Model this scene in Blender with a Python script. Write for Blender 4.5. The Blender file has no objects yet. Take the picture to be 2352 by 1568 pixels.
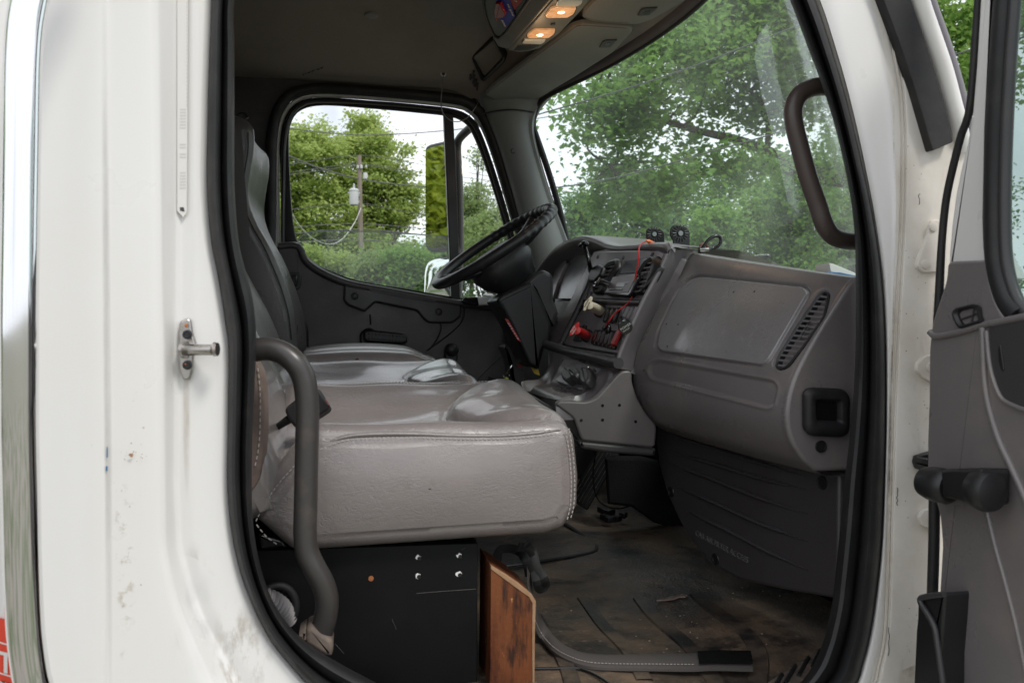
import bpy, bmesh, math, random
import numpy as np
from mathutils import Vector, Matrix
random.seed(7); RNG = np.random.default_rng(11)
S = bpy.context.scene
COL = S.collection
# ---------------------------------------------------------------- camera
EZ = 1.67                                   # eye height above the ground
IW, IH, FPX = 2352.0, 1568.0, 1900.0
YAW, PITCH = math.radians(11.05), math.radians(1.03)
FWD = np.array([math.sin(YAW)*math.cos(PITCH), math.cos(YAW)*math.cos(PITCH), -math.sin(PITCH)])
RGT = np.array([math.cos(YAW), -math.sin(YAW), 0.0])
UPV = np.cross(RGT, FWD)
CAM = np.array([0.0, 0.0, EZ])
cd = bpy.data.cameras.new('camera'); cam = bpy.data.objects.new('camera', cd); COL.objects.link(cam)
cd.sensor_width = 36.0; cd.lens = 36.0*FPX/IW; cd.clip_start = 0.02; cd.clip_end = 2000
cam.matrix_world = Matrix([[RGT[0], UPV[0], -FWD[0], 0], [RGT[1], UPV[1], -FWD[1], 0], [RGT[2], UPV[2], -FWD[2], EZ], [0, 0, 0, 1]])
cd.dof.use_dof = True; cd.dof.focus_distance = 2.1; cd.dof.aperture_fstop = 8.0
S.camera = cam
# ---------------------------------------------------------------- world, sun, exposure
SUN_EL, SUN_AZ = math.radians(52), math.radians(150)     # azimuth clockwise from +Y
w = bpy.data.worlds.new('World'); S.world = w; w.use_nodes = True
nt = w.node_tree; nt.nodes.clear(); N = nt.nodes.new; L = nt.links.new
sky = N('ShaderNodeTexSky'); sky.sky_type = 'NISHITA'; sky.sun_disc = False
sky.sun_elevation = SUN_EL; sky.sun_rotation = SUN_AZ
tc = N('ShaderNodeTexCoord'); nz = N('ShaderNodeTexNoise'); nz.inputs['Scale'].default_value = 2.6
nz.inputs['Detail'].default_value = 6; nz.inputs['Roughness'].default_value = 0.55; L(tc.outputs['Generated'], nz.inputs['Vector'])
cr = N('ShaderNodeValToRGB'); cr.color_ramp.elements[0].position = 0.30; cr.color_ramp.elements[1].position = 0.44
cr.color_ramp.elements[0].color = (0.5, 0.5, 0.5, 1)
L(nz.outputs['Fac'], cr.inputs['Fac'])
mx = N('ShaderNodeMix'); mx.data_type = 'RGBA'; L(cr.outputs['Color'], mx.inputs[0]); L(sky.outputs['Color'], mx.inputs[6])
mx.inputs[7].default_value = (12.8, 13.2, 14.0, 1)
bg = N('ShaderNodeBackground'); bg.inputs['Strength'].default_value = 0.10; L(mx.outputs[2], bg.inputs['Color'])
wo = N('ShaderNodeOutputWorld'); L(bg.outputs[0], wo.inputs['Surface'])
sl = bpy.data.lights.new('sun', 'SUN'); sl.energy = 2.0; sl.angle = math.radians(12); sl.color = (1.0, 0.96, 0.9)
so = bpy.data.objects.new('sun', sl); COL.objects.link(so)
sd = Vector((math.sin(SUN_AZ)*math.cos(SUN_EL), math.cos(SUN_AZ)*math.cos(SUN_EL), math.sin(SUN_EL)))
so.rotation_euler = sd.to_track_quat('Z', 'Y').to_euler(); so.location = (0, -5, 20)
S.view_settings.view_transform = 'Standard'; S.view_settings.look = 'None'; S.view_settings.exposure = 0.0; S.view_settings.gamma = 1.0
S.render.engine = 'CYCLES'; S.cycles.use_denoising = True
S.cycles.max_bounces = 10; S.cycles.diffuse_bounces = 5; S.cycles.glossy_bounces = 4; S.cycles.transparent_max_bounces = 24
S.cycles.sample_clamp_indirect = 6.0; S.cycles.use_fast_gi = False
# ---------------------------------------------------------------- helpers
def ray(u, v):
    a, b = u-IW/2, v-IH/2
    return FWD*FPX + RGT*a - UPV*b
def P(u, v, Y): d = ray(u, v); return CAM + d*(Y/d[1])
def PX(u, v, X): d = ray(u, v); return CAM + d*(X/d[0])
def PZ(u, v, Z): d = ray(u, v); return CAM + d*((Z-EZ)/d[2])      # Z is a world height
def PQ(u, v, pl):                                                 # onto a plane (origin, normal)
    o, n = pl; d = ray(u, v); return CAM + d*(np.dot(o-CAM, n)/np.dot(d, n))
def plane3(a, b, c):
    a, b, c = map(np.asarray, (a, b, c)); n = np.cross(b-a, c-a); n = n/np.linalg.norm(n)
    if np.dot(n, CAM-a) < 0: n = -n
    return (a, n)
def proj(p):
    q = np.asarray(p)-CAM; z = q@FWD
    return np.stack([IW/2+FPX*(q@RGT)/z, IH/2-FPX*(q@UPV)/z], -1)
def spl(pts, n=None, closed=False, step=8):
    """Catmull-Rom through pts"""
    p = np.asarray(pts, float); m = len(p); out = []
    rng = range(m) if closed else range(m-1)
    for i in rng:
        if closed: a, b, c, d = p[(i-1) % m], p[i], p[(i+1) % m], p[(i+2) % m]
        else: a, b, c, d = p[max(i-1, 0)], p[i], p[i+1], p[min(i+2, m-1)]
        for k in range(step):
            t = k/step
            out.append(0.5*((2*b)+(-a+c)*t+(2*a-5*b+4*c-d)*t*t+(-a+3*b-3*c+d)*t**3))
    if not closed: out.append(p[-1])
    out = np.array(out)
    return resample(out, n, closed) if n else out
def resample(p, n, closed=False):
    q = np.vstack([p, p[:1]]) if closed else np.asarray(p, float)
    s = np.r_[0, np.cumsum(np.linalg.norm(np.diff(q, axis=0), axis=1))]
    t = np.linspace(0, s[-1], n+1)[:-1] if closed else np.linspace(0, s[-1], n)
    return np.stack([np.interp(t, s, q[:, k]) for k in range(q.shape[1])], -1)
def fillet(pts, r, seg=5):
    """round the corners of a closed polygon (any dimension); r number or list"""
    p = np.asarray(pts, float); m = len(p); out = []
    for i in range(m):
        a, b, c = p[i-1], p[i], p[(i+1) % m]
        rr = r[i] if hasattr(r, '__len__') else r
        la, lc = np.linalg.norm(a-b), np.linalg.norm(c-b)
        rr = min(rr, la*0.48, lc*0.48)
        if rr < 1e-6: out.append(b); continue
        s, e = b+(a-b)/la*rr, b+(c-b)/lc*rr
        for k in range(seg+1):
            t = k/seg; out.append((1-t)**2*s+2*t*(1-t)*b+t*t*e)
    return np.array(out)
def lerpc(tab, x):
    """tab rows (x, value...)"""
    t = np.asarray(tab, float); return np.stack([np.interp(x, t[:, 0], t[:, k]) for k in range(1, t.shape[1])], -1)
def mesh(name, verts, faces, m, parent=None, smooth=True, ang=40):
    me = bpy.data.meshes.new(name); me.from_pydata([tuple(map(float, v)) for v in verts], [], [tuple(f) for f in faces]); me.update()
    if isinstance(m, (list, tuple)):
        for x in m: me.materials.append(x)
    elif m: me.materials.append(m)
    if smooth:
        me.polygons.foreach_set('use_smooth', [True]*len(me.polygons))
        me.set_sharp_from_angle(angle=math.radians(ang))
    o = bpy.data.objects.new(name, me); COL.objects.link(o)
    if parent: attach(o, parent)
    return o
def attach(o, parent):
    o.parent = parent; o.matrix_parent_inverse = parent_world(parent).inverted()
def parent_world(p):
    m = Matrix.LocRotScale(p.location, p.rotation_euler, p.scale)
    return (parent_world(p.parent) @ p.matrix_parent_inverse @ m) if p.parent else m
def empty(name, loc):
    o = bpy.data.objects.new(name, None); COL.objects.link(o); o.location = loc; o.empty_display_size = .1; return o
def tag(o, label=None, cat=None, group=None, kind=None):
    if label: o['label'] = label
    if cat: o['category'] = cat
    if group: o['group'] = group
    if kind: o['kind'] = kind
    return o
class MB:
    """collects geometry for ONE mesh object"""
    def __init__(s): s.v = []; s.f = []; s.mi = []; s.n = 0; s.cur = 0
    def add(s, verts, faces):
        s.v.extend([tuple(map(float, x)) for x in verts]); s.f.extend([tuple(i+s.n for i in f) for f in faces])
        s.mi.extend([s.cur]*len(faces)); s.n += len(verts); return s
    def grid(s, g, cu=False, cv=False, flip=False):
        g = np.asarray(g, float); a, b = g.shape[:2]; f = []
        for i in range(a if cu else a-1):
            for j in range(b if cv else b-1):
                i2, j2 = (i+1) % a, (j+1) % b
                q = (i*b+j, i2*b+j, i2*b+j2, i*b+j2); f.append(q[::-1] if flip else q)
        return s.add(g.reshape(-1, 3), f)
    def cap(s, loop):
        return s.add(loop, [tuple(range(len(loop)))])
    def tube(s, path, r, seg=14, closed=False, caps=True, flat=None, upv=None):
        p = np.asarray(path, float); m = len(p)
        rr = np.full(m, r) if np.isscalar(r) else np.interp(np.linspace(0, 1, m), np.linspace(0, 1, len(r)), r)
        t = np.zeros_like(p)
        if closed: t = np.roll(p, -1, 0)-np.roll(p, 1, 0)
        else: t[1:-1] = p[2:]-p[:-2]; t[0] = p[1]-p[0]; t[-1] = p[-1]-p[-2]
        t /= np.linalg.norm(t, axis=1)[:, None]+1e-12
        ref = np.array(upv if upv is not None else ([0, 0, 1] if abs(t[0][2]) < .9 else [1, 0, 0]), float)
        n = np.cross(t[0], ref); n /= np.linalg.norm(n); rings = []
        for i in range(m):
            if upv is not None: n = np.cross(t[i], ref)
            n = n-t[i]*np.dot(n, t[i]); n /= np.linalg.norm(n)+1e-12; bt = np.cross(t[i], n)
            an = np.linspace(0, 2*math.pi, seg, endpoint=False)
            fl = 1 if flat is None else flat
            rings.append(p[i]+rr[i]*(np.cos(an)[:, None]*n+fl*np.sin(an)[:, None]*bt))
        g = np.array(rings); s.grid(g, cu=closed, cv=True, flip=True)
        if caps and not closed: s.cap(g[0][::-1]); s.cap(g[-1])
        return s
    def prism(s, loop, nrm, th, r=0.0, seg=3, back=True):
        """loop: 3D closed outline of the FRONT face, nrm: outward front normal, th: thickness going back, r: rounded front edge"""
        L_ = np.asarray(loop, float); n = np.asarray(nrm, float); n = n/np.linalg.norm(n)
        A = np.zeros(3)
        for i in range(len(L_)): A += np.cross(L_[i-1], L_[i])
        if np.dot(A, n) < 0: L_ = L_[::-1]
        rings = [L_-n*th, L_-n*min(r, th)] if r < th else [L_-n*th]
        if r > 0:
            e = np.roll(L_, -1, 0)-L_; e /= np.linalg.norm(e, axis=1)[:, None]+1e-12
            en = np.cross(n, e); vn = en+np.roll(en, 1, 0); ln = np.linalg.norm(vn, axis=1)[:, None]; vn = vn/np.maximum(ln, .5)/np.maximum(ln/2, .6)**.5*1.0
            for k in range(1, seg+1):
                a = math.pi/2*k/seg; rings.append(L_+vn*(r*(1-math.cos(a)))-n*(r*(1-math.sin(a))))
        else: rings.append(L_)
        g = np.array(rings); s.grid(g, cv=True); s.cap(g[-1])
        if back: s.cap(g[0][::-1])
        return s
    def box(s, c, size, rot=None, r=0.0):
        c = np.asarray(c, float); h = np.asarray(size, float)/2; R = np.eye(3) if rot is None else np.asarray(rot)
        bm = bmesh.new(); bmesh.ops.create_cube(bm, size=1.0)
        for v in bm.verts: v.co = Vector((v.co.x*h[0]*2, v.co.y*h[1]*2, v.co.z*h[2]*2))
        if r > 0: bmesh.ops.bevel(bm, geom=list(bm.edges), offset=min(r, min(h)*.95), segments=2, profile=.5, affect='EDGES')
        bm.verts.ensure_lookup_table()
        vs = np.array([v.co[:] for v in bm.verts])@R.T+c; fs = [tuple(v.index for v in f.verts) for f in bm.faces]; bm.free()
        return s.add(vs, fs)
    def lathe(s, prof, o, ax, seg=24):
        """prof: (radius, height along ax)"""
        o = np.asarray(o, float); ax = np.asarray(ax, float); ax /= np.linalg.norm(ax)
        ref = np.array([0, 0, 1.]) if abs(ax[2]) < .9 else np.array([1., 0, 0]); a = np.cross(ax, ref); a /= np.linalg.norm(a); b = np.cross(ax, a)
        an = np.linspace(0, 2*math.pi, seg, endpoint=False)
        g = np.array([o+ax*h+max(r, 1e-5)*(np.cos(an)[:, None]*a+np.sin(an)[:, None]*b) for r, h in prof])
        s.grid(g, cv=True, flip=True); s.cap(g[0][::-1]); s.cap(g[-1]); return s
    def ball(s, c, r, seg=12):
        c = np.asarray(c, float); r = np.asarray(r, float)*np.ones(3)
        th = np.linspace(0.05, math.pi-.05, seg); an = np.linspace(0, 2*math.pi, seg*2, endpoint=False)
        g = np.array([[c+r*np.array([math.sin(t)*math.cos(a), math.sin(t)*math.sin(a), math.cos(t)]) for a in an] for t in th])
        s.grid(g, cv=True); s.cap(g[0][::-1]); s.cap(g[-1]); return s
    def build(s, name, m, parent=None, smooth=True, ang=40):
        o = mesh(name, s.v, s.f, m, parent, smooth, ang)
        if isinstance(m, (list, tuple)): o.data.polygons.foreach_set('material_index', s.mi)
        bm = bmesh.new(); bm.from_mesh(o.data); bmesh.ops.recalc_face_normals(bm, faces=bm.faces); bm.to_mesh(o.data); bm.free()
        if smooth: o.data.set_sharp_from_angle(angle=math.radians(ang))
        return o
def pxl(pts, f, *a): return np.array([f(u, v, *a) for u, v in pts])
def text_mb(mb, txt, size, o, xd, yd, lift=0.0, th=0.0004):
    """adds lettering (flat raised letters) to MB: origin o, x direction, y direction"""
    c = bpy.data.curves.new('t', 'FONT'); c.body = txt; c.size = size; c.extrude = th; c.align_x = 'LEFT'
    ob = bpy.data.objects.new('t', c); me = bpy.data.meshes.new_from_object(ob)
    xd = np.asarray(xd, float); xd /= np.linalg.norm(xd); yd = np.asarray(yd, float); yd = yd-xd*np.dot(xd, yd); yd /= np.linalg.norm(yd); n = np.cross(xd, yd)
    vs = [np.asarray(o)+xd*v.co.x+yd*v.co.y+n*(v.co.z+lift) for v in me.vertices]
    mb.add(vs, [tuple(p.vertices) for p in me.polygons])
    bpy.data.objects.remove(ob); bpy.data.curves.remove(c); bpy.data.meshes.remove(me)
# ---------------------------------------------------------------- materials
def mat(name, col, rough=.5, metal=0., spec=.5, bump=None, mott=None, coat=0., trans=0.):
    """bump: list of (kind, scale, strength, distance[, stretch]); mott: (scale, colour2, low, high[, stretch])"""
    m = bpy.data.materials.new(name); m.use_nodes = True; nt = m.node_tree; b = nt.nodes['Principled BSDF']
    N, L = nt.nodes.new, nt.links.new
    b.inputs['Base Color'].default_value = (*col, 1); b.inputs['Roughness'].default_value = rough; b.inputs['Metallic'].default_value = metal
    b.inputs['Specular IOR Level'].default_value = spec; b.inputs['Coat Weight'].default_value = coat; b.inputs['Coat Roughness'].default_value = .1 if rough > .31 or coat < .5 else .24
    tc = N('ShaderNodeTexCoord')
    def vec(stretch):
        if not stretch: return tc.outputs['Object']
        mp = N('ShaderNodeMapping'); mp.inputs['Scale'].default_value = stretch; L(tc.outputs['Object'], mp.inputs['Vector']); return mp.outputs['Vector']
    prev = (*col, 1); sock = None
    for mt in (mott or []):
        nz = N('ShaderNodeTexNoise'); nz.inputs['Scale'].default_value = mt[0]; nz.inputs['Detail'].default_value = 6; nz.inputs['Roughness'].default_value = .65
        L(vec(mt[4] if len(mt) > 4 else None), nz.inputs['Vector'])
        mr = N('ShaderNodeMapRange'); mr.inputs['From Min'].default_value = mt[2]; mr.inputs['From Max'].default_value = mt[3]; L(nz.outputs['Fac'], mr.inputs['Value'])
        mx = N('ShaderNodeMix'); mx.data_type = 'RGBA'; L(mr.outputs['Result'], mx.inputs[0])
        if sock is None: mx.inputs[6].default_value = prev
        else: L(sock, mx.inputs[6])
        mx.inputs[7].default_value = (*mt[1], 1); sock = mx.outputs[2]
    if sock is not None: L(sock, b.inputs['Base Color'])
    nrm = None
    for bp in (bump or []):
        kind, sc, st, di = bp[:4]; v = vec(bp[4] if len(bp) > 4 else None)
        if kind == 'noise':
            t = N('ShaderNodeTexNoise'); t.inputs['Detail'].default_value = 4; out = t.outputs['Fac']
        elif kind == 'crack':
            t = N('ShaderNodeTexNoise'); t.inputs['Detail'].default_value = 3.5; t.inputs['Roughness'].default_value = .55; t.inputs['Distortion'].default_value = 1.1
            sb = N('ShaderNodeMath'); sb.operation = 'SUBTRACT'; L(t.outputs['Fac'], sb.inputs[0]); sb.inputs[1].default_value = .5
            ab = N('ShaderNodeMath'); ab.operation = 'ABSOLUTE'; L(sb.outputs[0], ab.inputs[0])
            mr = N('ShaderNodeMapRange'); mr.interpolation_type = 'SMOOTHSTEP'; mr.inputs['From Max'].default_value = .045; L(ab.outputs[0], mr.inputs['Value'])
            mk = N('ShaderNodeTexNoise'); mk.inputs['Scale'].default_value = sc*.16; mk.inputs['Detail'].default_value = 2; L(v, mk.inputs['Vector'])
            mm = N('ShaderNodeMapRange'); mm.inputs['From Min'].default_value = .40; mm.inputs['From Max'].default_value = .62; L(mk.outputs['Fac'], mm.inputs['Value'])
            iv = N('ShaderNodeMath'); iv.operation = 'SUBTRACT'; iv.inputs[0].default_value = 1; L(mr.outputs['Result'], iv.inputs[1])
            ml = N('ShaderNodeMath'); ml.operation = 'MULTIPLY'; L(iv.outputs[0], ml.inputs[0]); L(mm.outputs['Result'], ml.inputs[1])
            i2 = N('ShaderNodeMath'); i2.operation = 'SUBTRACT'; i2.inputs[0].default_value = 1; L(ml.outputs[0], i2.inputs[1]); out = i2.outputs[0]
        elif kind == 'pebble':
            t = N('ShaderNodeTexVoronoi'); out = t.outputs['Distance']
        t.inputs['Scale'].default_value = sc; L(v, t.inputs['Vector'])
        bn = N('ShaderNodeBump'); bn.inputs['Strength'].default_value = st; bn.inputs['Distance'].default_value = di; L(out, bn.inputs['Height'])
        if nrm: L(nrm, bn.inputs['Normal'])
        nrm = bn.outputs['Normal']
    if nrm: L(nrm, b.inputs['Normal'])
    # small roughness variation so nothing is perfectly even
    rn = N('ShaderNodeTexNoise'); rn.inputs['Scale'].default_value = 9; rn.inputs['Detail'].default_value = 5; L(tc.outputs['Object'], rn.inputs['Vector'])
    rm = N('ShaderNodeMapRange'); rm.inputs['From Min'].default_value = .3; rm.inputs['From Max'].default_value = .7
    rm.inputs['To Min'].default_value = max(0, rough*.82); rm.inputs['To Max'].default_value = min(1, rough*1.2); L(rn.outputs['Fac'], rm.inputs['Value']); L(rm.outputs['Result'], b.inputs['Roughness'])
    return m
M = {}
M['white'] = mat('white_paint', (.705, .697, .680), .32, coat=.3, mott=[(6, (.69, .67, .63), .50, .75, (1, 1, .12)), (3, (.70, .685, .65), .52, .8), (60, (.42, .33, .24), .735, .78), (2.2, (.60, .55, .47), .64, .85)], bump=[('noise', 4, .04, .01)])
M['grime_white'] = mat('grimy_white_paint', (.66, .63, .58), .5, mott=[(5, (.50, .45, .38), .45, .8), (38, (.20, .16, .12), .70, .76), (11, (.36, .31, .25), .60, .82, (1, 1, .3))], bump=[('noise', 30, .05, .003)])
M['rubber'] = mat('black_rubber', (.013, .013, .014), .55, spec=.4, bump=[('noise', 250, .15, .001)], mott=[(14, (.035, .03, .027), .5, .8)])
M['black'] = mat('black_plastic', (.012, .012, .013), .42, bump=[('noise', 400, .12, .0005)])
M['slat'] = mat('slat_grey', (.15, .14, .145), .35)
M['blackgloss'] = mat('glossy_black_plastic', (.008, .008, .009), .16)
M['dark'] = mat('dark_grey_plastic', (.038, .037, .039), .42, bump=[('pebble', 500, .18, .0006)], mott=[(8, (.055, .05, .048), .5, .8)])
M['bezel'] = mat('charcoal_plastic', (.150, .136, .144), .34, bump=[('pebble', 700, .12, .0004)], mott=[(9, (.18, .158, .155), .52, .8)])
M['taupe'] = mat('taupe_plastic', (.150, .136, .137), .30, spec=.75, bump=[('pebble', 420, .16, .0006), ('noise', 60, .04, .002)], mott=[(7, (.21, .18, .165), .5, .8)])
M['lid'] = mat('taupe_grained_plastic', (.205, .195, .198), .30, spec=.85, coat=.45, bump=[('crack', 60, .25, .0012), ('pebble', 500, .12, .0005)], mott=[(5, (.21, .185, .17), .5, .8)])
M['taupe_dark'] = mat('dark_taupe_plastic', (.05, .046, .047), .42, bump=[('pebble', 420, .2, .0006), ('crack', 60, .12, .001)], mott=[(6, (.095, .085, .08), .5, .8)])
M['leather'] = mat('taupe_vinyl', (.190, .167, .160), .36, spec=.8, coat=.4, bump=[('crack', 34, .30, .0016, (1, 1, 2.6)), ('crack', 80, .30, .0009, (1, 1, 2.2)), ('crack', 150, .2, .0006, (1, 1, 1.6)), ('pebble', 480, .12, .0005), ('noise', 9, .22, .012)], mott=[(4, (.225, .19, .18), .45, .8), (13, (.15, .123, .115), .60, .85)])
M['leather_worn'] = mat('shiny_worn_vinyl', (.170, .155, .151), .33, spec=.8, coat=.6, bump=[('crack', 36, .25, .0012, (1, 2.5, 1)), ('crack', 95, .18, .0007), ('noise', 10, .25, .012)], mott=[(5, (.20, .175, .17), .45, .8)])
M['leather_grey'] = mat('dark_grey_vinyl', (.075, .070, .067), .32, bump=[('crack', 50, .3, .0012), ('pebble', 500, .15, .0006)])
M['suede'] = mat('brown_worn_vinyl', (.17, .125, .105), .7, bump=[('noise', 90, .3, .002)], mott=[(18, (.10, .07, .06), .45, .7)])
M['stitch'] = mat('pale_thread', (.42, .38, .355), .7)
M['fabric'] = mat('headliner_fabric', (.25, .222, .200), .95, spec=.1, bump=[('noise', 700, .25, .0006), ('noise', 3.5, .15, .02)], mott=[(2.5, (.19, .165, .145), .45, .8), (26, (.11, .09, .08), .68, .8)])
M['visor'] = mat('visor_vinyl', (.20, .20, .185), .62, bump=[('noise', 500, .12, .0005), ('noise', 7, .1, .01)])
M['console'] = mat('overhead_console_plastic', (.075, .078, .075), .45, bump=[('pebble', 600, .12, .0004)], mott=[(5, (.11, .10, .095), .5, .8)])
M['trimgrey'] = mat('grey_pillar_plastic', (.165, .175, .17), .5, bump=[('pebble', 500, .12, .0005)])
M['matblack'] = mat('dusty_rubber_mat', (.038, .032, .027), .5, spec=.6, bump=[('pebble', 160, .5, .0015), ('noise', 14, .4, .012), ('noise', 3, .5, .03)], mott=[(4.5, (.16, .110, .072), .41, .63), (11, (.016, .015, .014), .52, .66), (70, (.20, .155, .115), .60, .72)])
M['carpet'] = mat('black_carpet', (.02, .02, .02), 1., spec=.05, bump=[('noise', 300, .8, .003)])
M['steelblack'] = mat('black_painted_steel', (.005, .005, .0055), .5, spec=.18, bump=[('noise', 300, .05, .0004)], mott=[(12, (.008, .008, .009), .5, .8)])
M['kick'] = mat('scuffed_black_plastic', (.05, .046, .048), .36, spec=.7, bump=[('pebble', 300, .25, .0008)], mott=[(6, (.04, .035, .033), .5, .8), (40, (.08, .075, .07), .72, .78, (1, 1, .25))])
M['bar'] = mat('brown_black_handle', (.085, .066, .060), .42, bump=[('noise', 120, .1, .001)], mott=[(12, (.13, .11, .10), .55, .8), (40, (.20, .16, .13), .70, .8)])
M['bar2'] = mat('charcoal_handle', (.042, .038, .036), .38, bump=[('noise', 120, .1, .001)], mott=[(9, (.10, .082, .068), .55, .85)])
M['chrome'] = mat('chrome', (.78, .78, .79), .07, metal=1.)
M['steel'] = mat('dull_steel', (.45, .43, .41), .35, metal=1., mott=[(60, (.25, .2, .16), .55, .7)])
M['rust'] = mat('rust', (.30, .11, .035), .8)
M['rustmark'] = mat('orange_rust', (.45, .14, .03), .8)
M['orange'] = mat('orange_plastic', (.75, .16, .03), .4)
M['red'] = mat('red_plastic', (.42, .012, .012), .35)
M['redgel'] = mat('dark_red_plastic', (.20, .006, .004), .2)
M['redcard'] = mat('red_card', (.32, .02, .015), .5)
M['blue'] = mat('blue_card', (.02, .035, .30), .5)
M['bookblue'] = mat('blue_book_cover', (.03, .13, .30), .5)
M['cream'] = mat('cream_plastic', (.70, .62, .46), .4)
M['paper'] = mat('paper', (.75, .73, .66), .8)
M['offwhite'] = mat('offwhite_plastic', (.68, .68, .66), .4)
M['ink'] = mat('ink', (.05, .045, .05), .7)
M['lime'] = mat('lime_tag', (.55, .62, .10), .5)
M['lcd'] = mat('grey_display', (.22, .24, .23), .2)
M['stickerred'] = mat('red_sticker', (.66, .055, .025), .45)
M['stickerwhite'] = mat('white_sticker', (.66, .645, .615), .5)
M['stickergrey'] = mat('faded_print', (.56, .545, .525), .6)
M['yellow'] = mat('yellow_sticker', (.6, .42, .05), .5)
M['whitepaint2'] = mat('bare_white_paint', (.75, .75, .73), .5)
M['lens_off'] = mat('clear_lens', (.36, .39, .38), .15)
M['hose'] = mat('grey_corrugated_hose', (.24, .225, .225), .5)
M['strap'] = mat('taupe_vinyl_strap', (.085, .074, .069), .5, bump=[('crack', 60, .2, .0008)])
M['velcro'] = mat('black_velcro', (.006, .006, .006), 1., spec=.1, bump=[('noise', 500, .8, .002)])
M['web'] = mat('black_webbing', (.014, .014, .014), .8, bump=[('noise', 300, .4, .001)])
M['roofside'] = mat('grey_weatherstrip', (.19, .18, .20), .45)
def wood_mat():
    m = mat('worn_orange_plywood', (.17, .055, .019), .55, spec=.3, bump=[('noise', 60, .4, .003, (1, 1, .12)), ('noise', 120, .5, .0015)],
            mott=[(24, (.10, .028, .010), .36, .56, (1, 1, .12)), (9, (.07, .024, .012), .48, .66, (1, 1, .5)), (60, (.035, .015, .009), .50, .64, (1, 1, .2)), (80, (.50, .22, .08), .655, .70, (1, 1, .5)), (200, (.45, .20, .08), .66, .70)])
    return m
M['wood'] = wood_mat()
M['woodedge'] = mat('pale_worn_wood_edge', (.33, .20, .11), .75, bump=[('noise', 60, .5, .002)], mott=[(30, (.25, .13, .06), .5, .7)])
M['pole'] = mat('weathered_pole', (.20, .165, .135), .9, bump=[('noise', 12, .5, .02, (1, 1, .1))], mott=[(8, (.30, .26, .22), .45, .7, (1, 1, .1))])
M['bark'] = mat('bark', (.085, .065, .05), .95, bump=[('noise', 9, .8, .04, (1, 1, .3))])
M['galv'] = mat('grey_transformer_paint', (.50, .52, .52), .5)
M['wire'] = mat('cable_grey', (.10, .10, .105), .6)
M['bulb'] = None
def emis(name, c, st):
    m = bpy.data.materials.new(name); m.use_nodes = True; b = m.node_tree.nodes['Principled BSDF']
    b.inputs['Base Color'].default_value = (*c, 1); b.inputs['Emission Color'].default_value = (*c, 1); b.inputs['Emission Strength'].default_value = st; return m
def lamp_lens(name):
    """warm lit lens, bright near the bulb"""
    m = bpy.data.materials.new(name); m.use_nodes = True; nt = m.node_tree; N, L = nt.nodes.new, nt.links.new; b = nt.nodes['Principled BSDF']
    b.inputs['Base Color'].default_value = (.35, .2, .1, 1); b.inputs['Roughness'].default_value = .25
    tcn = N('ShaderNodeTexCoord'); nz = N('ShaderNodeTexNoise'); nz.inputs['Scale'].default_value = 55; L(tcn.outputs['Object'], nz.inputs['Vector'])
    cr = N('ShaderNodeValToRGB'); cr.color_ramp.elements[0].position = .3; cr.color_ramp.elements[0].color = (.55, .22, .07, 1); cr.color_ramp.elements[1].position = .7; cr.color_ramp.elements[1].color = (1, .55, .25, 1)
    L(nz.outputs['Fac'], cr.inputs['Fac']); L(cr.outputs['Color'], b.inputs['Emission Color']); b.inputs['Emission Strength'].default_value = .42
    return m
M['lens_lit'] = lamp_lens('lit_lens'); M['bulb'] = emis('bulb_glow', (1, .72, .42), 4.0)
def glass_mat(name, tint=(.93, .97, .95), dirt=.04, dirtcol=(.6, .65, .62), scale=3.):
    m = bpy.data.materials.new(name); m.use_nodes = True; nt = m.node_tree; nt.nodes.clear(); N, L = nt.nodes.new, nt.links.new
    out = N('ShaderNodeOutputMaterial'); tr = N('ShaderNodeBsdfTransparent'); tr.inputs[0].default_value = (*tint, 1)
    gl = N('ShaderNodeBsdfGlossy'); gl.inputs['Roughness'].default_value = .02
    lw = N('ShaderNodeFresnel'); gm = N('ShaderNodeNewGeometry'); im = N('ShaderNodeMapRange'); im.inputs['To Min'].default_value = 1.45; im.inputs['To Max'].default_value = 1/1.45
    L(gm.outputs['Backfacing'], im.inputs['Value']); L(im.outputs['Result'], lw.inputs['IOR'])
    m1 = N('ShaderNodeMixShader'); L(lw.outputs[0], m1.inputs[0]); L(tr.outputs[0], m1.inputs[1]); L(gl.outputs[0], m1.inputs[2])
    df = N('ShaderNodeBsdfTranslucent'); df.inputs[0].default_value = (*dirtcol, 1)
    tcn = N('ShaderNodeTexCoord'); nz = N('ShaderNodeTexNoise'); nz.inputs['Scale'].default_value = scale; nz.inputs['Detail'].default_value = 8; L(tcn.outputs['Object'], nz.inputs['Vector'])
    n2 = N('ShaderNodeTexNoise'); n2.inputs['Scale'].default_value = 260; n2.inputs['Detail'].default_value = 2; L(tcn.outputs['Object'], n2.inputs['Vector'])
    mr = N('ShaderNodeMapRange'); mr.inputs['From Min'].default_value = .35; mr.inputs['From Max'].default_value = .75; mr.inputs['To Min'].default_value = dirt*.5; mr.inputs['To Max'].default_value = dirt*2; L(nz.outputs['Fac'], mr.inputs['Value'])
    m3 = N('ShaderNodeMapRange'); m3.inputs['From Min'].default_value = .66; m3.inputs['From Max'].default_value = .74; m3.inputs['To Max'].default_value = .12; L(n2.outputs['Fac'], m3.inputs['Value'])
    ad = N('ShaderNodeMath'); ad.operation = 'ADD'; L(mr.outputs[0], ad.inputs[0]); L(m3.outputs[0], ad.inputs[1])
    m2 = N('ShaderNodeMixShader'); L(ad.outputs[0], m2.inputs[0]); L(m1.outputs[0], m2.inputs[1]); L(df.outputs[0], m2.inputs[2]); L(m2.outputs[0], out.inputs['Surface'])
    return m
M['wsglass'] = glass_mat('dirty_windshield_glass', (.86, .95, .92), .072)
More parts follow.
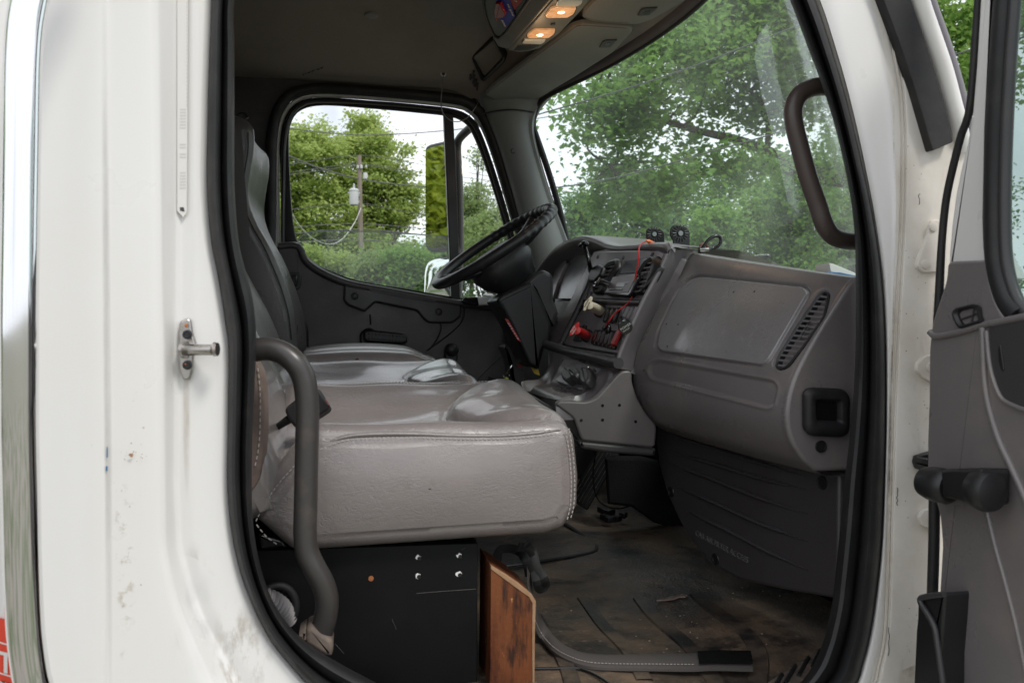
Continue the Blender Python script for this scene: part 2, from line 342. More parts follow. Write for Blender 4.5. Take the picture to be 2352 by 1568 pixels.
M['glass'] = glass_mat('side_glass', (.92, .95, .93), .012)
M['doorglass'] = glass_mat('dusty_door_glass', (.42, .52, .49), .10, (.35, .40, .38))
M['glass2'] = glass_mat('lowered_side_glass', (.80, .88, .83), .05)
def film_mat(name, col, c, r, lo=.42, hi=.7, sc=14, mx_=.8, stretch=(1, 1, 1)):
    m = bpy.data.materials.new(name); m.use_nodes = True; nt = m.node_tree; nt.nodes.clear(); N, L = nt.nodes.new, nt.links.new
    out = N('ShaderNodeOutputMaterial'); tr = N('ShaderNodeBsdfTransparent'); d = N('ShaderNodeBsdfDiffuse'); d.inputs[0].default_value = (*col, 1)
    tcn = N('ShaderNodeTexCoord'); mp = N('ShaderNodeMapping'); mp.inputs['Scale'].default_value = stretch; L(tcn.outputs['Object'], mp.inputs['Vector'])
    nz = N('ShaderNodeTexNoise'); nz.inputs['Scale'].default_value = sc; nz.inputs['Detail'].default_value = 8; nz.inputs['Roughness'].default_value = .7; L(mp.outputs[0], nz.inputs['Vector'])
    mr = N('ShaderNodeMapRange'); mr.inputs['From Min'].default_value = lo; mr.inputs['From Max'].default_value = hi; mr.inputs['To Max'].default_value = mx_; L(nz.outputs['Fac'], mr.inputs['Value'])
    sb = N('ShaderNodeVectorMath'); sb.operation = 'SUBTRACT'; L(tcn.outputs['Object'], sb.inputs[0]); sb.inputs[1].default_value = tuple(c)
    dv = N('ShaderNodeVectorMath'); dv.operation = 'DIVIDE'; L(sb.outputs[0], dv.inputs[0]); dv.inputs[1].default_value = tuple(r)
    ln = N('ShaderNodeVectorMath'); ln.operation = 'LENGTH'; L(dv.outputs[0], ln.inputs[0])
    m2 = N('ShaderNodeMapRange'); m2.interpolation_type = 'SMOOTHSTEP'; m2.inputs['From Min'].default_value = .25; m2.inputs['From Max'].default_value = 1; m2.inputs['To Min'].default_value = 1; m2.inputs['To Max'].default_value = 0; L(ln.outputs['Value'], m2.inputs['Value'])
    mu = N('ShaderNodeMath'); mu.operation = 'MULTIPLY'; L(mr.outputs[0], mu.inputs[0]); L(m2.outputs[0], mu.inputs[1])
    mx = N('ShaderNodeMixShader'); L(mu.outputs[0], mx.inputs[0]); L(tr.outputs[0], mx.inputs[1]); L(d.outputs[0], mx.inputs[2]); L(mx.outputs[0], out.inputs['Surface'])
    return m
M['mirror'] = mat('mirror', (.86, .88, .88), .02, metal=1.)
# ================================================================ OUTDOORS
def leaf_mat(name, c1, c2, c3=None):
    m = bpy.data.materials.new(name); m.use_nodes = True; nt = m.node_tree; nt.nodes.clear(); N, L = nt.nodes.new, nt.links.new
    out = N('ShaderNodeOutputMaterial'); g = N('ShaderNodeTexCoord'); nz = N('ShaderNodeTexNoise'); nz.inputs['Scale'].default_value = 1.3; nz.inputs['Detail'].default_value = 6; nz.inputs['Roughness'].default_value = .75
    L(g.outputs['Object'], nz.inputs['Vector'])
    cr = N('ShaderNodeValToRGB'); e = cr.color_ramp.elements; e[0].position = .34; e[0].color = (*c1, 1); e[1].position = .66; e[1].color = (*c2, 1); L(nz.outputs['Fac'], cr.inputs['Fac'])
    d = N('ShaderNodeBsdfPrincipled'); d.inputs['Roughness'].default_value = .5; L(cr.outputs['Color'], d.inputs['Base Color'])
    t = N('ShaderNodeBsdfTranslucent'); hs = N('ShaderNodeMix'); hs.data_type = 'RGBA'; hs.inputs[0].default_value = .5; L(cr.outputs['Color'], hs.inputs[6]); hs.inputs[7].default_value = (*(c3 or (.30, .42, .06)), 1); L(hs.outputs[2], t.inputs[0])
    mx = N('ShaderNodeMixShader'); mx.inputs[0].default_value = .45; L(d.outputs[0], mx.inputs[1]); L(t.outputs[0], mx.inputs[2]); L(mx.outputs[0], out.inputs['Surface'])
    return m
LM = [leaf_mat('fresh_maple_leaves', (.20, .29, .06), (.34, .44, .12), (.76, .88, .30)),
      leaf_mat('mid_green_leaves', (.085, .20, .04), (.19, .33, .075), (.50, .74, .20)),
      leaf_mat('deep_green_leaves', (.075, .165, .06), (.15, .27, .10), (.38, .60, .22)),
      leaf_mat('pale_green_leaves', (.16, .24, .08), (.26, .34, .13), (.52, .66, .26)),
      leaf_mat('yellow_green_leaves', (.15, .21, .02), (.26, .32, .03), (.55, .66, .08))]
def leaves_mesh(name, cen, size, mt, parent=None):
    n = len(cen); r = RNG
    up = np.stack([r.normal(0, .55, n), r.normal(0, .55, n), np.full(n, 1.)], 1); up /= np.linalg.norm(up, axis=1)[:, None]
    dv = r.normal(0, 1, (n, 3)); dv[:, 2] -= .6; dv -= up*np.sum(dv*up, 1)[:, None]; dv /= np.linalg.norm(dv, axis=1)[:, None]
    sd = np.cross(up, dv); L_ = size*r.uniform(.45, 1.35, n)[:, None]; W_ = L_*r.uniform(.30, .46, n)[:, None]
    b = cen-dv*L_*.5; t = cen+dv*L_*.5-up*L_*.18; l = cen+sd*W_+up*W_*.3-dv*L_*.05; q = cen-sd*W_+up*W_*.3-dv*L_*.05
    v = np.stack([b, l, t, q], 1).reshape(-1, 3)
    i0 = np.arange(n)*4; f = np.stack([i0, i0+1, i0+2, i0, i0+2, i0+3], 1).reshape(-1)
    me = bpy.data.meshes.new(name); me.vertices.add(n*4); me.vertices.foreach_set('co', v.reshape(-1).astype(np.float32))
    me.loops.add(n*6); me.loops.foreach_set('vertex_index', f.astype(np.int32)); me.polygons.add(n*2)
    me.polygons.foreach_set('loop_start', (np.arange(n*2)*3).astype(np.int32)); me.update(calc_edges=True); me.validate()
    me.materials.append(mt); o = bpy.data.objects.new(name, me); COL.objects.link(o)
    if parent: attach(o, parent)
    return o
def clumped(lobes, nclump, nleaf, rc, shell=.45):
    """lobes (x, y, z, rx, ry, rz) -> leaf centres in clumps, and the clump centres"""
    lo = np.array(lobes, float); wgt = (lo[:, 3]*lo[:, 4]*lo[:, 5])**.72; wgt /= wgt.sum()
    k = RNG.choice(len(lo), nclump, p=wgt); d = RNG.normal(0, 1, (nclump, 3)); d /= np.linalg.norm(d, axis=1)[:, None]
    rad = (shell+(1-shell)*RNG.random(nclump)**.6)[:, None]*RNG.uniform(.72, 1.28, (nclump, 1)); cc = lo[k, :3]+d*rad*lo[k, 3:]
    m = RNG.integers(int(nleaf*.4), int(nleaf*1.6)+1, nclump); idx = np.repeat(np.arange(nclump), m); q = RNG.normal(0, 1, (len(idx), 3))*rc*np.repeat(RNG.uniform(.6, 1.3, nclump), m)[:, None]; q[:, 2] *= .6
    return cc[idx]+q, cc
def tree(label, base, lobes, trunk_r, mt, nclump, nleaf, rc, size, name='leafy_tree', cat='tree', group=None, limbs=7, forks=None, bark='bark', lean=(0, 0), shell=.45):
    t = empty(name, (base[0], base[1], 0)); tag(t, label, cat, group)
    pts, cc = clumped(lobes, nclump, nleaf, rc, shell)
    leaves_mesh('crown', pts, size, mt, t)
    b = MB(); lo = np.array(lobes); top = lo[:, 2].max(); ctr = lo[np.argmax(lo[:, 2])][:3]
    if forks is None:
        h = top; tp = spl([(base[0], base[1], -.1), (base[0]+lean[0]*.3, base[1]+lean[1]*.3, h*.3), (base[0]*.6+ctr[0]*.4, base[1]*.6+ctr[1]*.4, h*.65), (ctr[0], ctr[1], h*.98)], 14)
        b.tube(tp, [trunk_r*1.25, trunk_r, trunk_r*.8, trunk_r*.5, .02], 8)
        sel = RNG.choice(len(cc), min(limbs, len(cc)), replace=False)
        for i in sel:
            e = cc[i]; s = tp[int(np.clip((e[2]/h-.25)*13, 3, 11))]; mid = (s+e)/2+np.array([0, 0, -.12*np.linalg.norm(e-s)])+RNG.normal(0, .12, 3)
            b.tube(spl([s, mid, e], 8), [trunk_r*.38, trunk_r*.2, .012], 5)
    else:
        for path, r0, r1 in forks: b.tube(spl(path, 16), [r0, (r0+r1)/2, r1], 8)
        for i in RNG.choice(len(cc), limbs, replace=False):
            e = cc[i]; allp = np.vstack([np.array(spl(p_, 16)) for p_, _, _ in forks]); s = allp[np.argmin(np.linalg.norm(allp-e, axis=1)+np.abs(allp[:, 2]-e[2])*.3)]
            b.tube(spl([s, (s+e)/2+RNG.normal(0, .08, 3), e], 6), [.03, .018, .006], 5)
    b.build('trunk', M[bark], t); return t
def lobe(u, v, Y, rx, rz, ry=None): c = P(u, v, Y); return (c[0], c[1], c[2], rx, ry or rx, rz)
ground = mesh('ground', [(-400, -400, 0), (400, -400, 0), (400, 400, 0), (-400, 400, 0)], [(0, 1, 2, 3)],
              mat('gravel_ground', (.22, .20, .17), .95, bump=[('noise', 8, .4, .02)], mott=[(.6, (.06, .09, .025), .48, .56), (30, (.32, .30, .27), .5, .8)])); tag(ground, kind='structure')
# --- big maple whose branches hang in front of the windshield
def big_maple():
    Y = 13.
    lb = [(1400, 300, .75, .55), (1415, 390, .55, .45), (1350, 405, .2, .2), (1410, 245, .5, .4), (1440, 215, 1.2, .6), (1480, 300, .7, .4), (1540, 130, 1.3, .7), (1520, 420, .8, .5), (1620, 200, 1.2, .6),
          (1640, 40, 1.4, .8), (1740, 120, 1.3, .7), (1800, 20, 1.5, .7), (1760, 260, 1.0, .45), (1850, 190, 1.0, .6), (1700, 380, .9, .35), (1600, 350, .6, .3), (1560, -80, 1.6, .8), (1420, 480, .5, .5), (1375, 470, .3, .4),
          (1900, 60, 1.2, .8), (1960, 250, .9, .7), (2080, -30, 1.2, .8), (2190, 80, 1.3, .9), (2230, 190, 1.1, .6), (1850, -150, 1.6, .8), (1900, 390, .7, .4), (2120, 180, .9, .6), (2300, 20, 1.2, 1.0)]
    lobes = [lobe(u, v, Y+RNG.uniform(-.8, .8), rx, rz) for u, v, rx, rz in lb]
    root = P(2150, 900, 14.); root[2] = -.1
    f = [([root, P(2140, 500, 14), P(2060, 420, 13.8), P(1890, 405, 13.4), P(1760, 372, 13), P(1640, 388, 13), P(1530, 440, 13)], .42, .035),
         ([P(2140, 500, 14), P(2120, 250, 13.8), P(2060, 60, 13.5), P(2000, -150, 13.5)], .34, .1),
         ([P(1890, 405, 13.4), P(1720, 330, 13.3), P(1600, 300, 13), P(1480, 262, 13), P(1380, 215, 13)], .12, .02),
         ([P(1640, 388, 13), P(1580, 395, 13), P(1500, 372, 13), P(1400, 380, 12.8)], .05, .01),
         ([P(2060, 60, 13.5), P(1900, 90, 13), P(1760, 60, 13), P(1600, 130, 13)], .14, .02),
         ([P(1760, 372, 13), P(1760, 260, 13), P(1700, 180, 13), P(1680, 100, 13)], .06, .01),
         ([P(2120, 250, 13.8), P(2190, 200, 13.3), P(2260, 150, 13)], .12, .03)]
    return tree('large maple whose long limb and leafy branches hang across the windshield view', (root[0], root[1], 0), lobes, .4, LM[1], 1380, 34, .22, .115, name='maple_tree', forks=f, limbs=130, shell=.1)
big_maple()
# --- woods ahead, seen through the windshield
WG = 'trees of the wood ahead'
woods = [  # u of trunk, Y, top v, half width px, material, label
    (1290, 30, 535, 60, 1, 'small round pale tree just past the far windshield pillar'),
    (1350, 27, 470, 50, 2, 'mid green tree below the left tip of the hanging maple branches'),
    (1440, 25, 385, 75, 2, 'tall dark tree standing left of the phone holders in the windshield view'),
    (1530, 27, 400, 70, 2, 'dark tree rising right behind the two phone holders'),
    (1620, 22, 500, 80, 1, 'low bright green tree above the looped cable on the dashboard'),
    (1650, 30, 390, 80, 2, 'tall thin wooded tree behind the low bright tree over the looped cable'),
    (1740, 26, 430, 80, 1, 'green tree above the parked wiper blade'),
    (1830, 23, 400, 80, 1, 'tree filling the view just left of the bend in the pillar grab handle'),
    (1900, 29, 330, 80, 2, 'tall dark tree seen inside the curve of the pillar grab handle'),
    (1980, 24, 400, 90, 1, 'tree at the right end of the wood, half behind the near door seal'),
    (2200, 27, 380, 120, 2, 'wood tree hidden mostly by the white front pillar')]
for i, (u, Y, tv, hw, mi, lab) in enumerate(woods):
    sc = Y/1800.; base = P(u, 760, Y); zt = P(u, tv, Y)[2]; lbs = []; n = 9
    for k in range(n):
        z = zt*(.12+.86*(k+.5)/n); wd = hw*sc*(1.15-.55*(k/n)); a = RNG.uniform(0, 6.28)
        lbs.append((base[0]+math.cos(a)*wd*.5, base[1]+math.sin(a)*wd*.5, z, wd*RNG.uniform(.6, .9), wd*.8, zt*.09*RNG.uniform(.9, 1.4)))
    tree(lab, base, lbs, .13, LM[mi], 560, 36, .34, .15, group=WG, limbs=26, name='woodland_tree')
# brush under the wood (nobody could count it)
pts = []
for u in np.arange(1180, 2350, 12):
    Y = RNG.uniform(19, 24); b = P(u, 760, Y); pts.append((b[0], b[1], RNG.uniform(.4, 1.4), .9, .9, RNG.uniform(.6, 1.1)))
p_, _ = clumped(pts, 1300, 32, .3, .3); tag(leaves_mesh('undergrowth', p_, .15, LM[1]), 'low green undergrowth filling the foot of the wood ahead', kind='stuff')
# --- trees seen through the driver's window
def dtree(lab, u, Y, lb, mi, ncl, nl, rc, sz, tr, limbs=24, shell=.3, lean=(0, 0)):
    lb = [(a+RNG.normal(0, 10), b_+RNG.normal(0, 8), rx*RNG.uniform(.6, 1.05), rz*RNG.uniform(.6, 1.1)) for a, b_, rx, rz in lb]+[(a+RNG.normal(0, 34), b_+RNG.normal(-6, 20), rx*.34, rz*.42) for a, b_, rx, rz in lb]
    base = P(u, 760, Y); tree(lab, base, [lobe(a, b, Y+RNG.uniform(-1, 1), rx, rz) for a, b, rx, rz in lb], tr, LM[mi], ncl, nl, rc, sz, limbs=limbs, shell=shell, lean=lean, name='leafy_tree', group='trees outside the driver window')
dtree('tall fresh green tree at the left edge of the driver window', 705, 46, [(705, 285, 1.1, .9), (690, 330, 1.8, 1.2), (735, 370, 2.0, 1.3), (700, 430, 2.6, 1.6), (740, 500, 2.8, 1.6), (640, 400, 2.2, 1.8), (690, 560, 3, 1.6), (620, 500, 2.5, 1.6)], 0, 560, 46, .36, .22, .3)
dtree('broad fresh green tree behind the utility pole', 860, 48, [(840, 300, 1.4, .9), (800, 350, 1.5, .9), (855, 345, 1.6, 1.0), (880, 330, .7, .8), (880, 400, 1.8, 1.1), (820, 430, 2.2, 1.3), (890, 470, 2.0, 1.2), (925, 450, 1.0, .6), (915, 500, 1.5, .9), (840, 520, 2.6, 1.4), (780, 470, 1.6, 1.4), (860, 585, 3, 1.4)], 0, 800, 46, .36, .22, .34, 46)
dtree('sparse slender tree behind the mirror bracket in the small front quarter window', 1082, 40, [(1082, 395, .6, .7), (1075, 430, .9, .7), (1095, 465, 1.0, .7), (1085, 500, 1.1, .7), (1110, 440, .5, .6)], 3, 230, 18, .3, .15, .12, 60, .1)
dtree('pale bright green tree low in the front quarter window', 1120, 34, [(1120, 510, .9, .55), (1090, 540, 1.0, .6), (1150, 550, 1.0, .6), (1120, 590, 1.4, .8), (1180, 600, 1.2, .8), (1070, 600, 1.1, .9)], 3, 300, 34, .28, .16, .12)
under = [(715, 36, 555, 50, 0, 'bright low tree left of the pole foot, behind the lowered glass'), (790, 37, 590, 45, 3, 'pale low tree just left of the utility pole behind the lowered glass'), (875, 35, 560, 50, 3, 'pale low tree just right of the utility pole behind the lowered glass'),
         (950, 34, 545, 55, 1, 'dark low tree left of the upright mirror'), (1020, 36, 520, 45, 2, 'dark low tree behind the upright mirror'), (660, 38, 580, 60, 0, 'mid green low tree at the left corner of the lowered glass'), (1240, 38, 500, 60, 1, 'mid green tree hidden mostly by the far windshield pillar')]
for u, Y, tv, hw, mi, lab in under:
    s_ = Y/1880.; zc = P(u, tv, Y)[2]
    lb = [(u+RNG.uniform(-.5, .5)*hw, tv+40+k*26, hw*s_*RNG.uniform(.7, 1.), zc*.13) for k in range(6)]
    dtree(lab, u, Y, lb, mi, 380, 46, .32, .15, .1, 20)
pts = []
for u in np.arange(560, 1300, 9):
    Y = RNG.uniform(38, 42); b = P(u, 760, Y); pts.append((b[0], b[1], RNG.uniform(.8, 3.0), 1.2, 1.2, 1.3))
p_, _ = clumped(pts, 1500, 32, .34, .3); tag(leaves_mesh('undergrowth', p_, .17, LM[2]), 'dense dark hedge-like undergrowth across the foot of the driver window view', kind='stuff')
# --- trees behind the truck, only seen in the mirrors
for x, y, h, lab, mi in [(-9.5, 14, 9.5, 'yellow green tree behind the truck reflected in the upright mirror', 4), (-18, 9, 11, 'tree behind the truck reflected small in the round mirror', 2), (-14, 3.0, 9, 'second tree behind the truck reflected in the round mirror', 1)]:
    lbs = [(x+RNG.normal(0, .9), y+RNG.normal(0, .9), h*(.2+.75*k/9), 2.1-.12*k, 2.1-.12*k, h*.11) for k in range(10)]
    tree(lab, (x, y), lbs, .25, LM[mi], 620, 30, .4, .2, limbs=30)
# --- utility pole, transformer and lines
YP = 40.
ub = P(834, 760, YP); ut = P(825, 357, YP)
pole = empty('utility_pole', (ub[0], ub[1], 0)); tag(pole, 'weathered wooden utility pole with a grey transformer, left of the mirrors', 'utility pole')
b = MB(); b.tube(spl([(ub[0], ub[1], 0), (ub[0]*.5+ut[0]*.5, YP, ut[2]*.5), ut], 8), [.13, .115, .10], 12); b.build('post', M['pole'], pole)
tp = P(813, 453, YP-.35)
b = MB(); b.lathe([(.0, -.36), (.20, -.36), (.21, -.33), (.21, .28), (.23, .29), (.23, .34), (.17, .40), (.05, .42), (.05, .48), (.07, .49), (.04, .52), (.06, .55), (.03, .58), (.045, .60), (.0, .66)], tp, (0, 0, 1), 20)
for s_ in (-1, 1): b.box(tp+np.array([.24*s_, 0, .2]), (.08, .1, .06))
b.box(tp+np.array([.2, .15, .1]), (.1, .3, .06)); b.box(tp+np.array([.2, .15, -.2]), (.1, .3, .06)); b.build('transformer', M['galv'], pole)
for (u, v, w_) in [(830, 383, .06), (839, 404, .10), (822, 383, .05), (841, 382, .04)]:
    b = MB(); c = P(u, v, YP-.15); b.lathe([(.0, -w_*1.6), (w_, -w_*1.4), (w_*1.1, 0), (w_, w_*1.3), (0, w_*1.6)], c, (0, 0, 1), 10); b.build('bracket', M['galv'], pole)
WIR = [  # u, v, depth points, radius, label
    ([(560, 288, 30), (665, 296, 30), (800, 309, 30), (920, 308, 30), (1100, 292, 30), (1300, 262, 30)], .018, 'topmost thin cable sagging across the driver window sky'),
    ([(560, 322, 34), (662, 358, 35), (730, 385, 37), (825, 411, 40), (930, 425, 41), (1160, 443, 44), (1400, 460, 48)], .032, 'thick twisted cable sloping down past the pole just above the transformer'),
    ([(560, 390, 38), (663, 378, 39), (825, 357, 40), (950, 375, 41), (1160, 412, 43), (1350, 450, 45)], .014, 'thin line running from the very top of the pole'),
    ([(560, 410, 38), (665, 396, 39), (826, 377, 40), (950, 393, 41), (1160, 420, 43), (1350, 450, 45)], .014, 'thin line leaving the pole just below its top'),
    ([(560, 418, 38), (665, 402, 39), (840, 381, 40), (950, 401, 41), (1160, 433, 43)], .014, 'third thin line from the pole, passing behind the upright mirror'),
    ([(560, 494, 38), (672, 480, 39), (828, 468, 40), (920, 484, 41), (1160, 520, 43)], .014, 'thin line level with the foot of the transformer'),
    ([(560, 534, 38), (680, 521, 39), (830, 514, 40), (980, 526, 41), (1160, 540, 42), (1300, 552, 43)], .02, 'cable crossing the pole just above the edge of the lowered glass'),
    ([(560, 545, 38), (680, 536, 39), (832, 527, 40), (980, 540, 41), (1160, 556, 42), (1300, 566, 43)], .03, 'thick black cable along the edge of the lowered glass'),
    ([(560, 566, 38), (690, 556, 39), (832, 551, 40), (980, 566, 41), (1160, 584, 42), (1300, 592, 43)], .03, 'lowest thick cable, seen through the lowered glass')]
for pts_, r_, lab in WIR:
    b = MB(); b.tube(spl([P(*q) for q in pts_], 40), r_, 6); tag(b.build('power_line', M['wire']), lab, 'cable', 'overhead lines outside the driver window')
b = MB(); b.tube(spl([P(829, 478, 39.8), P(815, 510, 39), P(790, 545, 37), P(765, 560, 36), P(735, 556, 35), P(700, 532, 34), P(670, 490, 33), P(640, 440, 32)], 40), .012, 6)
tag(b.build('power_line', M['whitepaint2']), 'pale service drop hanging in a loop from the pole to the lower left', 'cable', 'overhead lines outside the driver window')
for pts_, lab in [([(1150, 290, 10), (1240, 262, 10), (1420, 210, 9.6), (1600, 150, 9.2), (1800, 72, 8.8), (2060, -30, 8.2)], 'thin upper cable crossing the windshield view'),
                  ([(1150, 440, 10), (1300, 428, 10), (1450, 400, 9.8), (1600, 358, 9.4), (1800, 300, 9), (2000, 230, 8.6), (2160, 140, 8.3), (2260, 105, 8.1)], 'lower cable crossing the windshield view through the maple leaves')]:
    b = MB(); b.tube(spl([P(*q) for q in pts_], 40), .0095, 6); tag(b.build('power_line', M['wire']), lab, 'cable')
# ================================================================ THE TRUCK: SHELL
FZ = EZ-0.60                                            # cab floor height
T = empty('truck', (0.3, 2.1, 0)); tag(T, 'white work truck seen through its open passenger door, with the whole grey cab interior', 'truck')
YS = 1.15                                               # plane of the near door opening
VR = np.array([-700, -450, -200, 0, 100, 200, 300, 400, 480, 560, 620, 680, 740, 800, 900, 1000, 1100, 1180, 1250, 1320, 1380, 1430, 1480, 1530, 1568, 1620, 1700, 1800.])
seal_out_L = [(-700, 560), (-200, 490), (0, 485), (200, 478), (400, 474), (500, 478), (560, 485), (620, 497), (700, 511), (800, 524), (950, 523), (1100, 521), (1200, 527), (1280, 541), (1350, 562), (1420, 592), (1480, 627), (1530, 668), (1568, 702), (1620, 760), (1700, 900), (1800, 1150)]
def Lu(tab, v): t = np.array(tab, float); return np.interp(v, t[:, 0], t[:, 1])
# B pillar with its pressed steps
LINES = [([(-700, -700), (1800, -700)], 1.10), ([(-700, 10), (1800, 10)], 1.10), ([(-700, 90), (1800, 90)], 1.098), ([(-700, 236), (1800, 238)], 1.098), ([(-700, 250), (1800, 250)], 1.104),
         ([(-700, 352), (0, 345), (700, 355), (1250, 365), (1400, 395), (1568, 450), (1800, 600)], 1.104), ([(-700, 372), (0, 364), (700, 376), (1250, 385), (1350, 402), (1450, 438), (1568, 490), (1800, 660)], 1.110),
         ([(-700, 412), (0, 405), (700, 400), (1100, 396), (1250, 404), (1350, 428), (1450, 470), (1568, 535), (1800, 780)], 1.135), ([(-700, 425), (0, 420), (700, 418), (1100, 412), (1250, 418), (1350, 444), (1450, 486), (1568, 555), (1800, 810)], 1.140),
         ([(-700, 450), (0, 444), (700, 448), (1100, 440), (1250, 448), (1350, 472), (1450, 516), (1568, 590), (1800, 860)], 1.136)]
rows = []
for v in VR:
    us = [Lu(t, v) for t, _ in LINES]; ys = [y for _, y in LINES]
    so_ = Lu(seal_out_L, v); us += [max(us[-1]+6, so_-14), so_+2, so_+16]; ys += [1.138, 1.146, 1.165]
    # smooth the pressed profile
    uu = np.array(us); yy = np.array(ys); s = np.linspace(0, len(us)-1, 97); rows.append([P(np.interp(k, range(len(us)), uu), v, np.interp(k, range(len(us)), yy)) for k in s])
g = np.array(rows)
for _ in range(3): g[:, 1:-1] = g[:, 1:-1]*.5+(g[:, :-2]+g[:, 2:])*.25
g2 = np.array([spl(g[:, j], len(VR)*3) for j in range(g.shape[1])]).transpose(1, 0, 2)
b = MB(); b.grid(g2); RP = b.build('rear_pillar', M['white'], T, ang=60); tag(RP, 'white pressed steel pillar behind the door opening')
gB = g2.copy()
def stain_or_shade(grid, parent, uv, rad, name, col, **k):
    pr = proj(grid.reshape(-1, 3)).reshape(grid.shape[0], grid.shape[1], 2); d = np.linalg.norm(pr-np.array(uv), axis=2); i, j = np.unravel_index(np.argmin(d), d.shape); c = grid[i, j]
    D = np.linalg.norm((grid-c)/np.array(rad), axis=2) < 1.15; ii = np.where(D.any(1))[0]; jj = np.where(D.any(0))[0]
    sub = grid[max(ii[0]-1, 0):ii[-1]+2, max(jj[0]-1, 0):jj[-1]+2]+np.array([0, -.0012, 0]); b = MB(); b.grid(sub); return b.build(name, film_mat(name, col, c, rad, **k), parent, ang=60)
stain_or_shade(gB, RP, (452, 1400), (.035, .05, .10), 'dirt_stain', (.33, .26, .19), lo=.48, hi=.66, mx_=.6, sc=40, stretch=(1, 1, .35))
stain_or_shade(gB, RP, (428, 960), (.006, .03, .12), 'dirt_stain', (.42, .34, .26), lo=.4, hi=.65, mx_=.4, sc=30, stretch=(1, 1, .2))
stain_or_shade(gB, RP, (560, 1500), (.05, .05, .09), 'dirt_stain', (.40, .34, .27), lo=.50, hi=.7, mx_=.5, sc=50, stretch=(1, 1, .4))
stain_or_shade(gB, RP, (290, 1300), (.02, .05, .16), 'dirt_stain', (.50, .43, .35), lo=.55, hi=.7, mx_=.5, sc=90)
stain_or_shade(gB, RP, (246, 800), (.005, .03, .55), 'groove_shade', (.48, .47, .46), lo=.3, hi=.6, mx_=.4, sc=8, stretch=(1, 1, .2))  # grey film paints the shading of the pressed groove into the colour
def on_rp(u, v, off=.0015): return P(u, v, (1.098 if u < 240 else 1.104 if u < 360 else 1.139)-off)
# faint lines, rust specks and marks on it
b = MB(); b.prism(pxl([(407, -40), (432, -40), (429, 487), (421, 499), (407, 484)], P, 1.1335), (0, -1, 0), .0012); b.build('warning_label', mat('yellowed_white_label', (.665, .65, .62), .5), RP)
b = MB()
for v0, v1 in [(250, 300), (330, 348), (352, 372), (395, 440)]:
    for k in range(int((v1-v0)/7)): b.prism(pxl([(413, v0+k*7), (427, v0+k*7), (427, v0+k*7+3.5), (413, v0+k*7+3.5)], P, 1.1332), (0, -1, 0), .0003)
for v0 in range(5, 240, 9): b.prism(pxl([(428, v0), (430, v0), (430, v0+5), (428, v0+5)], P, 1.1332), (0, -1, 0), .0003)
b.build('faded_print', M['stickergrey'], RP)
b = MB(); b.prism(pxl([(413, 476), (422, 476), (424, 486), (414, 484)], P, 1.1330), (0, -1, 0), .0003); b.build('label_emblem', M['ink'], RP)
b = MB(); b.prism(pxl([(243, 1070), (247, 1070), (247, 1081), (243, 1081)], P, 1.098), (0, -1, 0), .0005); b.prism(pxl([(245, 1026), (247.5, 1026), (247.5, 1050), (245, 1050)], P, 1.098), (0, -1, 0), .0005); b.build('paint_mark', M['bookblue'], RP)
b = MB()
for i in range(22):
    u, v = RNG.choice([302, 310, 295, 285, 320])+RNG.normal(0, 7), RNG.uniform(880, 1420) if i > 14 else RNG.uniform(1030, 1060); r_ = RNG.uniform(.5, 1.4)
    if i == 0: r_ = 5; v = 1045; u = 301
    an = np.linspace(0, 2*math.pi, 9)[:-1]; b.prism(np.array([P(u+r_*RNG.uniform(.5, 1.2)*math.cos(a), v+r_*1.4*RNG.uniform(.5, 1.2)*math.sin(a), 1.0985) for a in an]), (0, -1, 0), .0004)
b.build('rust_speck', mat('rust_brown_speck', (.30, .17, .10), .8), RP)['kind'] = 'stuff'
# striker
st = MB(); lp = fillet(pxl([(412, 738), (430, 730), (438, 734), (442, 765), (450, 790), (444, 820), (441, 850), (436, 872), (420, 874), (411, 850), (409, 800), (410, 760)], P, 1.128), .004, 4)
st.prism(lp, (0, -1, 0), .007, .0025); SK = st.build('striker', M['steel'], RP)
b = MB(); c = P(428, 803, 1.124); e = P(500, 803, 1.06); b.tube([P(424, 803, 1.13), c, P(465, 803, 1.11), P(492, 803, 1.10)], [.0085, .0075, .0072, .0072], 14); b.tube([P(420, 803, 1.124), P(428, 803, 1.122)], .011, 14)
b.tube([P(492, 802, 1.10), P(500, 802, 1.099)], [.0095, .0085], 14); b.build('striker_pin', M['steel'], SK)
for v in (768, 838):
    b = MB(); b.lathe([(.0, -.004), (.0062, -.004), (.0060, .0004), (.004, .0009), (.003, -.0002), (0, -.0002)], P(430, v, 1.1205), (0, -1, 0), 12); b.build('screw', M['black'], SK)
for u, v, r_ in [(427, 747, 3), (425, 834, 3.5)]: b = MB(); b.ball(P(u, v, 1.1215), (r_*.0006, .0012, r_*.0009), 6); b.build('rust_patch', M['rustmark'], SK)
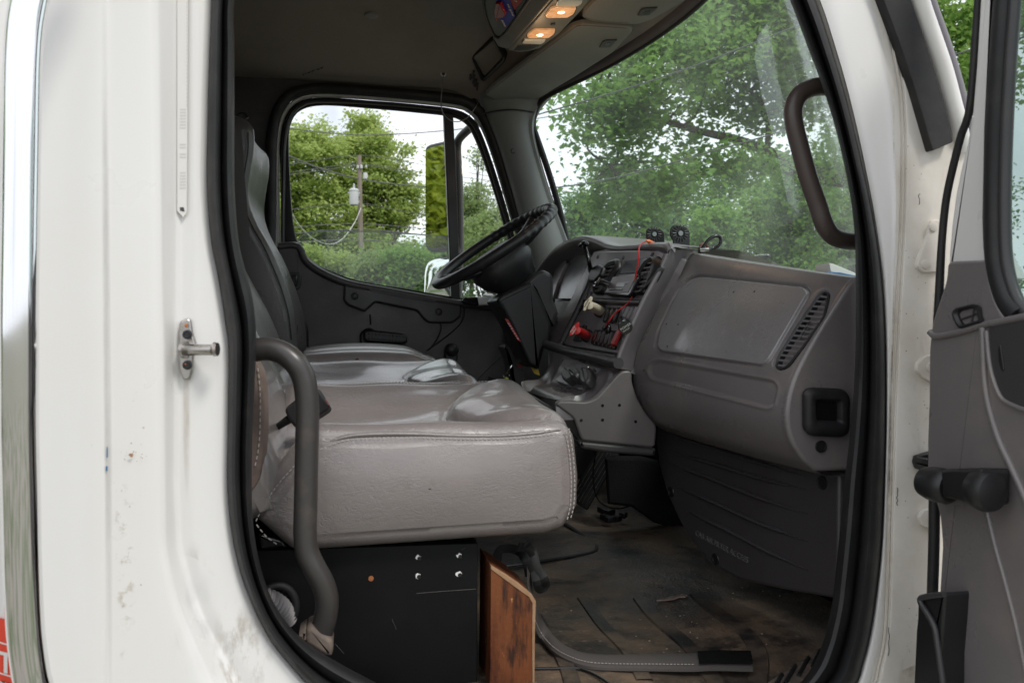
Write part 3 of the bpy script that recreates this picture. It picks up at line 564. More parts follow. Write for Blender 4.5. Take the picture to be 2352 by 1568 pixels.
# side of the body left of the rail, chrome rail, sticker
b = MB(); path = [P(c_, v_, 1.0) for v_, c_ in [(-330, 190), (-270, 165), (-200, 130), (-130, 98), (-60, 80), (0, 68), (60, 58), (130, 53), (200, 51), (300, 49.5), (400, 48), (550, 46), (700, 44.5), (850, 44.5), (1000, 45), (1130, 48), (1270, 51), (1400, 56), (1480, 62), (1568, 76), (1640, 100)]]
b.tube(spl(path, 90), .0190, 28); tag(b.build('grab_rail', M['chrome'], T), 'long polished chrome grab rail on the rear corner')
b = MB(); ST = b
b.prism(pxl([(-80, 1400), (22, 1424), (30, 1500), (48, 1568), (60, 1640), (-80, 1610)], P, 1.0965), (0, -1, 0), .0008); RS = b.build('red_sticker', M['stickerred'], T)
def qd(pts): return pxl(pts, P, 1.0952)
b = MB()
b.prism(qd([(-60, 1455), (20, 1479), (20, 1482.5), (-60, 1459)]), (0, -1, 0), .0003); b.prism(qd([(-60, 1524), (40, 1556), (40, 1559), (-60, 1527)]), (0, -1, 0), .0003)
b.prism(qd([(-8, 1492), (26, 1501), (26, 1509), (17, 1507), (17, 1546), (8.5, 1544), (8.5, 1504), (-8, 1500)]), (0, -1, 0), .0003)
b.prism(qd([(-30, 1555), (22, 1570), (20, 1592), (-30, 1582)]), (0, -1, 0), .0003); b.build('sticker_lettering', M['stickerwhite'], RS)
b = MB(); o_ = P(-4, 1578, 1.0945); text_mb(b, '394', .0125, o_, P(20, 1584, 1.0945)-o_, (0, 0, 1)); b.build('sticker_number', M['ink'], RS)
# ---------------------------------------------------------------- A pillar (front side of the opening)
seal_out_R = [(-700, 1610), (-450, 1700), (-200, 1790), (0, 1872), (100, 1906), (200, 1936), (300, 1962), (400, 1985), (500, 2006), (600, 2022), (700, 2031), (850, 2036), (1000, 2035), (1150, 2031), (1250, 2026), (1350, 2016), (1430, 2004), (1500, 1990), (1568, 1968), (1620, 1940), (1700, 1880), (1800, 1740)]
grv = [(-700, 1740), (-200, 1930), (0, 2026), (179, 2067), (307, 2074), (512, 2072), (717, 2060), (900, 2052), (1055, 2047), (1310, 2040), (1463, 2034), (1568, 2010), (1700, 1930), (1800, 1820)]
outR = [(-700, 1860), (-200, 2060), (0, 2138), (100, 2172), (200, 2206), (240, 2218), (345, 2236), (500, 2240), (1800, 2260)]
rows = []
for v in VR:
    s0, s1, s2 = Lu(seal_out_R, v), Lu(grv, v), Lu(outR, v)
    us = [s0-18, s0, s0+10, s0+(s1-s0)*.55, s1-7, s1-3, s1+1, s1+5, s1+10, s1+(s2-s1)*.4, s1+(s2-s1)*.7, s2-14, s2-2, s2+2]
    ys = [1.172, 1.150, 1.143, 1.139, 1.138, 1.1415, 1.1365, 1.141, 1.136, 1.136, 1.137, 1.140, 1.150, 1.175]
    s = np.linspace(0, len(us)-1, 105); rows.append([P(np.interp(k, range(len(us)), us), v, np.interp(k, range(len(us)), ys)) for k in s])
g = np.array(rows)
for _ in range(2): g[:, 1:-1] = g[:, 1:-1]*.5+(g[:, :-2]+g[:, 2:])*.25
g2 = np.array([spl(g[:, j], len(VR)*3) for j in range(g.shape[1])]).transpose(1, 0, 2)
b = MB(); b.grid(g2); FP = b.build('front_pillar', M['grime_white'], T, ang=60); tag(FP, 'grimy off-white pillar ahead of the door opening')
gA = g2.copy()
for uv, rad, col in [((2108, 450), (.03, .05, .09), (.17, .14, .11)), ((2120, 700), (.03, .05, .08), (.22, .18, .14)), ((2100, 1060), (.02, .05, .05), (.15, .11, .08)), ((2105, 1230), (.02, .05, .06), (.2, .16, .12)), ((2090, 1480), (.03, .05, .08), (.25, .2, .15)), ((2050, 800), (.004, .03, .5), (.3, .24, .18))]:
    stain_or_shade(gA, FP, uv, rad, 'dirt_stain', col, lo=.42, hi=.68, mx_=.85, sc=22)
# cleaner inner band, black drip strip, white outer tube, grey trim
b = MB(); rr = []
for v in VR:
    s0, s1 = Lu(seal_out_R, v), Lu(grv, v); rr.append([P(s0+(s1-6-s0)*t, v, 1.1345+.009*abs(2*t-1)**3+(.012 if t in (0,) else 0)) for t in np.linspace(0, 1, 14)])
b.grid(np.array([spl(np.array(rr)[:, j], 84) for j in range(14)]).transpose(1, 0, 2)); b.build('pillar_flange', M['white'], FP)
b = MB(); b.prism(fillet(pxl([(1985, -120), (2055, -120), (2093, 0), (2124, 90), (2152, 180), (2173, 250), (2190, 326), (2143, 346), (2125, 285), (2102, 205), (2070, 108), (2030, 0)], P, 1.120), .004), (0, -1, 0), .018, .0008); b.build('drip_strip', M['rubber'], FP)
b = MB(); b.tube(spl([P(2060, -160, 1.128), P(2112, 0, 1.128), P(2140, 80, 1.128), P(2168, 160, 1.128), P(2190, 240, 1.128), P(2203, 290, 1.13), P(2212, 345, 1.14)], 40), [.014, .0135, .013, .0125, .012], 16); b.build('pillar_edge', M['white'], FP)
b = MB(); b.tube(spl([P(2075, -200, 1.14), P(2138, 0, 1.14), P(2166, 80, 1.14), P(2192, 160, 1.14), P(2214, 240, 1.14), P(2232, 320, 1.14)], 40), .0075, 12); b.build('windshield_trim', M['roofside'], FP)
# hinge leaves
for lab, pts in [('hinge_plate', [(2142, 505), (2160, 505), (2160, 624), (2122, 626), (2108, 612), (2112, 590), (2128, 550)]), ('hinge_plate', [(2150, 812), (2125, 818), (2108, 835), (2106, 850), (2118, 866), (2150, 884)]), ('hinge_plate', [(2150, 1165), (2122, 1172), (2112, 1188), (2118, 1206), (2150, 1222)])]:
    b = MB(); b.prism(fillet(pxl(pts, P, 1.129), .004), (0, -1, 0), .008, .0015)
    h = b.build(lab, M['grime_white'], FP); q = np.array(pts, float).mean(0); b = MB()
    for (u, v) in ([(2142, 521), (2125, 607)] if pts[0][1] < 600 else [(q[0]+10, q[1])]): b.lathe([(0, 0), (.0075, 0), (.007, .003), (.004, .0038), (0, .0038)], P(u, v, 1.1295), (0, -1, 0), 14)
    b.build('hinge_bolt', M['grime_white'], h)
b = MB(); b.prism(fillet(pxl([(2150, 1036), (2110, 1048), (2106, 1062), (2112, 1078), (2150, 1092)], P, 1.12), .003), (0, -1, 0), .012, .003); b.box(P(2140, 1058, 1.105), (.03, .03, .008)); b.box(P(2140, 1072, 1.105), (.03, .03, .006)); tag(b.build('door_switch', M['blackgloss'], FP), 'small black plunger between the hinges')
b = MB()
for i in range(60):
    u, v = RNG.uniform(2080, 2130), RNG.uniform(300, 1500); r_ = RNG.uniform(.4, 1.3); an = np.linspace(0, 2*math.pi, 7)[:-1]
    b.prism(np.array([P(u+r_*RNG.uniform(.5, 1.3)*math.cos(a), v+r_*RNG.uniform(.5, 1.3)*math.sin(a), 1.1335) for a in an]), (0, -1, 0), .0003)
for v0, v1, u0 in [(1440, 1505, 2041), (1120, 1160, 2062), (445, 470, 2112)]: b.tube(spl([P(u0+RNG.normal(0, 1.2), v, 1.1325) for v in np.linspace(v0, v1, 8)], 20), .0006, 5)
b.build('paint_chip', M['ink'], FP)['kind'] = 'stuff'
# ---------------------------------------------------------------- door opening rubber seal, one closed loop
def loop_from(L_, R_, top, bot): return L_+bot+R_[::-1]+top
vs = [v for v in VR if -450 <= v <= 1568]
outL = [(Lu(seal_out_L, v), v) for v in vs]; outRr = [(Lu(seal_out_R, v), v) for v in vs]
bot_o = [(760, 1622), (850, 1668), (980, 1696), (1200, 1706), (1500, 1704), (1700, 1690), (1830, 1662), (1910, 1620)]
top_o = [(1600, -600), (1450, -680), (1200, -700), (900, -690), (640, -640), (560, -560)]
OUT = loop_from(outL, outRr, top_o, bot_o)
seal_in_L = [(-450, 600), (0, 537), (100, 537), (400, 537), (500, 541), (560, 548), (620, 562), (700, 583), (780, 588), (900, 583), (1000, 579), (1130, 577), (1200, 580), (1280, 591), (1350, 612), (1400, 636), (1450, 672), (1490, 722), (1530, 790), (1568, 862)]
seal_in_R = [(-450, 1640), (-200, 1735), (0, 1815), (100, 1853), (200, 1890), (300, 1921), (400, 1944), (480, 1958), (560, 1965), (700, 1967), (850, 1966), (980, 1956), (1080, 1944), (1180, 1935), (1280, 1925), (1380, 1914), (1450, 1900), (1500, 1884), (1540, 1862), (1568, 1838)]
inL = [(Lu(seal_in_L, v), v) for v in vs]; inRr = [(Lu(seal_in_R, v), v) for v in vs]
bot_i = [(900, 1590), (980, 1612), (1100, 1622), (1200, 1626), (1400, 1626), (1600, 1618), (1700, 1608), (1790, 1588)]
top_i = [(1560, -540), (1430, -620), (1200, -640), (900, -630), (690, -590), (640, -520)]
INN = loop_from(inL, inRr, top_i, bot_i)
prof = [(0, 1.150), (.03, 1.138), (.10, 1.126), (.20, 1.120), (.32, 1.120), (.42, 1.127), (.50, 1.146), (.54, 1.156), (.58, 1.148), (.66, 1.138), (.76, 1.134), (.86, 1.138), (.94, 1.150), (1.0, 1.175), (1.02, 1.21)]
O_ = spl(OUT, 420, True, 6); I_ = spl(INN, 420, True, 6)
# pair the two loops by nearest points kept in order
def pair(A, B):
    B = B[np.argmin(np.linalg.norm(B-A[0], axis=1)):].tolist()+B[:np.argmin(np.linalg.norm(B-A[0], axis=1))].tolist(); return np.array(B)
I_ = pair(O_, I_)
b = MB(); G = []
for k in range(len(O_)):
    o2, i2 = O_[k], I_[k]; G.append([P(*(o2+(i2-o2)*t), y) for t, y in prof])
b.grid(np.array(G), cu=True); DS = b.build('door_seal', M['rubber'], T, ang=50); tag(DS, 'thick black rubber seal round the door opening')
# sill tread behind the seal at lower right, jamb lining
b = MB(); Gj = [[P(*(O_[k]+(I_[k]-O_[k])*.9), 1.165), P(*(O_[k]+(I_[k]-O_[k])*.97), 1.23), P(*(O_[k]+(I_[k]-O_[k])*.90), 1.29)] for k in range(len(O_))]
b.grid(np.array(Gj), cu=True); b.build('door_jamb', M['black'], T)
# ---------------------------------------------------------------- outer shell pieces out of the frame (they keep the light out as the real roof does)
def panel(name, pts, mt, par=T): return mesh(name, pts, [tuple(range(len(pts)))], mt, par, False)
XB, XW = -.55, .98
ZC = EZ+1.0                                             # ceiling
b = MB()
zt = P(1200, -690, YS)[2]
b.grid(np.array([[(XB-.05+(x2-XB+.05)*k, y_, z_) for y_, z_, x2 in [(1.16, zt-.04, .66), (1.17, zt+.1, .68), (1.22, ZC+.10, .72), (1.5, ZC+.16, .84), (2.1, ZC+.17, .98), (2.8, ZC+.16, .80), (3.15, ZC+.06, .60), (3.22, EZ+.90, .56)]] for k in (0, .5, .9, 1)])); tag(b.build('roof', M['white'], T), 'white cab roof')
b = MB(); b.grid(np.array([[(XB, 1.12, z), (XB, 3.2, z)] for z in (FZ-.2, ZC+.14)])); b.build('back_wall', M['fabric'], T)
b = MB(); b.box((.35, 1.155, FZ-.17), (1.9, .03, .26)); b.box((.3, 2.15, FZ-.30), (1.7, 1.98, .08)); b.box((.95, 2.15, FZ-.16), (.06, 1.98, .2)); tag(b.build('cab_base', M['white'], T), 'painted sheet below the door opening')

b = MB(); b.prism(pxl([(760, 1622), (850, 1668), (980, 1696), (1200, 1706), (1500, 1704), (1700, 1690), (1830, 1662), (1910, 1618), (1950, 1700), (1950, 2300), (600, 2300), (600, 1750)], P, 1.152), (0, -1, 0), .03, .004); b.build('rocker_panel', M['white'], T)
# ================================================================ FAR SIDE: DRIVER DOOR
YD = 3.02
b = MB(); b.grid(np.array([[(XB, 1.16, FZ), (XB, 3.1, FZ)], [(1.02, 1.16, FZ), (1.02, 3.1, FZ)]])); b.build('floor', M['carpet'], T)
b = MB(); b.grid(np.array([[(1.02, 1.18, z), (1.02, 3.1, z)] for z in (FZ, EZ+.05)])); b.build('firewall', M['carpet'], T)
Gp = [(664, 345), (667, 290), (688, 256), (740, 243), (850, 250), (960, 260), (1030, 268), (1062, 280), (1080, 300), (1100, 345), (1130, 430), (1155, 515), (1185, 625), (1194, 690), (1150, 694), (1045, 682), (960, 668), (900, 658), (850, 650), (800, 638), (740, 613), (702, 585), (682, 550), (673, 500), (667, 420)]
Dp = [(612, 480), (612, 400), (613, 330), (620, 275), (640, 232), (675, 207), (740, 198), (860, 206), (960, 214), (1040, 222), (1088, 238), (1120, 270), (1150, 345), (1193, 487), (1222, 600), (1245, 720), (1245, 850), (1200, 950), (1000, 1000), (800, 1000), (650, 980), (614, 900), (612, 700)]
def ang_ring(A, B, c, n=160):
    out = []
    for L_ in (A, B):
        q = spl(L_, 900, True, 8); a = np.arctan2(q[:, 1]-c[1], q[:, 0]-c[0]); o = np.argsort(a); t = np.linspace(-math.pi, math.pi, n, endpoint=False)
        out.append(np.stack([np.interp(t, a[o], q[o, k], period=2*math.pi) for k in (0, 1)], -1))
    return out
ga, da = ang_ring(Gp, Dp, (900, 460))
def ring_px(pa, pb, prof, name, m, parent, **k):
    b = MB(); b.grid(np.array([[P(*(pa[i]+(pb[i]-pa[i])*t), y) for t, y in prof] for i in range(len(pa))]), cu=True); return b.build(name, m, parent, **k)
DD = ring_px(ga, da, [(0, 3.09), (0, 3.055), (.03, 3.045), (.15, 3.045), (.42, 3.05)], 'driver_door', M['black'], T); tag(DD, 'closed far door with its window lowered halfway')
def mixp(t): return ga+(da-ga)*t
# pale painted door edge and rubber, built as true-width bands along the outline
def band(path, w, Y, m, name, parent, dep=.012):
    b = MB(); b.tube(spl([P(u, v, Y) for u, v in path], 60), w, 14, flat=.55); return b.build(name, m, parent)
band([(640, 620), (638, 500), (637, 400), (639, 320), (650, 268), (680, 232), (740, 219), (900, 229), (1040, 243), (1078, 256), (1104, 285), (1133, 355), (1172, 485), (1205, 600), (1225, 700)], .014, 3.05, M['whitepaint2'], 'painted_edge', DD)
band([(650, 620), (650, 500), (651, 400), (653, 330), (664, 272), (690, 243), (740, 232), (900, 240), (1035, 255), (1068, 267), (1092, 293), (1118, 355), (1158, 485), (1195, 600), (1215, 700)], .014, 3.035, M['black'], 'window_channel', DD)
b = MB(); b.tube(spl([P(u, v, 3.015) for u, v in [(622, 900), (621, 700), (621, 500), (622, 400), (623, 330), (632, 270), (655, 228), (690, 209), (740, 203), (860, 210), (1040, 227), (1086, 244), (1113, 274), (1142, 348), (1184, 487), (1214, 600), (1235, 720)]], 90), .019, 16); tag(b.build('door_rubber', M['rubber'], T), 'black rubber round the far door frame')
# lining around it
big = [(330, 200), (330, -50), (700, -60), (1000, -40), (1120, 120), (1205, 250), (1235, 400), (1262, 540), (1300, 700), (1420, 760), (1420, 1300), (1000, 1350), (600, 1350), (330, 1200), (330, 700)]
d2, bg2 = ang_ring(Dp, big, (900, 500))
b = MB(); b.grid(np.array([[P(*(d2[i]+(bg2[i]-d2[i])*t), y) for t, y in [(0, 3.05), (.3, 3.04), (1, 3.05)]] for i in range(len(d2))]), cu=True); b.build('side_lining', M['taupe_dark'], T)
# lower panel with its curved sill
DPp = [(636, 570), (640, 557), (686, 556), (700, 588), (740, 617), (800, 642), (850, 654), (900, 662), (960, 673), (1045, 687), (1140, 699), (1260, 712), (1290, 1100), (1200, 1260), (700, 1260), (630, 1100)]
b = MB(); b.prism(fillet(pxl(DPp, P, 2.985), .006, 3), (0, -1, 0), .05, .010, 4); DPN = b.build('door_panel', M['taupe_dark'], DD)
b = MB(); b.tube(spl([P(u, v, Y_) for u, v, Y_ in [(640, 566, 2.99), (684, 566, 2.99), (702, 600, 2.985), (742, 628, 2.98), (800, 651, 2.978), (900, 670, 2.975), (1045, 695, 2.972), (1140, 706, 2.972), (1250, 718, 2.97)]], 60), .013, 12); b.build('sill_roll', M['taupe_dark'], DD)
def px_prism(name, pts, Y, th, r, m, parent, fil=.005, n=(0, -1, 0), lab=None):
    b = MB(); b.prism(fillet(pxl(pts, P, Y), fil, 4), n, th, r); o = b.build(name, m, parent)
    if lab: o['label'] = lab
    return o
PH = px_prism('pull_handle', [(790, 652), (1062, 700), (1058, 728), (1040, 742), (985, 742), (972, 732), (958, 714), (862, 694), (852, 704), (838, 716), (800, 702), (788, 690)], 2.962, .035, .008, M['dark'], DD, .008)
for u, v in [(815, 680), (1008, 716)]:
    b = MB(); b.lathe([(.014, -.002), (.014, .002), (.011, .0025), (.009, 0), (.006, .001), (0, .001)], P(u, v, 2.961), (0, -1, 0), 16); b.build('screw_cap', M['black'], PH)
px_prism('slot', [(845, 662), (950, 679), (1010, 690), (1000, 695), (920, 683), (850, 668)], 2.9605, .004, .001, M['black'], PH)
b = MB(); b.lathe([(.034, -.004), (.034, .004), (.030, .007), (.026, .003), (0, .002)], P(848, 775, 2.977), (0, -1, 0), 22); cup = b.build('handle_cup', M['black'], DD)
b = MB(); b.prism(fillet(pxl([(834, 760), (850, 757), (925, 765), (936, 772), (936, 786), (926, 790), (850, 786), (836, 782)], P, 2.93), .01, 4), (0, -1, .1), .02, .007); o = b.build('inside_lever', M['black'], DD)
b = MB()
for r_ in (766, 777):
    for k in range(11): b.ball(P(848+k*7.8, r_+k*.7, 2.929), (.003, .002, .003), 5)
d_ = b.build('grip_dots', M['black'], o); d_['kind'] = 'stuff'
LK = px_prism('lock_bezel', [(657, 632), (664, 624), (686, 625), (692, 633), (692, 655), (686, 665), (668, 665), (658, 652)], 2.976, .008, .003, M['black'], DD, .01)
px_prism('lock_lever', [(668, 631), (682, 631), (684, 640), (682, 657), (670, 657), (668, 645)], 2.970, .012, .004, M['blackgloss'], LK)
b = MB(); b.prism(fillet(pxl([(1022, 800), (1028, 790), (1044, 789), (1053, 797), (1050, 845), (1046, 870), (1020, 870)], P, 2.95), .012), (0, -1, 0), .02, .006); ck = b.build('window_crank', M['black'], DD)
b = MB(); b.lathe([(.023, 0), (.023, .025), (.02, .036), (.012, .041), (0, .042)], P(1037, 803, 2.95), (0, -1, 0), 20); b.build('knob', M['black'], ck)
for pth in [[(1065, 702), (1066, 722), (1058, 742), (1035, 765), (1008, 785), (980, 805)], [(1012, 742), (1012, 760), (1000, 785), (985, 803)], [(850, 722), (852, 745)]]: b = MB(); b.tube(spl([P(u, v, 2.9795) for u, v in pth], 24), .0028, 6); b.build('panel_seam', M['black'], DPN)
b = MB(); b.tube(spl([P(u, v, 2.94) for u, v in [(682, 728), (690, 735), (699, 752), (701, 790), (701, 850)]], 24), .012, 10); tag(b.build('seat_belt_stalk', M['black'], T), 'black curved stalk beside the driver seat back')
# divider bar, glasses
b = MB(); b.prism(pxl([(1019, 258), (1041, 262), (1050, 430), (1057, 690), (1037, 690), (1028, 480)], P, 3.035), (0, -1, 0), .03, .004); b.build('divider_bar', M['black'], DD)
b = MB(); b.cap(pxl([(683, 556), (690, 545), (705, 535), (730, 530), (760, 529), (820, 531), (900, 535), (1037, 543), (1050, 700), (900, 680), (700, 620), (680, 580)], P, 3.07)); gl = b.build('lowered_glass', M['glass2'], DD, smooth=False)
b = MB(); b.tube(spl([P(u, v, 3.069) for u, v in [(683, 556), (690, 545), (705, 535), (730, 530), (760, 529), (820, 531), (900, 535), (1037, 543)]], 60), .0022, 6); b.build('glass_edge', mat('pale_glass_edge', (.55, .62, .58), .2), gl)
b = MB(); b.cap(pxl([(1040, 262), (1066, 276), (1084, 300), (1104, 345), (1134, 430), (1160, 515), (1190, 625), (1200, 700), (1050, 700)], P, 3.07)); b.build('quarter_glass', M['glass'], DD, smooth=False)
tag(px_prism('scanner', [(1062, 690), (1066, 684), (1095, 682), (1120, 680), (1138, 683), (1140, 692), (1134, 700), (1100, 702), (1068, 698)], 2.93, .05, .006, [M['offwhite']][0], None, .006), 'small white and black handheld device lying on the far window sill', 'device')
sc_ = bpy.data.objects['scanner']
px_prism('rubber_end', [(1061, 691), (1066, 683), (1098, 681), (1102, 702), (1068, 699)], 2.9285, .053, .006, M['blackgloss'], sc_, .006)
b = MB(); b.lathe([(.020, 0), (.020, .008), (.017, .010), (.010, .009), (0, .009)], P(1122, 682, 2.95), (0, -.3, 1), 20); b.build('dial', M['offwhite'], sc_)
# ---------------------------------------------------------------- outside mirrors of the driver side
def mirror(name, lab, pts, Y, tgt, parent, bulge=0., rim=.012):
    c = P(*np.mean(pts, 0), Y); v1 = (CAM-c)/np.linalg.norm(CAM-c); v2 = np.asarray(tgt, float)-c; v2 /= np.linalg.norm(v2); n = v1+v2; n /= np.linalg.norm(n); pl = (c, n)
    lp = fillet(pxl(pts, PQ, pl), .03, 5); b = MB(); b.prism(lp, n, .022, .008); fr = b.build(name, M['black'], parent); fr['label'] = lab
    cen = lp.mean(0); b = MB(); rings = []
    for k in np.linspace(0, 1, 9):
        rings.append(cen+(lp-cen)*(.93*k)+n*(.0015+bulge*(1-k*k)))
    b.grid(np.array(rings), cv=True); b.build('mirror_glass', M['mirror'], fr); return fr
ms = empty('side_mirrors', tuple(P(1050, 500, 3.3))); attach(ms, T); ms['label'] = 'upright and round mirrors on a bracket outside the driver window'
mirror('upright_mirror', 'tall flat mirror', [(976, 340), (984, 332), (1026, 322), (1036, 330), (1040, 560), (1030, 574), (988, 579), (976, 570)], 3.35, (-9.5, 14, 5.4), ms)
mirror('round_mirror', 'bulging lower mirror reflecting trees and sky', [(974, 625), (980, 602), (1000, 592), (1036, 590), (1046, 600), (1048, 700), (972, 700)], 3.35, (-16, 7, 3.2), ms, .022)
b = MB(); b.tube(spl([P(1052, 700, 3.36), P(1056, 560, 3.40), P(1054, 420, 3.41), P(1050, 340, 3.40), P(1056, 318, 3.37), P(1078, 296, 3.3), P(1110, 270, 3.2)], 40), .017, 12); b.build('mirror_arm', M['bar2'], ms)
# ================================================================ FRONT GLASS, PILLAR, ROOF LINING
def sm(x): x = np.clip(x, 0, 1); return x*x*(3-2*x)
def hcurve(y):
    q = np.clip((y-2.12)/.86, -1.06, 1.06); e = np.maximum(1-q*q, 0); return .67+.28*(1-q*q), EZ+.80+.088*e**.6
def bcurve(y):
    q = np.clip((y-2.12)/.86, -1.06, 1.06); return .86+.28*(1-q*q), EZ+.22-.16*(1-q*q)
def WS(y, t):                       # windshield: t=0 bottom, 1 header
    hx, hz = hcurve(y); bx, bz = bcurve(y); hx, bx = hx-.018*sm((y-2.6)/.35), bx-.03*sm((y-2.6)/.35); return np.array([bx+(hx-bx)*t+.015*math.sin(math.pi*t), y, bz+(hz-bz)*t])
ys = np.linspace(1.26, 2.985, 60)
b = MB(); b.grid(np.array([[WS(y, t) for t in np.linspace(-.42, 1.0, 28)] for y in ys])); WG_ = b.build('windshield', M['wsglass'], T); tag(WG_, 'large dusty windshield')
# frame of the windshield: far side, header band, corner
cor = []
for k in range(0, 13):
    a = math.pi/2*k/12; cor.append(WS(2.985-.10*(1-math.sin(a)), 1-.13*(1-math.cos(a))))
far_edge = [WS(2.985, t) for t in np.linspace(0, .87, 20)]
top_edge = [WS(y, 1.0) for y in np.linspace(2.885, 1.30, 60)]
edge = np.array(far_edge+cor[::-1][0:0]+[WS(2.985-.10*(1-math.cos(a)), .87+.13*math.sin(a)) for a in np.linspace(0, math.pi/2, 12)]+top_edge)
b = MB(); off = np.array([-.012, 0, -.004]); b.tube(resample(edge+off, 160), .016, 12, flat=.7); b.build('windshield_rubber', M['rubber'], T)
# header trim under the glass edge
b = MB(); G = []
for y in np.linspace(2.9, 1.28, 60):
    hx, hz = hcurve(y); G.append([(hx+.004, y, hz+.03), (hx-.004, y, hz-.005), (hx-.022, y, hz-.014), (hx-.042, y, hz-.010), (hx-.055, y, hz+.004), (hx-.06, y, hz+.05)])
b.grid(np.array(G)); b.build('header_trim', mat('purple_brown_trim', (.085, .065, .065), .6), T)
# far A-pillar trim
L_e = [(1100, 215, 2.99), (1112, 245, 2.99), (1122, 272, 2.985), (1150, 345, 2.98), (1192, 485, 2.97), (1222, 600, 2.96), (1248, 720, 2.95)]
R_e = [(1262, 215, 2.90), (1234, 248, 2.93), (1222, 285, 2.94), (1230, 340, 2.945), (1263, 450, 2.95), (1304, 560, 2.94), (1345, 690, 2.93)]
le = spl([P(*q) for q in L_e], 50); re_ = spl([P(*q) for q in R_e], 50)
b = MB(); G = []
for i in range(50):
    G.append([le[i]+np.array([0, .05, 0])]+[le[i]+(re_[i]-le[i])*t+np.array([0, -.028*math.sin(math.pi*min(t*1.15, 1))**.6, 0]) for t in np.linspace(0, 1, 12)]+[re_[i]+np.array([.02, .04, 0])])
b.grid(np.array(G)); FA = b.build('far_pillar_trim', M['trimgrey'], T); tag(FA, 'smooth grey cover of the far windshield pillar')
for u, v in [(1179, 347), (1222, 461)]:
    b = MB(); b.lathe([(.0095, -.002), (.0095, .002), (.0075, .003), (.006, -.001), (0, -.001)], P(u, v, 2.945), (-.2, -1, 0), 16); b.build('screw_recess', M['black'], FA)
b = MB(); b.tube(spl([P(u, v, y) for u, v, y in [(1108, 262, 2.96), (1140, 255, 2.94), (1180, 252, 2.92), (1225, 258, 2.93)]], 20), .0025, 6); b.build('trim_seam', M['black'], FA)
# headliner
def sm(x): x = np.clip(x, 0, 1); return x*x*(3-2*x)
def HZ(x, y):
    hx, hz = hcurve(y); a = .125*sm((abs(y-2.12)-.40)/.52); d = (EZ+1.0-hz)*(1-sm((hx-.05-x)/.36))
    return EZ+1.0-(a**3+d**3)**(1/3)+.002*math.sin(x*9+y*5)
xs = np.linspace(0, 1, 70); b = MB()
b.grid(np.array([[(lambda x: (x, y, HZ(x, y)))(XB+(hcurve(y)[0]-.045-XB)*s) for s in xs] for y in np.linspace(1.2, 3.06, 80)])); HL = b.build('headliner', M['fabric'], T); tag(HL, 'stained fabric roof lining')
def HIT(u, v, y0=1.8, y1=3.05):
    for Y in np.linspace(y0, y1, 1200):
        p = P(u, v, Y)
        if p[2] >= HZ(p[0], Y): return p
    return P(u, v, y1)
# date scribble and marker strokes on the lining, button, grommet and wire
b = MB(); p0 = HIT(693, 172)+np.array([0, -.004, -.004]); p1 = HIT(722, 162)+np.array([0, -.004, -.004]); text_mb(b, '1/20/20', .033, p0, p1-p0, (0, .35, 1), th=.0003); b.build('date_scribble', mat('faint_pencil', (.05, .045, .042), .9), HL)
b = MB()
for pth in [[(1088, 162), (1085, 178), (1090, 172), (1086, 190), (1092, 180), (1089, 196)], [(1094, 182), (1091, 198), (1096, 190), (1095, 206)], [(1081, 170), (1080, 182), (1083, 176)]]:
    b.tube([HIT(u, v)+np.array([0, -.003, -.003]) for u, v in pth], .0035, 5)
b.build('marker_stroke', M['ink'], HL)
pt = HIT(1018, 170); b = MB(); b.lathe([(0, 0), (.010, 0), (.010, .006), (.0075, .008), (.0065, .004)], pt, (0.0, -1, -.25), 18); bt = b.build('coat_button', M['offwhite'], HL)
b = MB(); b.ball(pt+np.array([0, -.004, -.001]), (.006, .003, .006), 8); b.build('button_centre', M['black'], bt)
pt2 = HIT(1097, 235); b = MB(); b.lathe([(0, 0), (.024, 0), (.022, .005), (.010, .008), (.008, .004), (0, .004)], pt2, (-.1, -.7, -.7), 20); b.build('grommet', M['black'], HL)
b = MB(); b.tube(spl([pt+np.array([0, -.004, -.008]), P(1016, 200, 2.9), P(1013, 232, 2.88), P(1017, 258, 2.87), P(1032, 275, 2.86), P(1052, 280, 2.86), P(1074, 270, 2.87), P(1090, 250, 2.89), pt2+np.array([0, -.01, -.004])], 50), .0016, 6); b.build('hanging_wire', mat('grey_wire', (.22, .21, .19), .5), HL)
b = MB(); pt3 = HIT(853, 36); b.lathe([(0, -.002), (.022, -.002), (.021, .003), (.012, .006), (0, .007)], pt3, (0, -.05, -1), 20); b.build('roof_button', M['visor'], HL)
# square opening in the lining
pl = plane3(HIT(1132, 90), HIT(1157, 133)+np.array([0, .0, -.01]), HIT(1110, 181)); pl = (pl[0]+pl[1]*.012, pl[1])
oq = [(1134, 84), (1163, 134), (1158, 144), (1112, 188), (1104, 184), (1083, 134), (1086, 126)]; iq = [(1134, 92), (1156, 133), (1153, 139), (1112, 180), (1108, 178), (1089, 134), (1091, 129)]
b = MB(); oo = fillet(pxl(oq, PQ, pl), .008); ii = fillet(pxl(iq, PQ, pl), .006); n = pl[1]; b.grid(np.array([oo-n*.03, oo, oo+(ii-oo)*.4+n*.005, ii+n*.002, ii-n*.07]), cv=True); b.cap(ii-n*.07); LO = b.build('lining_pocket', M['black'], T); tag(LO, 'square black pocket opening in the roof lining')
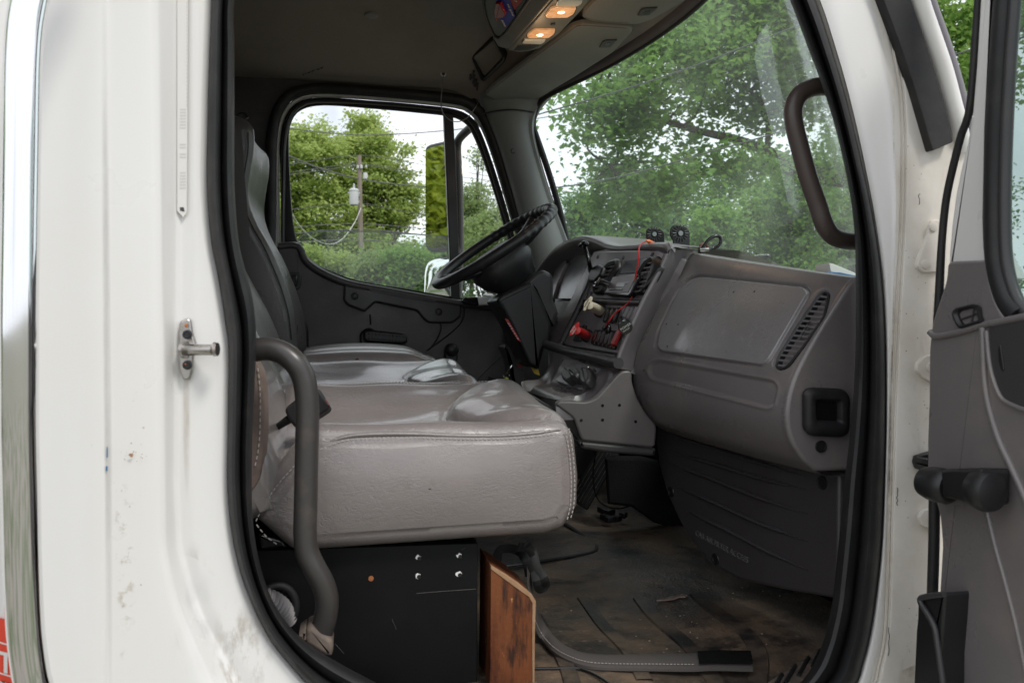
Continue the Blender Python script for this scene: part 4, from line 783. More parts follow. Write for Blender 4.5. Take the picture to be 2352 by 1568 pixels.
# visors
def slab(name, pts, pl, th, r, m, parent, fil=.01, lab=None):
    b = MB(); b.prism(fillet(pxl(pts, PQ, pl), fil, 5), pl[1], th, r, 4); o = b.build(name, m, parent)
    if lab: o['label'] = lab
    return o
def stitch_on(pts, m, name, parent, r=.0011, gap=.009, duty=.6):
    """short separate stitches along a 3D path, one mesh"""
    p = resample(np.array(pts), max(4, int(np.sum(np.linalg.norm(np.diff(pts, axis=0), axis=1))/gap))); b = MB()
    for i in range(len(p)-1): b.tube([p[i], p[i]+(p[i+1]-p[i])*duty], r, 5)
    return b.build(name, m, parent)
plv = plane3(P(1120, 215, 2.90), P(1335, 60, 2.33), P(1300, 185, 2.72))
V1 = slab('sun_visor', [(1115, 219), (1125, 206), (1293, 80), (1313, 64), (1338, 57), (1442, 63), (1454, 66), (1450, 78), (1405, 124), (1320, 178), (1246, 222), (1212, 233), (1192, 227), (1166, 233), (1138, 230)], plv, .016, .006, M['visor'], T, .006, 'driver side sun visor folded up')
V2 = slab('sun_visor', [(1337, 41), (1341, 24), (1366, 0), (1420, -60), (1660, -60), (1590, -6), (1500, 46), (1462, 58), (1447, 58), (1391, 54), (1356, 49)], plv, .016, .006, M['visor'], T, .006, 'passenger side sun visor folded up')
def off_pl(pl, d): return (pl[0]+pl[1]*d, pl[1])
pf = off_pl(plv, .0008)
stitch_on(spl(pxl([(1120, 217), (1130, 206), (1296, 83), (1316, 67), (1340, 60), (1440, 66)], PQ, pf), 200), M['visor'], 'piping', V1, .0018, .008, .85)
stitch_on(spl(pxl([(1369, 0), (1346, 24), (1341, 38), (1358, 46), (1391, 51), (1445, 55)], PQ, pf), 120), M['visor'], 'piping', V2, .0018, .008, .85)
for vv, q, hole in [(V1, [(1376, 111), (1384, 97), (1392, 94), (1418, 93), (1412, 99), (1402, 110)], [(1388, 106), (1391, 100), (1402, 98), (1399, 107)]), (V2, [(1464, 38), (1472, 24), (1480, 21), (1511, 19), (1503, 26), (1491, 37)], [(1478, 33), (1481, 27), (1494, 25), (1490, 34)])]:
    c_ = slab('visor_clip', q, off_pl(plv, .004), .008, .002, M['dark'], vv, .003); slab('clip_hole', hole, off_pl(plv, .0046), .002, .0005, M['blackgloss'], c_, .001)
# overhead console with reading lights
pA = plane3(P(1167, 117, 2.40), P(1270, 0, 2.05), P(1282, 82, 2.30)); zb = pA
Y1_, Y2_ = 2.40, 2.05
e1, e2 = PQ(1167, 117, pA), PQ(1270, 0, pA); pB = plane3(e1, e2, P(1106, 9, 2.28))
OC = empty('overhead_console', tuple(e1)); attach(OC, T); OC['label'] = 'grey roof console with two lit reading lights and an open pocket'
slab('light_panel', [(1167, 117), (1192, 121), (1216, 119), (1240, 112), (1284, 80), (1335, 27), (1362, -6), (1410, -70), (1330, -70), (1270, 0), (1215, 62)], pA, .07, .006, M['console'], OC, .006)
slab('console_shell', [(1168, 116), (1144, 110), (1128, 84), (1119, 58), (1107, 30), (1105, 8), (1112, -30), (1140, -70), (1330, -70), (1270, 0), (1215, 62)], pB, .07, .008, M['console'], OC, .01)
pk = off_pl(pB, .0025); PKT = slab('pocket', [(1112, 8), (1116, 30), (1126, 58), (1137, 80), (1146, 85), (1160, 72), (1210, 0), (1240, -50), (1120, -50)], pk, .003, .001, M['black'], OC, .004)
b = MB(); lp = fillet(pxl([(1110, 6), (1113, 30), (1123, 60), (1134, 83), (1147, 89), (1164, 74), (1215, 0), (1250, -55), (1118, -55)], PQ, off_pl(pB, .003)), .006); b.tube(lp, .004, 8, closed=True); b.build('pocket_rim', M['dark'], OC)
BC = slab('blue_card', [(1138, 0), (1166, -20), (1182, 39), (1161, 64), (1148, 44)], off_pl(pk, .004), .0012, .0003, M['blue'], None, .001); tag(BC, 'blue printed card stuck in the roof console pocket', 'card')
b = MB(); pc = off_pl(pk, .0048)
for (u0, v0, u1, v1, s_) in [(1160, -6, 1181, 38, 'mcr8 mo'), (1142, 18, 1162, 62, 'mcr8')]:
    o_, q_ = PQ(u1, v1, pc), PQ(u0, v0, pc); text_mb(b, s_, .0115, o_, q_-o_, np.cross(pc[1], q_-o_))
b.build('card_lettering', M['stickerwhite'], BC)
RC = slab('red_card', [(1166, -14), (1210, -40), (1199, 2), (1181, 24)], off_pl(pk, .005), .0012, .0003, M['redcard'], None, .001); tag(RC, 'red card beside the blue card in the roof console pocket', 'card')
b = MB(); o_ = PQ(1186, 6, off_pl(pk, .0056)); q_ = PQ(1189, -4, off_pl(pk, .0056)); text_mb(b, 'Li', .012, o_, q_-o_, np.cross(pc[1], q_-o_)); b.build('card_lettering', M['stickerwhite'], RC)
RG = slab('red_clip', [(1137, 8), (1149, 8), (1154, 22), (1161, 33), (1155, 42), (1142, 44), (1140, 50), (1136, 48), (1134, 28)], off_pl(pk, .012), .009, .003, M['redgel'], None, .002); tag(RG, 'dark translucent red plastic piece in the roof console pocket', 'plastic piece')
for i, (q, ctr) in enumerate([([(1252, 38), (1266, 20), (1279, 17), (1324, 20), (1318, 33), (1304, 42), (1257, 43)], (1288, 28)), ([(1210, 84), (1221, 73), (1229, 69), (1276, 70), (1273, 79), (1260, 89), (1214, 89)], (1239, 80))]):
    c0 = np.mean(q, 0); qo = [tuple(c0+(np.array(a)-c0)*1.06) for a in q]
    hs = slab('lamp_rim', qo, off_pl(pA, .0015), .004, .001, M['black'], OC, .006)
    ln = slab('reading_light', q, off_pl(pA, .005), .006, .002, M['lens_lit'], OC, .006); ln['label'] = 'lit amber reading light'
    b = MB(); cc = PQ(*ctr, off_pl(pA, .0035)); b.ball(cc, (.011, .008, .0045), 8); b.build('bulb', M['bulb'], ln)
    pl_ = bpy.data.lights.new('reading_lamp', 'POINT'); pl_.energy = .25; pl_.color = (1, .62, .33); pl_.shadow_soft_size = .02; po = bpy.data.objects.new('reading_lamp', pl_); COL.objects.link(po); po.location = cc+pA[1]*.07
for q in ([(1277, 15), (1280, 4), (1286, 0), (1339, 1), (1336, 10), (1326, 16)], [(1199, 101), (1204, 93), (1254, 92), (1251, 98), (1242, 103)]):
    slab('lamp_switch', q, off_pl(pA, .005), .006, .002, M['lens_off'], OC, .004)
b = MB()
for k in range(12):
    t = k/11; u0, v0 = 1191+k*4.6, 105-.1*k; ln_ = 12 if k < 8 else 12-(k-7)*2.4
    b.prism(pxl([(u0, v0), (u0+1.7, v0), (u0-ln_*.75+1.7, v0+ln_), (u0-ln_*.75, v0+ln_)], PQ, off_pl(pA, .0016)), pA[1], .001)
b.build('speaker_slots', M['black'], OC); bpy.data.objects['speaker_slots']['kind'] = 'stuff'
b = MB(); b.lathe([(0, 0), (.007, 0), (.0065, .002), (0, .002)], PQ(1270, 56, off_pl(pA, .0012)), pA[1], 14); b.build('sensor', M['black'], OC)
# ---------------------------------------------------------------- floor
def fz(x, y): return FZ+.012+.004*math.sin(9*x+4*y)+.004*math.sin(17*y-6*x)+.05*sm((y-2.0)/.5)*0
b = MB(); b.grid(np.array([[(x, y, fz(x, y)) for y in np.linspace(1.2, 3.05, 90)] for x in np.linspace(-.05, 1.0, 60)])); FM = b.build('floor_mat', M['matblack'], T, ang=80); tag(FM, 'dirty worn rubber floor mat')
ZM = FZ+.015
def fl_strip(name, pth, hw, m, z=ZM, h=.0025):
    p = spl(pxl(pth, PZ, z), 60); p[:, 2] = [fz(a[0], a[1])+.001 for a in p]; t = np.gradient(p, axis=0); n = np.cross(t, [0, 0, 1]); n /= np.linalg.norm(n, axis=1)[:, None]
    b = MB(); b.grid(np.array([[a-k*hw-np.array([0, 0, .003]), a-k*hw*.8+np.array([0, 0, h]), a+k*hw*.8+np.array([0, 0, h]), a+k*hw-np.array([0, 0, .003])] for a, k in zip(p, n)])); return b.build(name, m, FM)
wr = mat('worn_mat_rib', (.022, .020, .019), .45, bump=[('pebble', 160, .4, .001)], mott=[(9, (.12, .088, .062), .42, .62)])
for pth, hw in [([(1340, 1370), (1382, 1420), (1418, 1460), (1447, 1500), (1480, 1560)], .016), ([(1470, 1370), (1500, 1402), (1548, 1448), (1600, 1500), (1660, 1580)], .018), ([(1600, 1362), (1623, 1382), (1675, 1424), (1722, 1462), (1742, 1500), (1738, 1560), (1720, 1600)], .019), ([(1230, 1410), (1270, 1470), (1300, 1530), (1320, 1600)], .016)]: fl_strip('mat_rib', pth, hw, wr)
b = MB(); b.tube(spl(pxl([(1250, 1180), (1300, 1204), (1362, 1248), (1370, 1258), (1352, 1270), (1222, 1291), (1150, 1300)], PZ, ZM), 40), .0065, 8, flat=.6); b.build('mat_border', M['rubber'], FM)
b = MB(); b.prism(pxl([(1508, 1377), (1518, 1373), (1526, 1374), (1540, 1367), (1552, 1368), (1562, 1363), (1580, 1365), (1574, 1369), (1560, 1369), (1548, 1374), (1530, 1376)], PZ, ZM+.001), (0, 0, 1), .003, .0003); b.build('mat_tear', mat('torn_underlay', (.20, .15, .125), .9, bump=[('noise', 120, .8, .004)]), FM)
b = MB()
for i in range(44):
    c = PZ(RNG.uniform(1250, 1800), RNG.uniform(1330, 1540), ZM+.002); s_ = RNG.uniform(.0008, .0026); b.ball(c, (s_, s_*.8, s_*.5), 4)
tag(b.build('grit', mat('pale_grit', (.28, .235, .18), .9)), 'crumbs of grit scattered on the floor mat', kind='stuff')
b = MB(); zt_ = FZ+.035; lp = pxl([(1720, 1590), (1800, 1536), (1862, 1497), (1898, 1470), (1925, 1455), (1960, 1500), (1920, 1600)], PZ, zt_); b.prism(lp, (0, 0, 1), .05, .008); TR = b.build('sill_tread', mat('dusty_tread', (.05, .043, .038), .7, mott=[(25, (.16, .12, .09), .45, .7)]), T)
for u0, v0, u1, v1 in [(1884, 1492, 1866, 1530), (1857, 1509, 1834, 1551), (1827, 1528, 1802, 1570), (1796, 1548, 1775, 1584), (1908, 1478, 1896, 1508)]:
    b = MB(); b.tube([PZ(u0, v0, zt_+.001), PZ(u1, v1, zt_+.001)], .0035, 8); b.build('tread_slot', M['black'], TR)
# kick panel with the filter cover
kp = plane3(P(1925, 1085, 1.33), P(1920, 1372, 1.33), P(1508, 965, 1.92)); 
KP = slab('filter_cover', [(1506, 1010), (1510, 972), (1528, 961), (1600, 975), (1700, 1008), (1800, 1044), (1930, 1085), (1926, 1376), (1800, 1354), (1700, 1332), (1640, 1300), (1598, 1256), (1560, 1198), (1530, 1130), (1512, 1065)], kp, .03, .008, M['kick'], T, .012); tag(KP, 'scuffed black lower panel reading CAB AIR FILTER ACCESS')
kq = off_pl(kp, .0005)
for a in [[(1535, 1000), (1600, 1014), (1700, 1048), (1850, 1094)], [(1548, 1038), (1640, 1064), (1740, 1095), (1850, 1124)], [(1532, 1062), (1620, 1092), (1740, 1140), (1855, 1180)], [(1556, 1117), (1640, 1152), (1740, 1198), (1855, 1242)], [(1577, 1172), (1660, 1210), (1760, 1262), (1855, 1308)]]:
    b = MB(); b.tube(spl(pxl(a, PQ, kq), 30), [.001, .0085, .0085, .0085, .001], 10, flat=.55); b.build('pressed_rib', M['kick'], KP)
for u, v in [(1888, 1108), (1541, 1129), (1643, 1283)]:
    b = MB(); b.lathe([(.013, 0), (.012, .002), (.009, .001), (.008, -.001), (0, -.001)], PQ(u, v, off_pl(kp, .001)), kp[1], 16); b.build('screw_recess', M['black'], KP)
b = MB(); o_ = PQ(1597, 1228, off_pl(kp, .0006)); q_ = PQ(1742, 1306, off_pl(kp, .0006)); ln_ = np.linalg.norm(q_-o_); text_mb(b, 'CAB AIR FILTER ACCESS', ln_/12.6, o_, q_-o_, (0, 0, 1), th=.0012); b.build('moulded_lettering', mat('rubbed_black', (.11, .105, .105), .4), KP)
# dark things deep in the footwell
b = MB(); b.prism(pxl([(1388, 1050), (1470, 1050), (1510, 1060), (1540, 1150), (1590, 1230), (1500, 1200), (1450, 1165), (1395, 1158)], P, 2.3), (-.4, -1, 0), .03, .01); b.build('tunnel_carpet', M['carpet'], T)
b = MB(); c = P(1365, 1095, 2.5); ax = P(1385, 1062, 2.5)-P(1345, 1130, 2.5); ax /= np.linalg.norm(ax); n = np.array([-.55, -.75, .3]); sd_ = np.cross(ax, n); R_ = np.stack([ax, sd_/np.linalg.norm(sd_), np.cross(ax, sd_/np.linalg.norm(sd_))], 1)
b.box(c, (.20, .07, .012), R_, .004); PD = b.build('pedal', M['rubber'], T)
for k in (-.024, -.012, 0, .012, .024): 
    b = MB(); q = c+R_[:, 1]*k; nn = R_[:, 2]*(1 if np.dot(R_[:, 2], CAM-c) > 0 else -1); b.tube([q-R_[:, 0]*.09+nn*.007, q+R_[:, 0]*.09+nn*.007], .0012, 5); b.build('pedal_rib', M['steel'], PD)
# ================================================================ DASHBOARD
DB = empty('dashboard', (.8, 2.1, EZ)); attach(DB, T); DB['label'] = 'grey dashboard from the instrument hood to the passenger end'
near_px = [(1962, 638), (1950, 652), (1925, 690), (1880, 760), (1840, 830), (1818, 880), (1806, 935), (1808, 980), (1822, 1020), (1850, 1060), (1885, 1088)]
far_px = [(1590, 582), (1576, 600), (1558, 632), (1524, 685), (1482, 765), (1462, 812), (1455, 862), (1458, 905), (1472, 940), (1492, 968), (1530, 990)]
nc = spl(pxl(near_px, P, 1.30), 200); fc = spl(pxl(far_px, P, 1.84), 200)
tn = np.linspace(0, 1, 200)
def Sf(s, t):
    s = np.asarray(s, float)[..., None]; a = np.stack([np.interp(t, tn, nc[:, k]) for k in range(3)], -1); b_ = np.stack([np.interp(t, tn, fc[:, k]) for k in range(3)], -1)
    bulge = np.sin(np.pi*np.clip(s, 0, 1))*np.array([-.012, 0, .0]); return a+(b_-a)*s+bulge
def Sinv(uv):
    uv = np.atleast_2d(np.asarray(uv, float)); S0, T0 = np.meshgrid(np.linspace(0, 1, 60), np.linspace(0, 1, 60), indexing='ij'); pp = proj(Sf(S0, T0)).reshape(-1, 2)
    k = np.array([np.argmin(((pp-q)**2).sum(1)) for q in uv]); s, t = S0.reshape(-1)[k].copy(), T0.reshape(-1)[k].copy()
    for _ in range(12):
        f0 = proj(Sf(s, t)); h = 1e-3; fs = (proj(Sf(s+h, t))-proj(Sf(s-h, t)))/(2*h); ft = (proj(Sf(s, t+h))-proj(Sf(s, t-h)))/(2*h)
        r = uv-f0; det = fs[:, 0]*ft[:, 1]-fs[:, 1]*ft[:, 0]; s += np.clip((r[:, 0]*ft[:, 1]-r[:, 1]*ft[:, 0])/det, -.1, .1)*.8; t += np.clip((fs[:, 0]*r[:, 1]-fs[:, 1]*r[:, 0])/det, -.1, .1)*.8
        t = np.clip(t, 0, 1)
    return s, t
def Snrm(s, t):
    h = 1e-3; a = Sf(s+h, t)-Sf(s-h, t); c = Sf(s, np.clip(t+h, 0, 1))-Sf(s, np.clip(t-h, 0, 1)); n = np.cross(a, c); n /= np.linalg.norm(n, axis=-1)[..., None]
    return np.where((n*(CAM-Sf(s, t))).sum(-1)[..., None] < 0, -n, n)
def Sp(uv, off=0.):
    s, t = Sinv(uv); return Sf(s, t)+Snrm(s, t)*off
def sdf(poly, q):
    """signed distance (px) of points q to closed polygon, negative inside"""
    A = np.asarray(poly, float); B = np.roll(A, -1, 0); d = np.full(len(q), 1e9); ins = np.zeros(len(q), bool)
    for a, b_ in zip(A, B):
        e = b_-a; w_ = q-a; tt = np.clip((w_@e)/max(e@e, 1e-9), 0, 1); d = np.minimum(d, np.linalg.norm(w_-tt[:, None]*e, axis=1))
        c1 = (a[1] > q[:, 1]) != (b_[1] > q[:, 1]); xi = (b_[0]-a[0])*(q[:, 1]-a[1])/(b_[1]-a[1]+1e-12)+a[0]; ins ^= c1 & (q[:, 0] < xi)
    return np.where(ins, -d, d)
LIDP = fillet([(1606, 634), (1852, 659), (1860, 672), (1768, 828), (1752, 840), (1514, 807), (1506, 796), (1514, 755), (1556, 668), (1582, 642)], 14, 5); LIDP = resample(LIDP, 200, True)
LOWP = fillet([(1496, 836), (1512, 829), (1776, 876), (1785, 890), (1775, 930), (1762, 934), (1498, 867), (1491, 852)], 12, 5)
VENP = fillet([(1880, 676), (1896, 668), (1908, 676), (1896, 730), (1850, 795), (1812, 846), (1790, 852), (1781, 842), (1786, 820), (1834, 743)], 10, 5)
VINP = fillet([(1884, 682), (1896, 675), (1902, 680), (1890, 728), (1845, 792), (1808, 840), (1792, 845), (1787, 839), (1791, 822), (1839, 746)], 8, 5); VENP = resample(VENP, 90, True); VINP = resample(VINP, 90, True)
NS, NT = 260, 260
SS, TT = np.meshgrid(np.linspace(0, 1, NS), np.linspace(0, 1, NT), indexing='ij'); base = Sf(SS, TT); nr = Snrm(SS, TT); q = proj(base).reshape(-1, 2)
dl, dw, dv = sdf(LIDP, q), sdf(LOWP, q), sdf(VENP, q)
h_ = -.0045*np.exp(-(dl/3.2)**2)+.0012*np.clip(-dl/6, 0, 1)-.004*np.clip(.5-dw/7, 0, 1)+.0018*np.exp(-((dw-5)/4)**2)-.010*np.clip(-dv/3, 0, 1)+.0016*np.exp(-((dv-4)/4)**2)
surf = base+nr*h_.reshape(NS, NT)[..., None]
top_b = [surf[:, 0]+np.array([.26, 0, -.030]), surf[:, 0]+np.array([.06, 0, -.004]), surf[:, 0]+np.array([.018, 0, .0005])]
bot_b = [surf[:, -1]+np.array([.02, 0, -.006]), surf[:, -1]+np.array([.10, 0, .0])]
G = np.concatenate([np.array([r_ for r_ in top_b]).transpose(1, 0, 2), surf, np.array(bot_b).transpose(1, 0, 2)], 1)
b = MB(); b.grid(G); PP = b.build('passenger_panel', M['taupe'], DB, ang=70)
# glovebox lid as its own raised shell
c0 = LIDP.mean(0); rings = []
lin = []
for k in list(np.linspace(0, .94, 24))+[.955, .965, .975, .982]:
    off = .0026 if k < .97 else (.0012 if k < .98 else -.003); lin.append(Sp(c0+(LIDP-c0)*(k if k > 0 else .002), off))
b = MB(); b.grid(np.array(lin), cv=True); b.build('glovebox_lid', M['lid'], DB, ang=60)
b = MB()
for u, v in [(1687, 672), (1735, 671), (1533, 745), (1560, 746), (1535, 796), (1504, 629), (1480, 850)]:
    pnt = Sp([(u, v)], .0026 if 1510 < u < 1860 else .001)[0]; s_, t_ = Sinv([(u, v)]); b.lathe([(.0, 0), (.0026, 0), (.0022, .0006), (0, .0006)], pnt, Snrm(s_, t_)[0], 8)
o = b.build('screw_hole', M['black'], DB); o['kind'] = 'stuff'
# side vent
vo, vi = Sp(VENP, .0), Sp(VINP, .0); sN = Snrm(*Sinv([(1845, 760)]))[0]
b = MB(); b.grid(np.array([vo-sN*.006, vo+sN*.002, vo*.5+vi*.5+sN*.003, vi+sN*.0005, vi-sN*.03]), cv=True); b.cap(vi-sN*.03); SV = b.build('side_vent', M['black'], DB)
ax0, ax1 = np.array([1892., 676]), np.array([1796., 846])
def vent_slats(poly, a0, a1, n, dirv, f, name, parent, m, r=.0016, thick=2.2):
    """cross bars of a louvre clipped to its outline"""
    b = MB(); a0, a1 = np.asarray(a0, float), np.asarray(a1, float); dirv = np.asarray(dirv, float)/np.linalg.norm(dirv)
    for k in range(n):
        c = a0+(a1-a0)*(k+.5)/n; ts = np.linspace(-60, 60, 400); pts_ = c+ts[:, None]*dirv; ins = sdf(poly, pts_) < 0
        if ins.sum() < 4: continue
        e0, e1 = pts_[ins][0], pts_[ins][-1]; b.tube(np.array([f(*(e0+(e1-e0)*t)) for t in (0, .5, 1)]), r, 6, flat=thick)
    o = b.build(name, m, parent); o['kind'] = 'stuff'; return o
vent_slats(VINP, ax0, ax1, 15, (1, .12), lambda u, v: Sp([(u, v)], .0008)[0], 'vent_slats', SV, M['slat'], .0013, 1.6)
b = MB(); b.tube([Sp([(1862, 738)], 0)[0], Sp([(1840, 778)], 0)[0]], .0035, 8, flat=.6); b.build('vent_slider', M['black'], SV)
# end cap, grommet, plug
b = MB(); ec = [(1964, 636), (1950, 652), (1925, 690), (1880, 760), (1840, 830), (1818, 880), (1806, 935), (1807, 980), (1820, 1020), (1845, 1058), (1872, 1083), (1950, 1080), (2020, 1078), (2020, 636)]
b.prism(spl(pxl(ec[:10], P, 1.296), 60).tolist()+pxl(ec[10:], P, 1.296).tolist(), (0, -1, 0), .03, .007, 4); EC = b.build('end_cap', M['taupe'], DB)
go = fillet(pxl([(1842, 898), (1858, 889), (1932, 892), (1948, 910), (1946, 992), (1930, 1003), (1858, 1000), (1843, 985)], P, 1.290), .010, 6); gi = fillet(pxl([(1870, 920), (1920, 922), (1921, 966), (1871, 964)], P, 1.290), .004, 10)
go, gi = resample(go, 72, True), resample(gi, 72, True)
k0 = np.argmin(np.linalg.norm(gi-go[0]-(gi.mean(0)-go.mean(0)), axis=1)); gi = np.roll(gi, -k0, 0); n = np.array([0, -1., 0])
b = MB(); b.grid(np.array([go, go+n*.006, go+(gi-go)*.2+n*.012, go+(gi-go)*.5+n*.014, go+(gi-go)*.8+n*.012, gi+n*.005, gi-n*.0]), cv=True); GR = b.build('cable_port', M['rubber'], EC)
b = MB(); b.grid(np.array([gi+n*.003, gi-n*.05*0+n*.0015]), cv=True); b.cap(gi+n*.0015); b.build('port_opening', M['blackgloss'], GR)
b = MB(); b.lathe([(.0105, 0), (.0105, .002), (.009, .0024), (.0085, .0005), (0, .0005)], P(1885, 1025, 1.294), n, 20); b.build('round_plug', M['black'], EC)
# ------------------------------------------------ instrument stack
bz = plane3(P(1417, 840, 1.78), P(1530, 572, 1.78), P(1262, 793, 2.36))
def Zc(x, y): return (1292+.16476*x, 574.2+.16476*y)
def BZ(pts, off=0., crop=True): return np.array([PQ(*(Zc(*p) if crop else p), off_pl(bz, off)) for p in pts])
def bslab(name, pts, off, th, r, m, parent, fil=.004, crop=True):
    b = MB(); b.prism(fillet(BZ(pts, off, crop), fil, 4), bz[1], th, r, 3); return b.build(name, m, parent)
# hood: front rim curve with depth, rolling back to the glass
rim = [(1232, 622, 2.86), (1240, 610, 2.84), (1256, 590, 2.79), (1278, 568, 2.71), (1305, 552, 2.60), (1328, 545, 2.52), (1345, 544, 2.46), (1368, 550, 2.37), (1392, 560, 2.28), (1420, 565, 2.18), (1452, 563, 2.06), (1490, 560, 1.92), (1520, 560, 1.82), (1534, 564, 1.785), (1539, 574, 1.776)]
rm_ = spl([P(*q) for q in rim], 120); n = bz[1]
b = MB(); G = []
for i, p in enumerate(rm_):
    lim = .012+max(0., p[1]-1.776)*.95; yo = .10*max(0., i/119.-.72)**1.0*3; G.append([p+n*-.055+np.array([.0, yo*1.2, -.028]), p-n*.02+np.array([0, yo*.35, -.020]), p+np.array([-.003, 0, -.013]), p+np.array([-.006, 0, -.006]), p+np.array([-.003, 0, .0]), p+np.array([.008, 0, .0035]), p+np.array([min(.05, .2*lim), 0, .004]), p+np.array([min(.14, .6*lim), 0, .0]), p+np.array([min(.26, lim), 0, -.006])])
b.grid(np.array(G)); HD = b.build('instrument_hood', M['bezel'], DB, ang=70)
# side strip of the stack
fe = spl([P(1539, 574, 1.776), P(1524, 611, 1.778), P(1502, 652, 1.78), P(1478, 697, 1.78), P(1450, 758, 1.78), P(1427, 813, 1.78), P(1420, 846, 1.782)], 60)
se = spl([P(1586, 574, 1.84), P(1568, 608, 1.84), P(1545, 643, 1.84), P(1522, 678, 1.84), P(1480, 760, 1.84), P(1460, 805, 1.84), P(1453, 852, 1.84)], 60)
b = MB(); b.grid(np.array([[fe[i]-n*.0-np.array([0, -.012, 0]), fe[i]]+[fe[i]+(se[i]-fe[i])*t+np.array([0, -.004*math.sin(math.pi*t), 0]) for t in np.linspace(.08, 1, 8)]+[se[i]+np.array([.03, .03, 0])] for i in range(60)])); b.build('stack_side', M['bezel'], DB)
tw = spl([P(1539, 570, 1.78)+np.array([.0, 0, 0]), P(1560, 571, 1.81), P(1590, 576, 1.845)], 12)
b = MB(); b.grid(np.array([[p+np.array([dx, 0, dz]) for dx, dz in [(0, -.004), (.004, .002), (.014, .003), (.03, .0)]] for p in tw])); b.build('stack_top', M['bezel'], DB)
# shelf rising behind the passenger crest
sh = spl([P(1588, 573, 1.87), P(1640, 587, 2.0), P(1702, 607, 2.1)], 14)
b = MB(); b.grid(np.array([[p+np.array([dx, 0, dz]) for dx, dz in [(.0, -.07), (-.002, -.006), (.004, .0), (.03, .002), (.12, .0)]] for p in sh])); b.build('dash_shelf', M['taupe'], DB)
# main panels on the bezel plane
frame_o = [(1420, 566), (1524, 566), (1534, 570), (1536, 578), (1521, 611), (1474, 697), (1426, 810), (1419, 843), (1300, 818), (1256, 798), (1262, 783), (1300, 708), (1345, 620), (1364, 578)]
bslab('stack_back', frame_o, -.022, .05, .002, M['bezel'], DB, .003, False)
ui = [(1372, 578), (1440, 575), (1515, 574), (1527, 580), (1517, 606), (1478, 680), (1470, 690), (1392, 687), (1355, 687), (1330, 690), (1345, 640)]
UP = bslab('vent_panel', ui, -.006, .02, .004, M['bezel'], DB, .005, False)
lo_ = [(1360, 692), (1466, 694), (1470, 698), (1424, 806), (1417, 812), (1300, 793), (1291, 785), (1296, 770), (1340, 705)]
LP_ = bslab('switch_panel', lo_, -.010, .02, .003, M['bezel'], DB, .005, False)
b = MB(); b.tube(BZ([(1256, 790), (1262, 793), (1300, 806), (1360, 819), (1415, 833), (1421, 834)], .002, False), .0125, 14); b.build('bottom_rail', M['dark'], DB)
b = MB(); b.tube(BZ([(1348, 690), (1380, 692), (1430, 694), (1473, 695)], -.004, False), .0065, 10); b.build('middle_rail', M['dark'], DB)
b = MB(); b.tube(BZ([(1290, 790), (1300, 768), (1326, 716), (1352, 660), (1364, 626)], -.006, False), .010, 12); b.build('side_rail', M['dark'], DB)
b = MB(); b.tube(np.vstack([fe[2:]])+np.array([-.002, .004, 0]), .0055, 10); b.build('edge_rail', M['bezel'], DB)
for q_ in [(400, 605), (1160, 635), (1250, 65), (850, 105), (492, 95), (742, 1490), (15, 1295)]:
    b = MB(); c = BZ([q_], -.0052)[0]; b.lathe([(0, 0), (.0062, 0), (.0058, .0015), (.004, .001), (0, .0005)], c, bz[1], 14); b.build('screw_well', M['black'], UP if q_[1] < 700 else LP_)
# louvre vents
for i, (O1, I1, a0, a1) in enumerate([([(440, 600), (455, 500), (560, 280), (680, 150), (780, 120), (812, 150), (795, 250), (690, 420), (600, 590), (560, 625), (460, 622)], [(455, 575), (457, 505), (540, 325), (650, 222), (748, 186), (745, 235), (640, 400), (590, 500), (552, 582), (480, 582)], (700, 205), (490, 590)),
                                      ([(978, 600), (985, 540), (1060, 340), (1160, 160), (1260, 90), (1350, 88), (1388, 150), (1375, 240), (1290, 400), (1180, 570), (1120, 625), (1000, 625)], [(1010, 575), (1014, 500), (1080, 340), (1170, 195), (1262, 135), (1264, 190), (1215, 330), (1165, 470), (1140, 595), (1030, 602)], (1220, 150), (1060, 605))]):
    oo, ii = resample(fillet(BZ(O1, -.004), .006), 60, True), resample(fillet(BZ(I1, .002), .004), 60, True); k0 = np.argmin(np.linalg.norm(ii-oo[0], axis=1)); ii = np.roll(ii, -k0, 0)
    b = MB(); b.grid(np.array([oo-n*.01, oo, oo+(ii-oo)*.15+n*.005, oo+(ii-oo)*.6+n*.008, ii+n*.002, ii-n*.022]), cv=True); b.cap(ii-n*.022); VT = b.build('louvre_vent', M['black'], DB)
    VT['label'] = ['left louvre vent beside the lever', 'right louvre vent beside the radio'][i]
    vent_slats([Zc(*p) for p in I1], Zc(*a0), Zc(*a1), 7, (1, -.13), lambda u, v: PQ(u, v, off_pl(bz, .002)), 'vent_slats', VT, M['slat'], .0013, 1.6)
    tb = [(560, 358), (1110, 350)][i]; b = MB(); c = BZ([tb], .008)[0]; b.ball(c, (.003, .008, .003), 6); b.build('vent_tab', M['dark'], VT)
# empty radio slot and the radio
bslab('radio_slot', [(770, 332), (1095, 318), (1205, 100), (865, 150)], -.0045, .002, .0006, M['dark'], UP, .002)
bslab('slot_opening', [(788, 322), (1078, 310), (1186, 112), (872, 160)], -.0038, .002, .0003, M['blackgloss'], UP, .001)
RD = bslab('radio', [(574, 600), (700, 368), (1052, 334), (1040, 400), (942, 600), (915, 632), (582, 610)], .012, .016, .002, M['blackgloss'], DB, .002)
bslab('radio_face', [(592, 590), (706, 375), (1010, 345), (1000, 400), (905, 590)], .0135, .002, .0006, M['bezel'], RD, .002)
bslab('radio_display', [(738, 512), (765, 456), (872, 450), (850, 512)], .0146, .001, .0003, M['lcd'], RD, .001)
b = MB()
for k in range(6): b.lathe([(0, 0), (.0030, 0), (.0026, .002), (0, .002)], BZ([(662+k*32, 550-k*.5)], .0140)[0], n, 10)
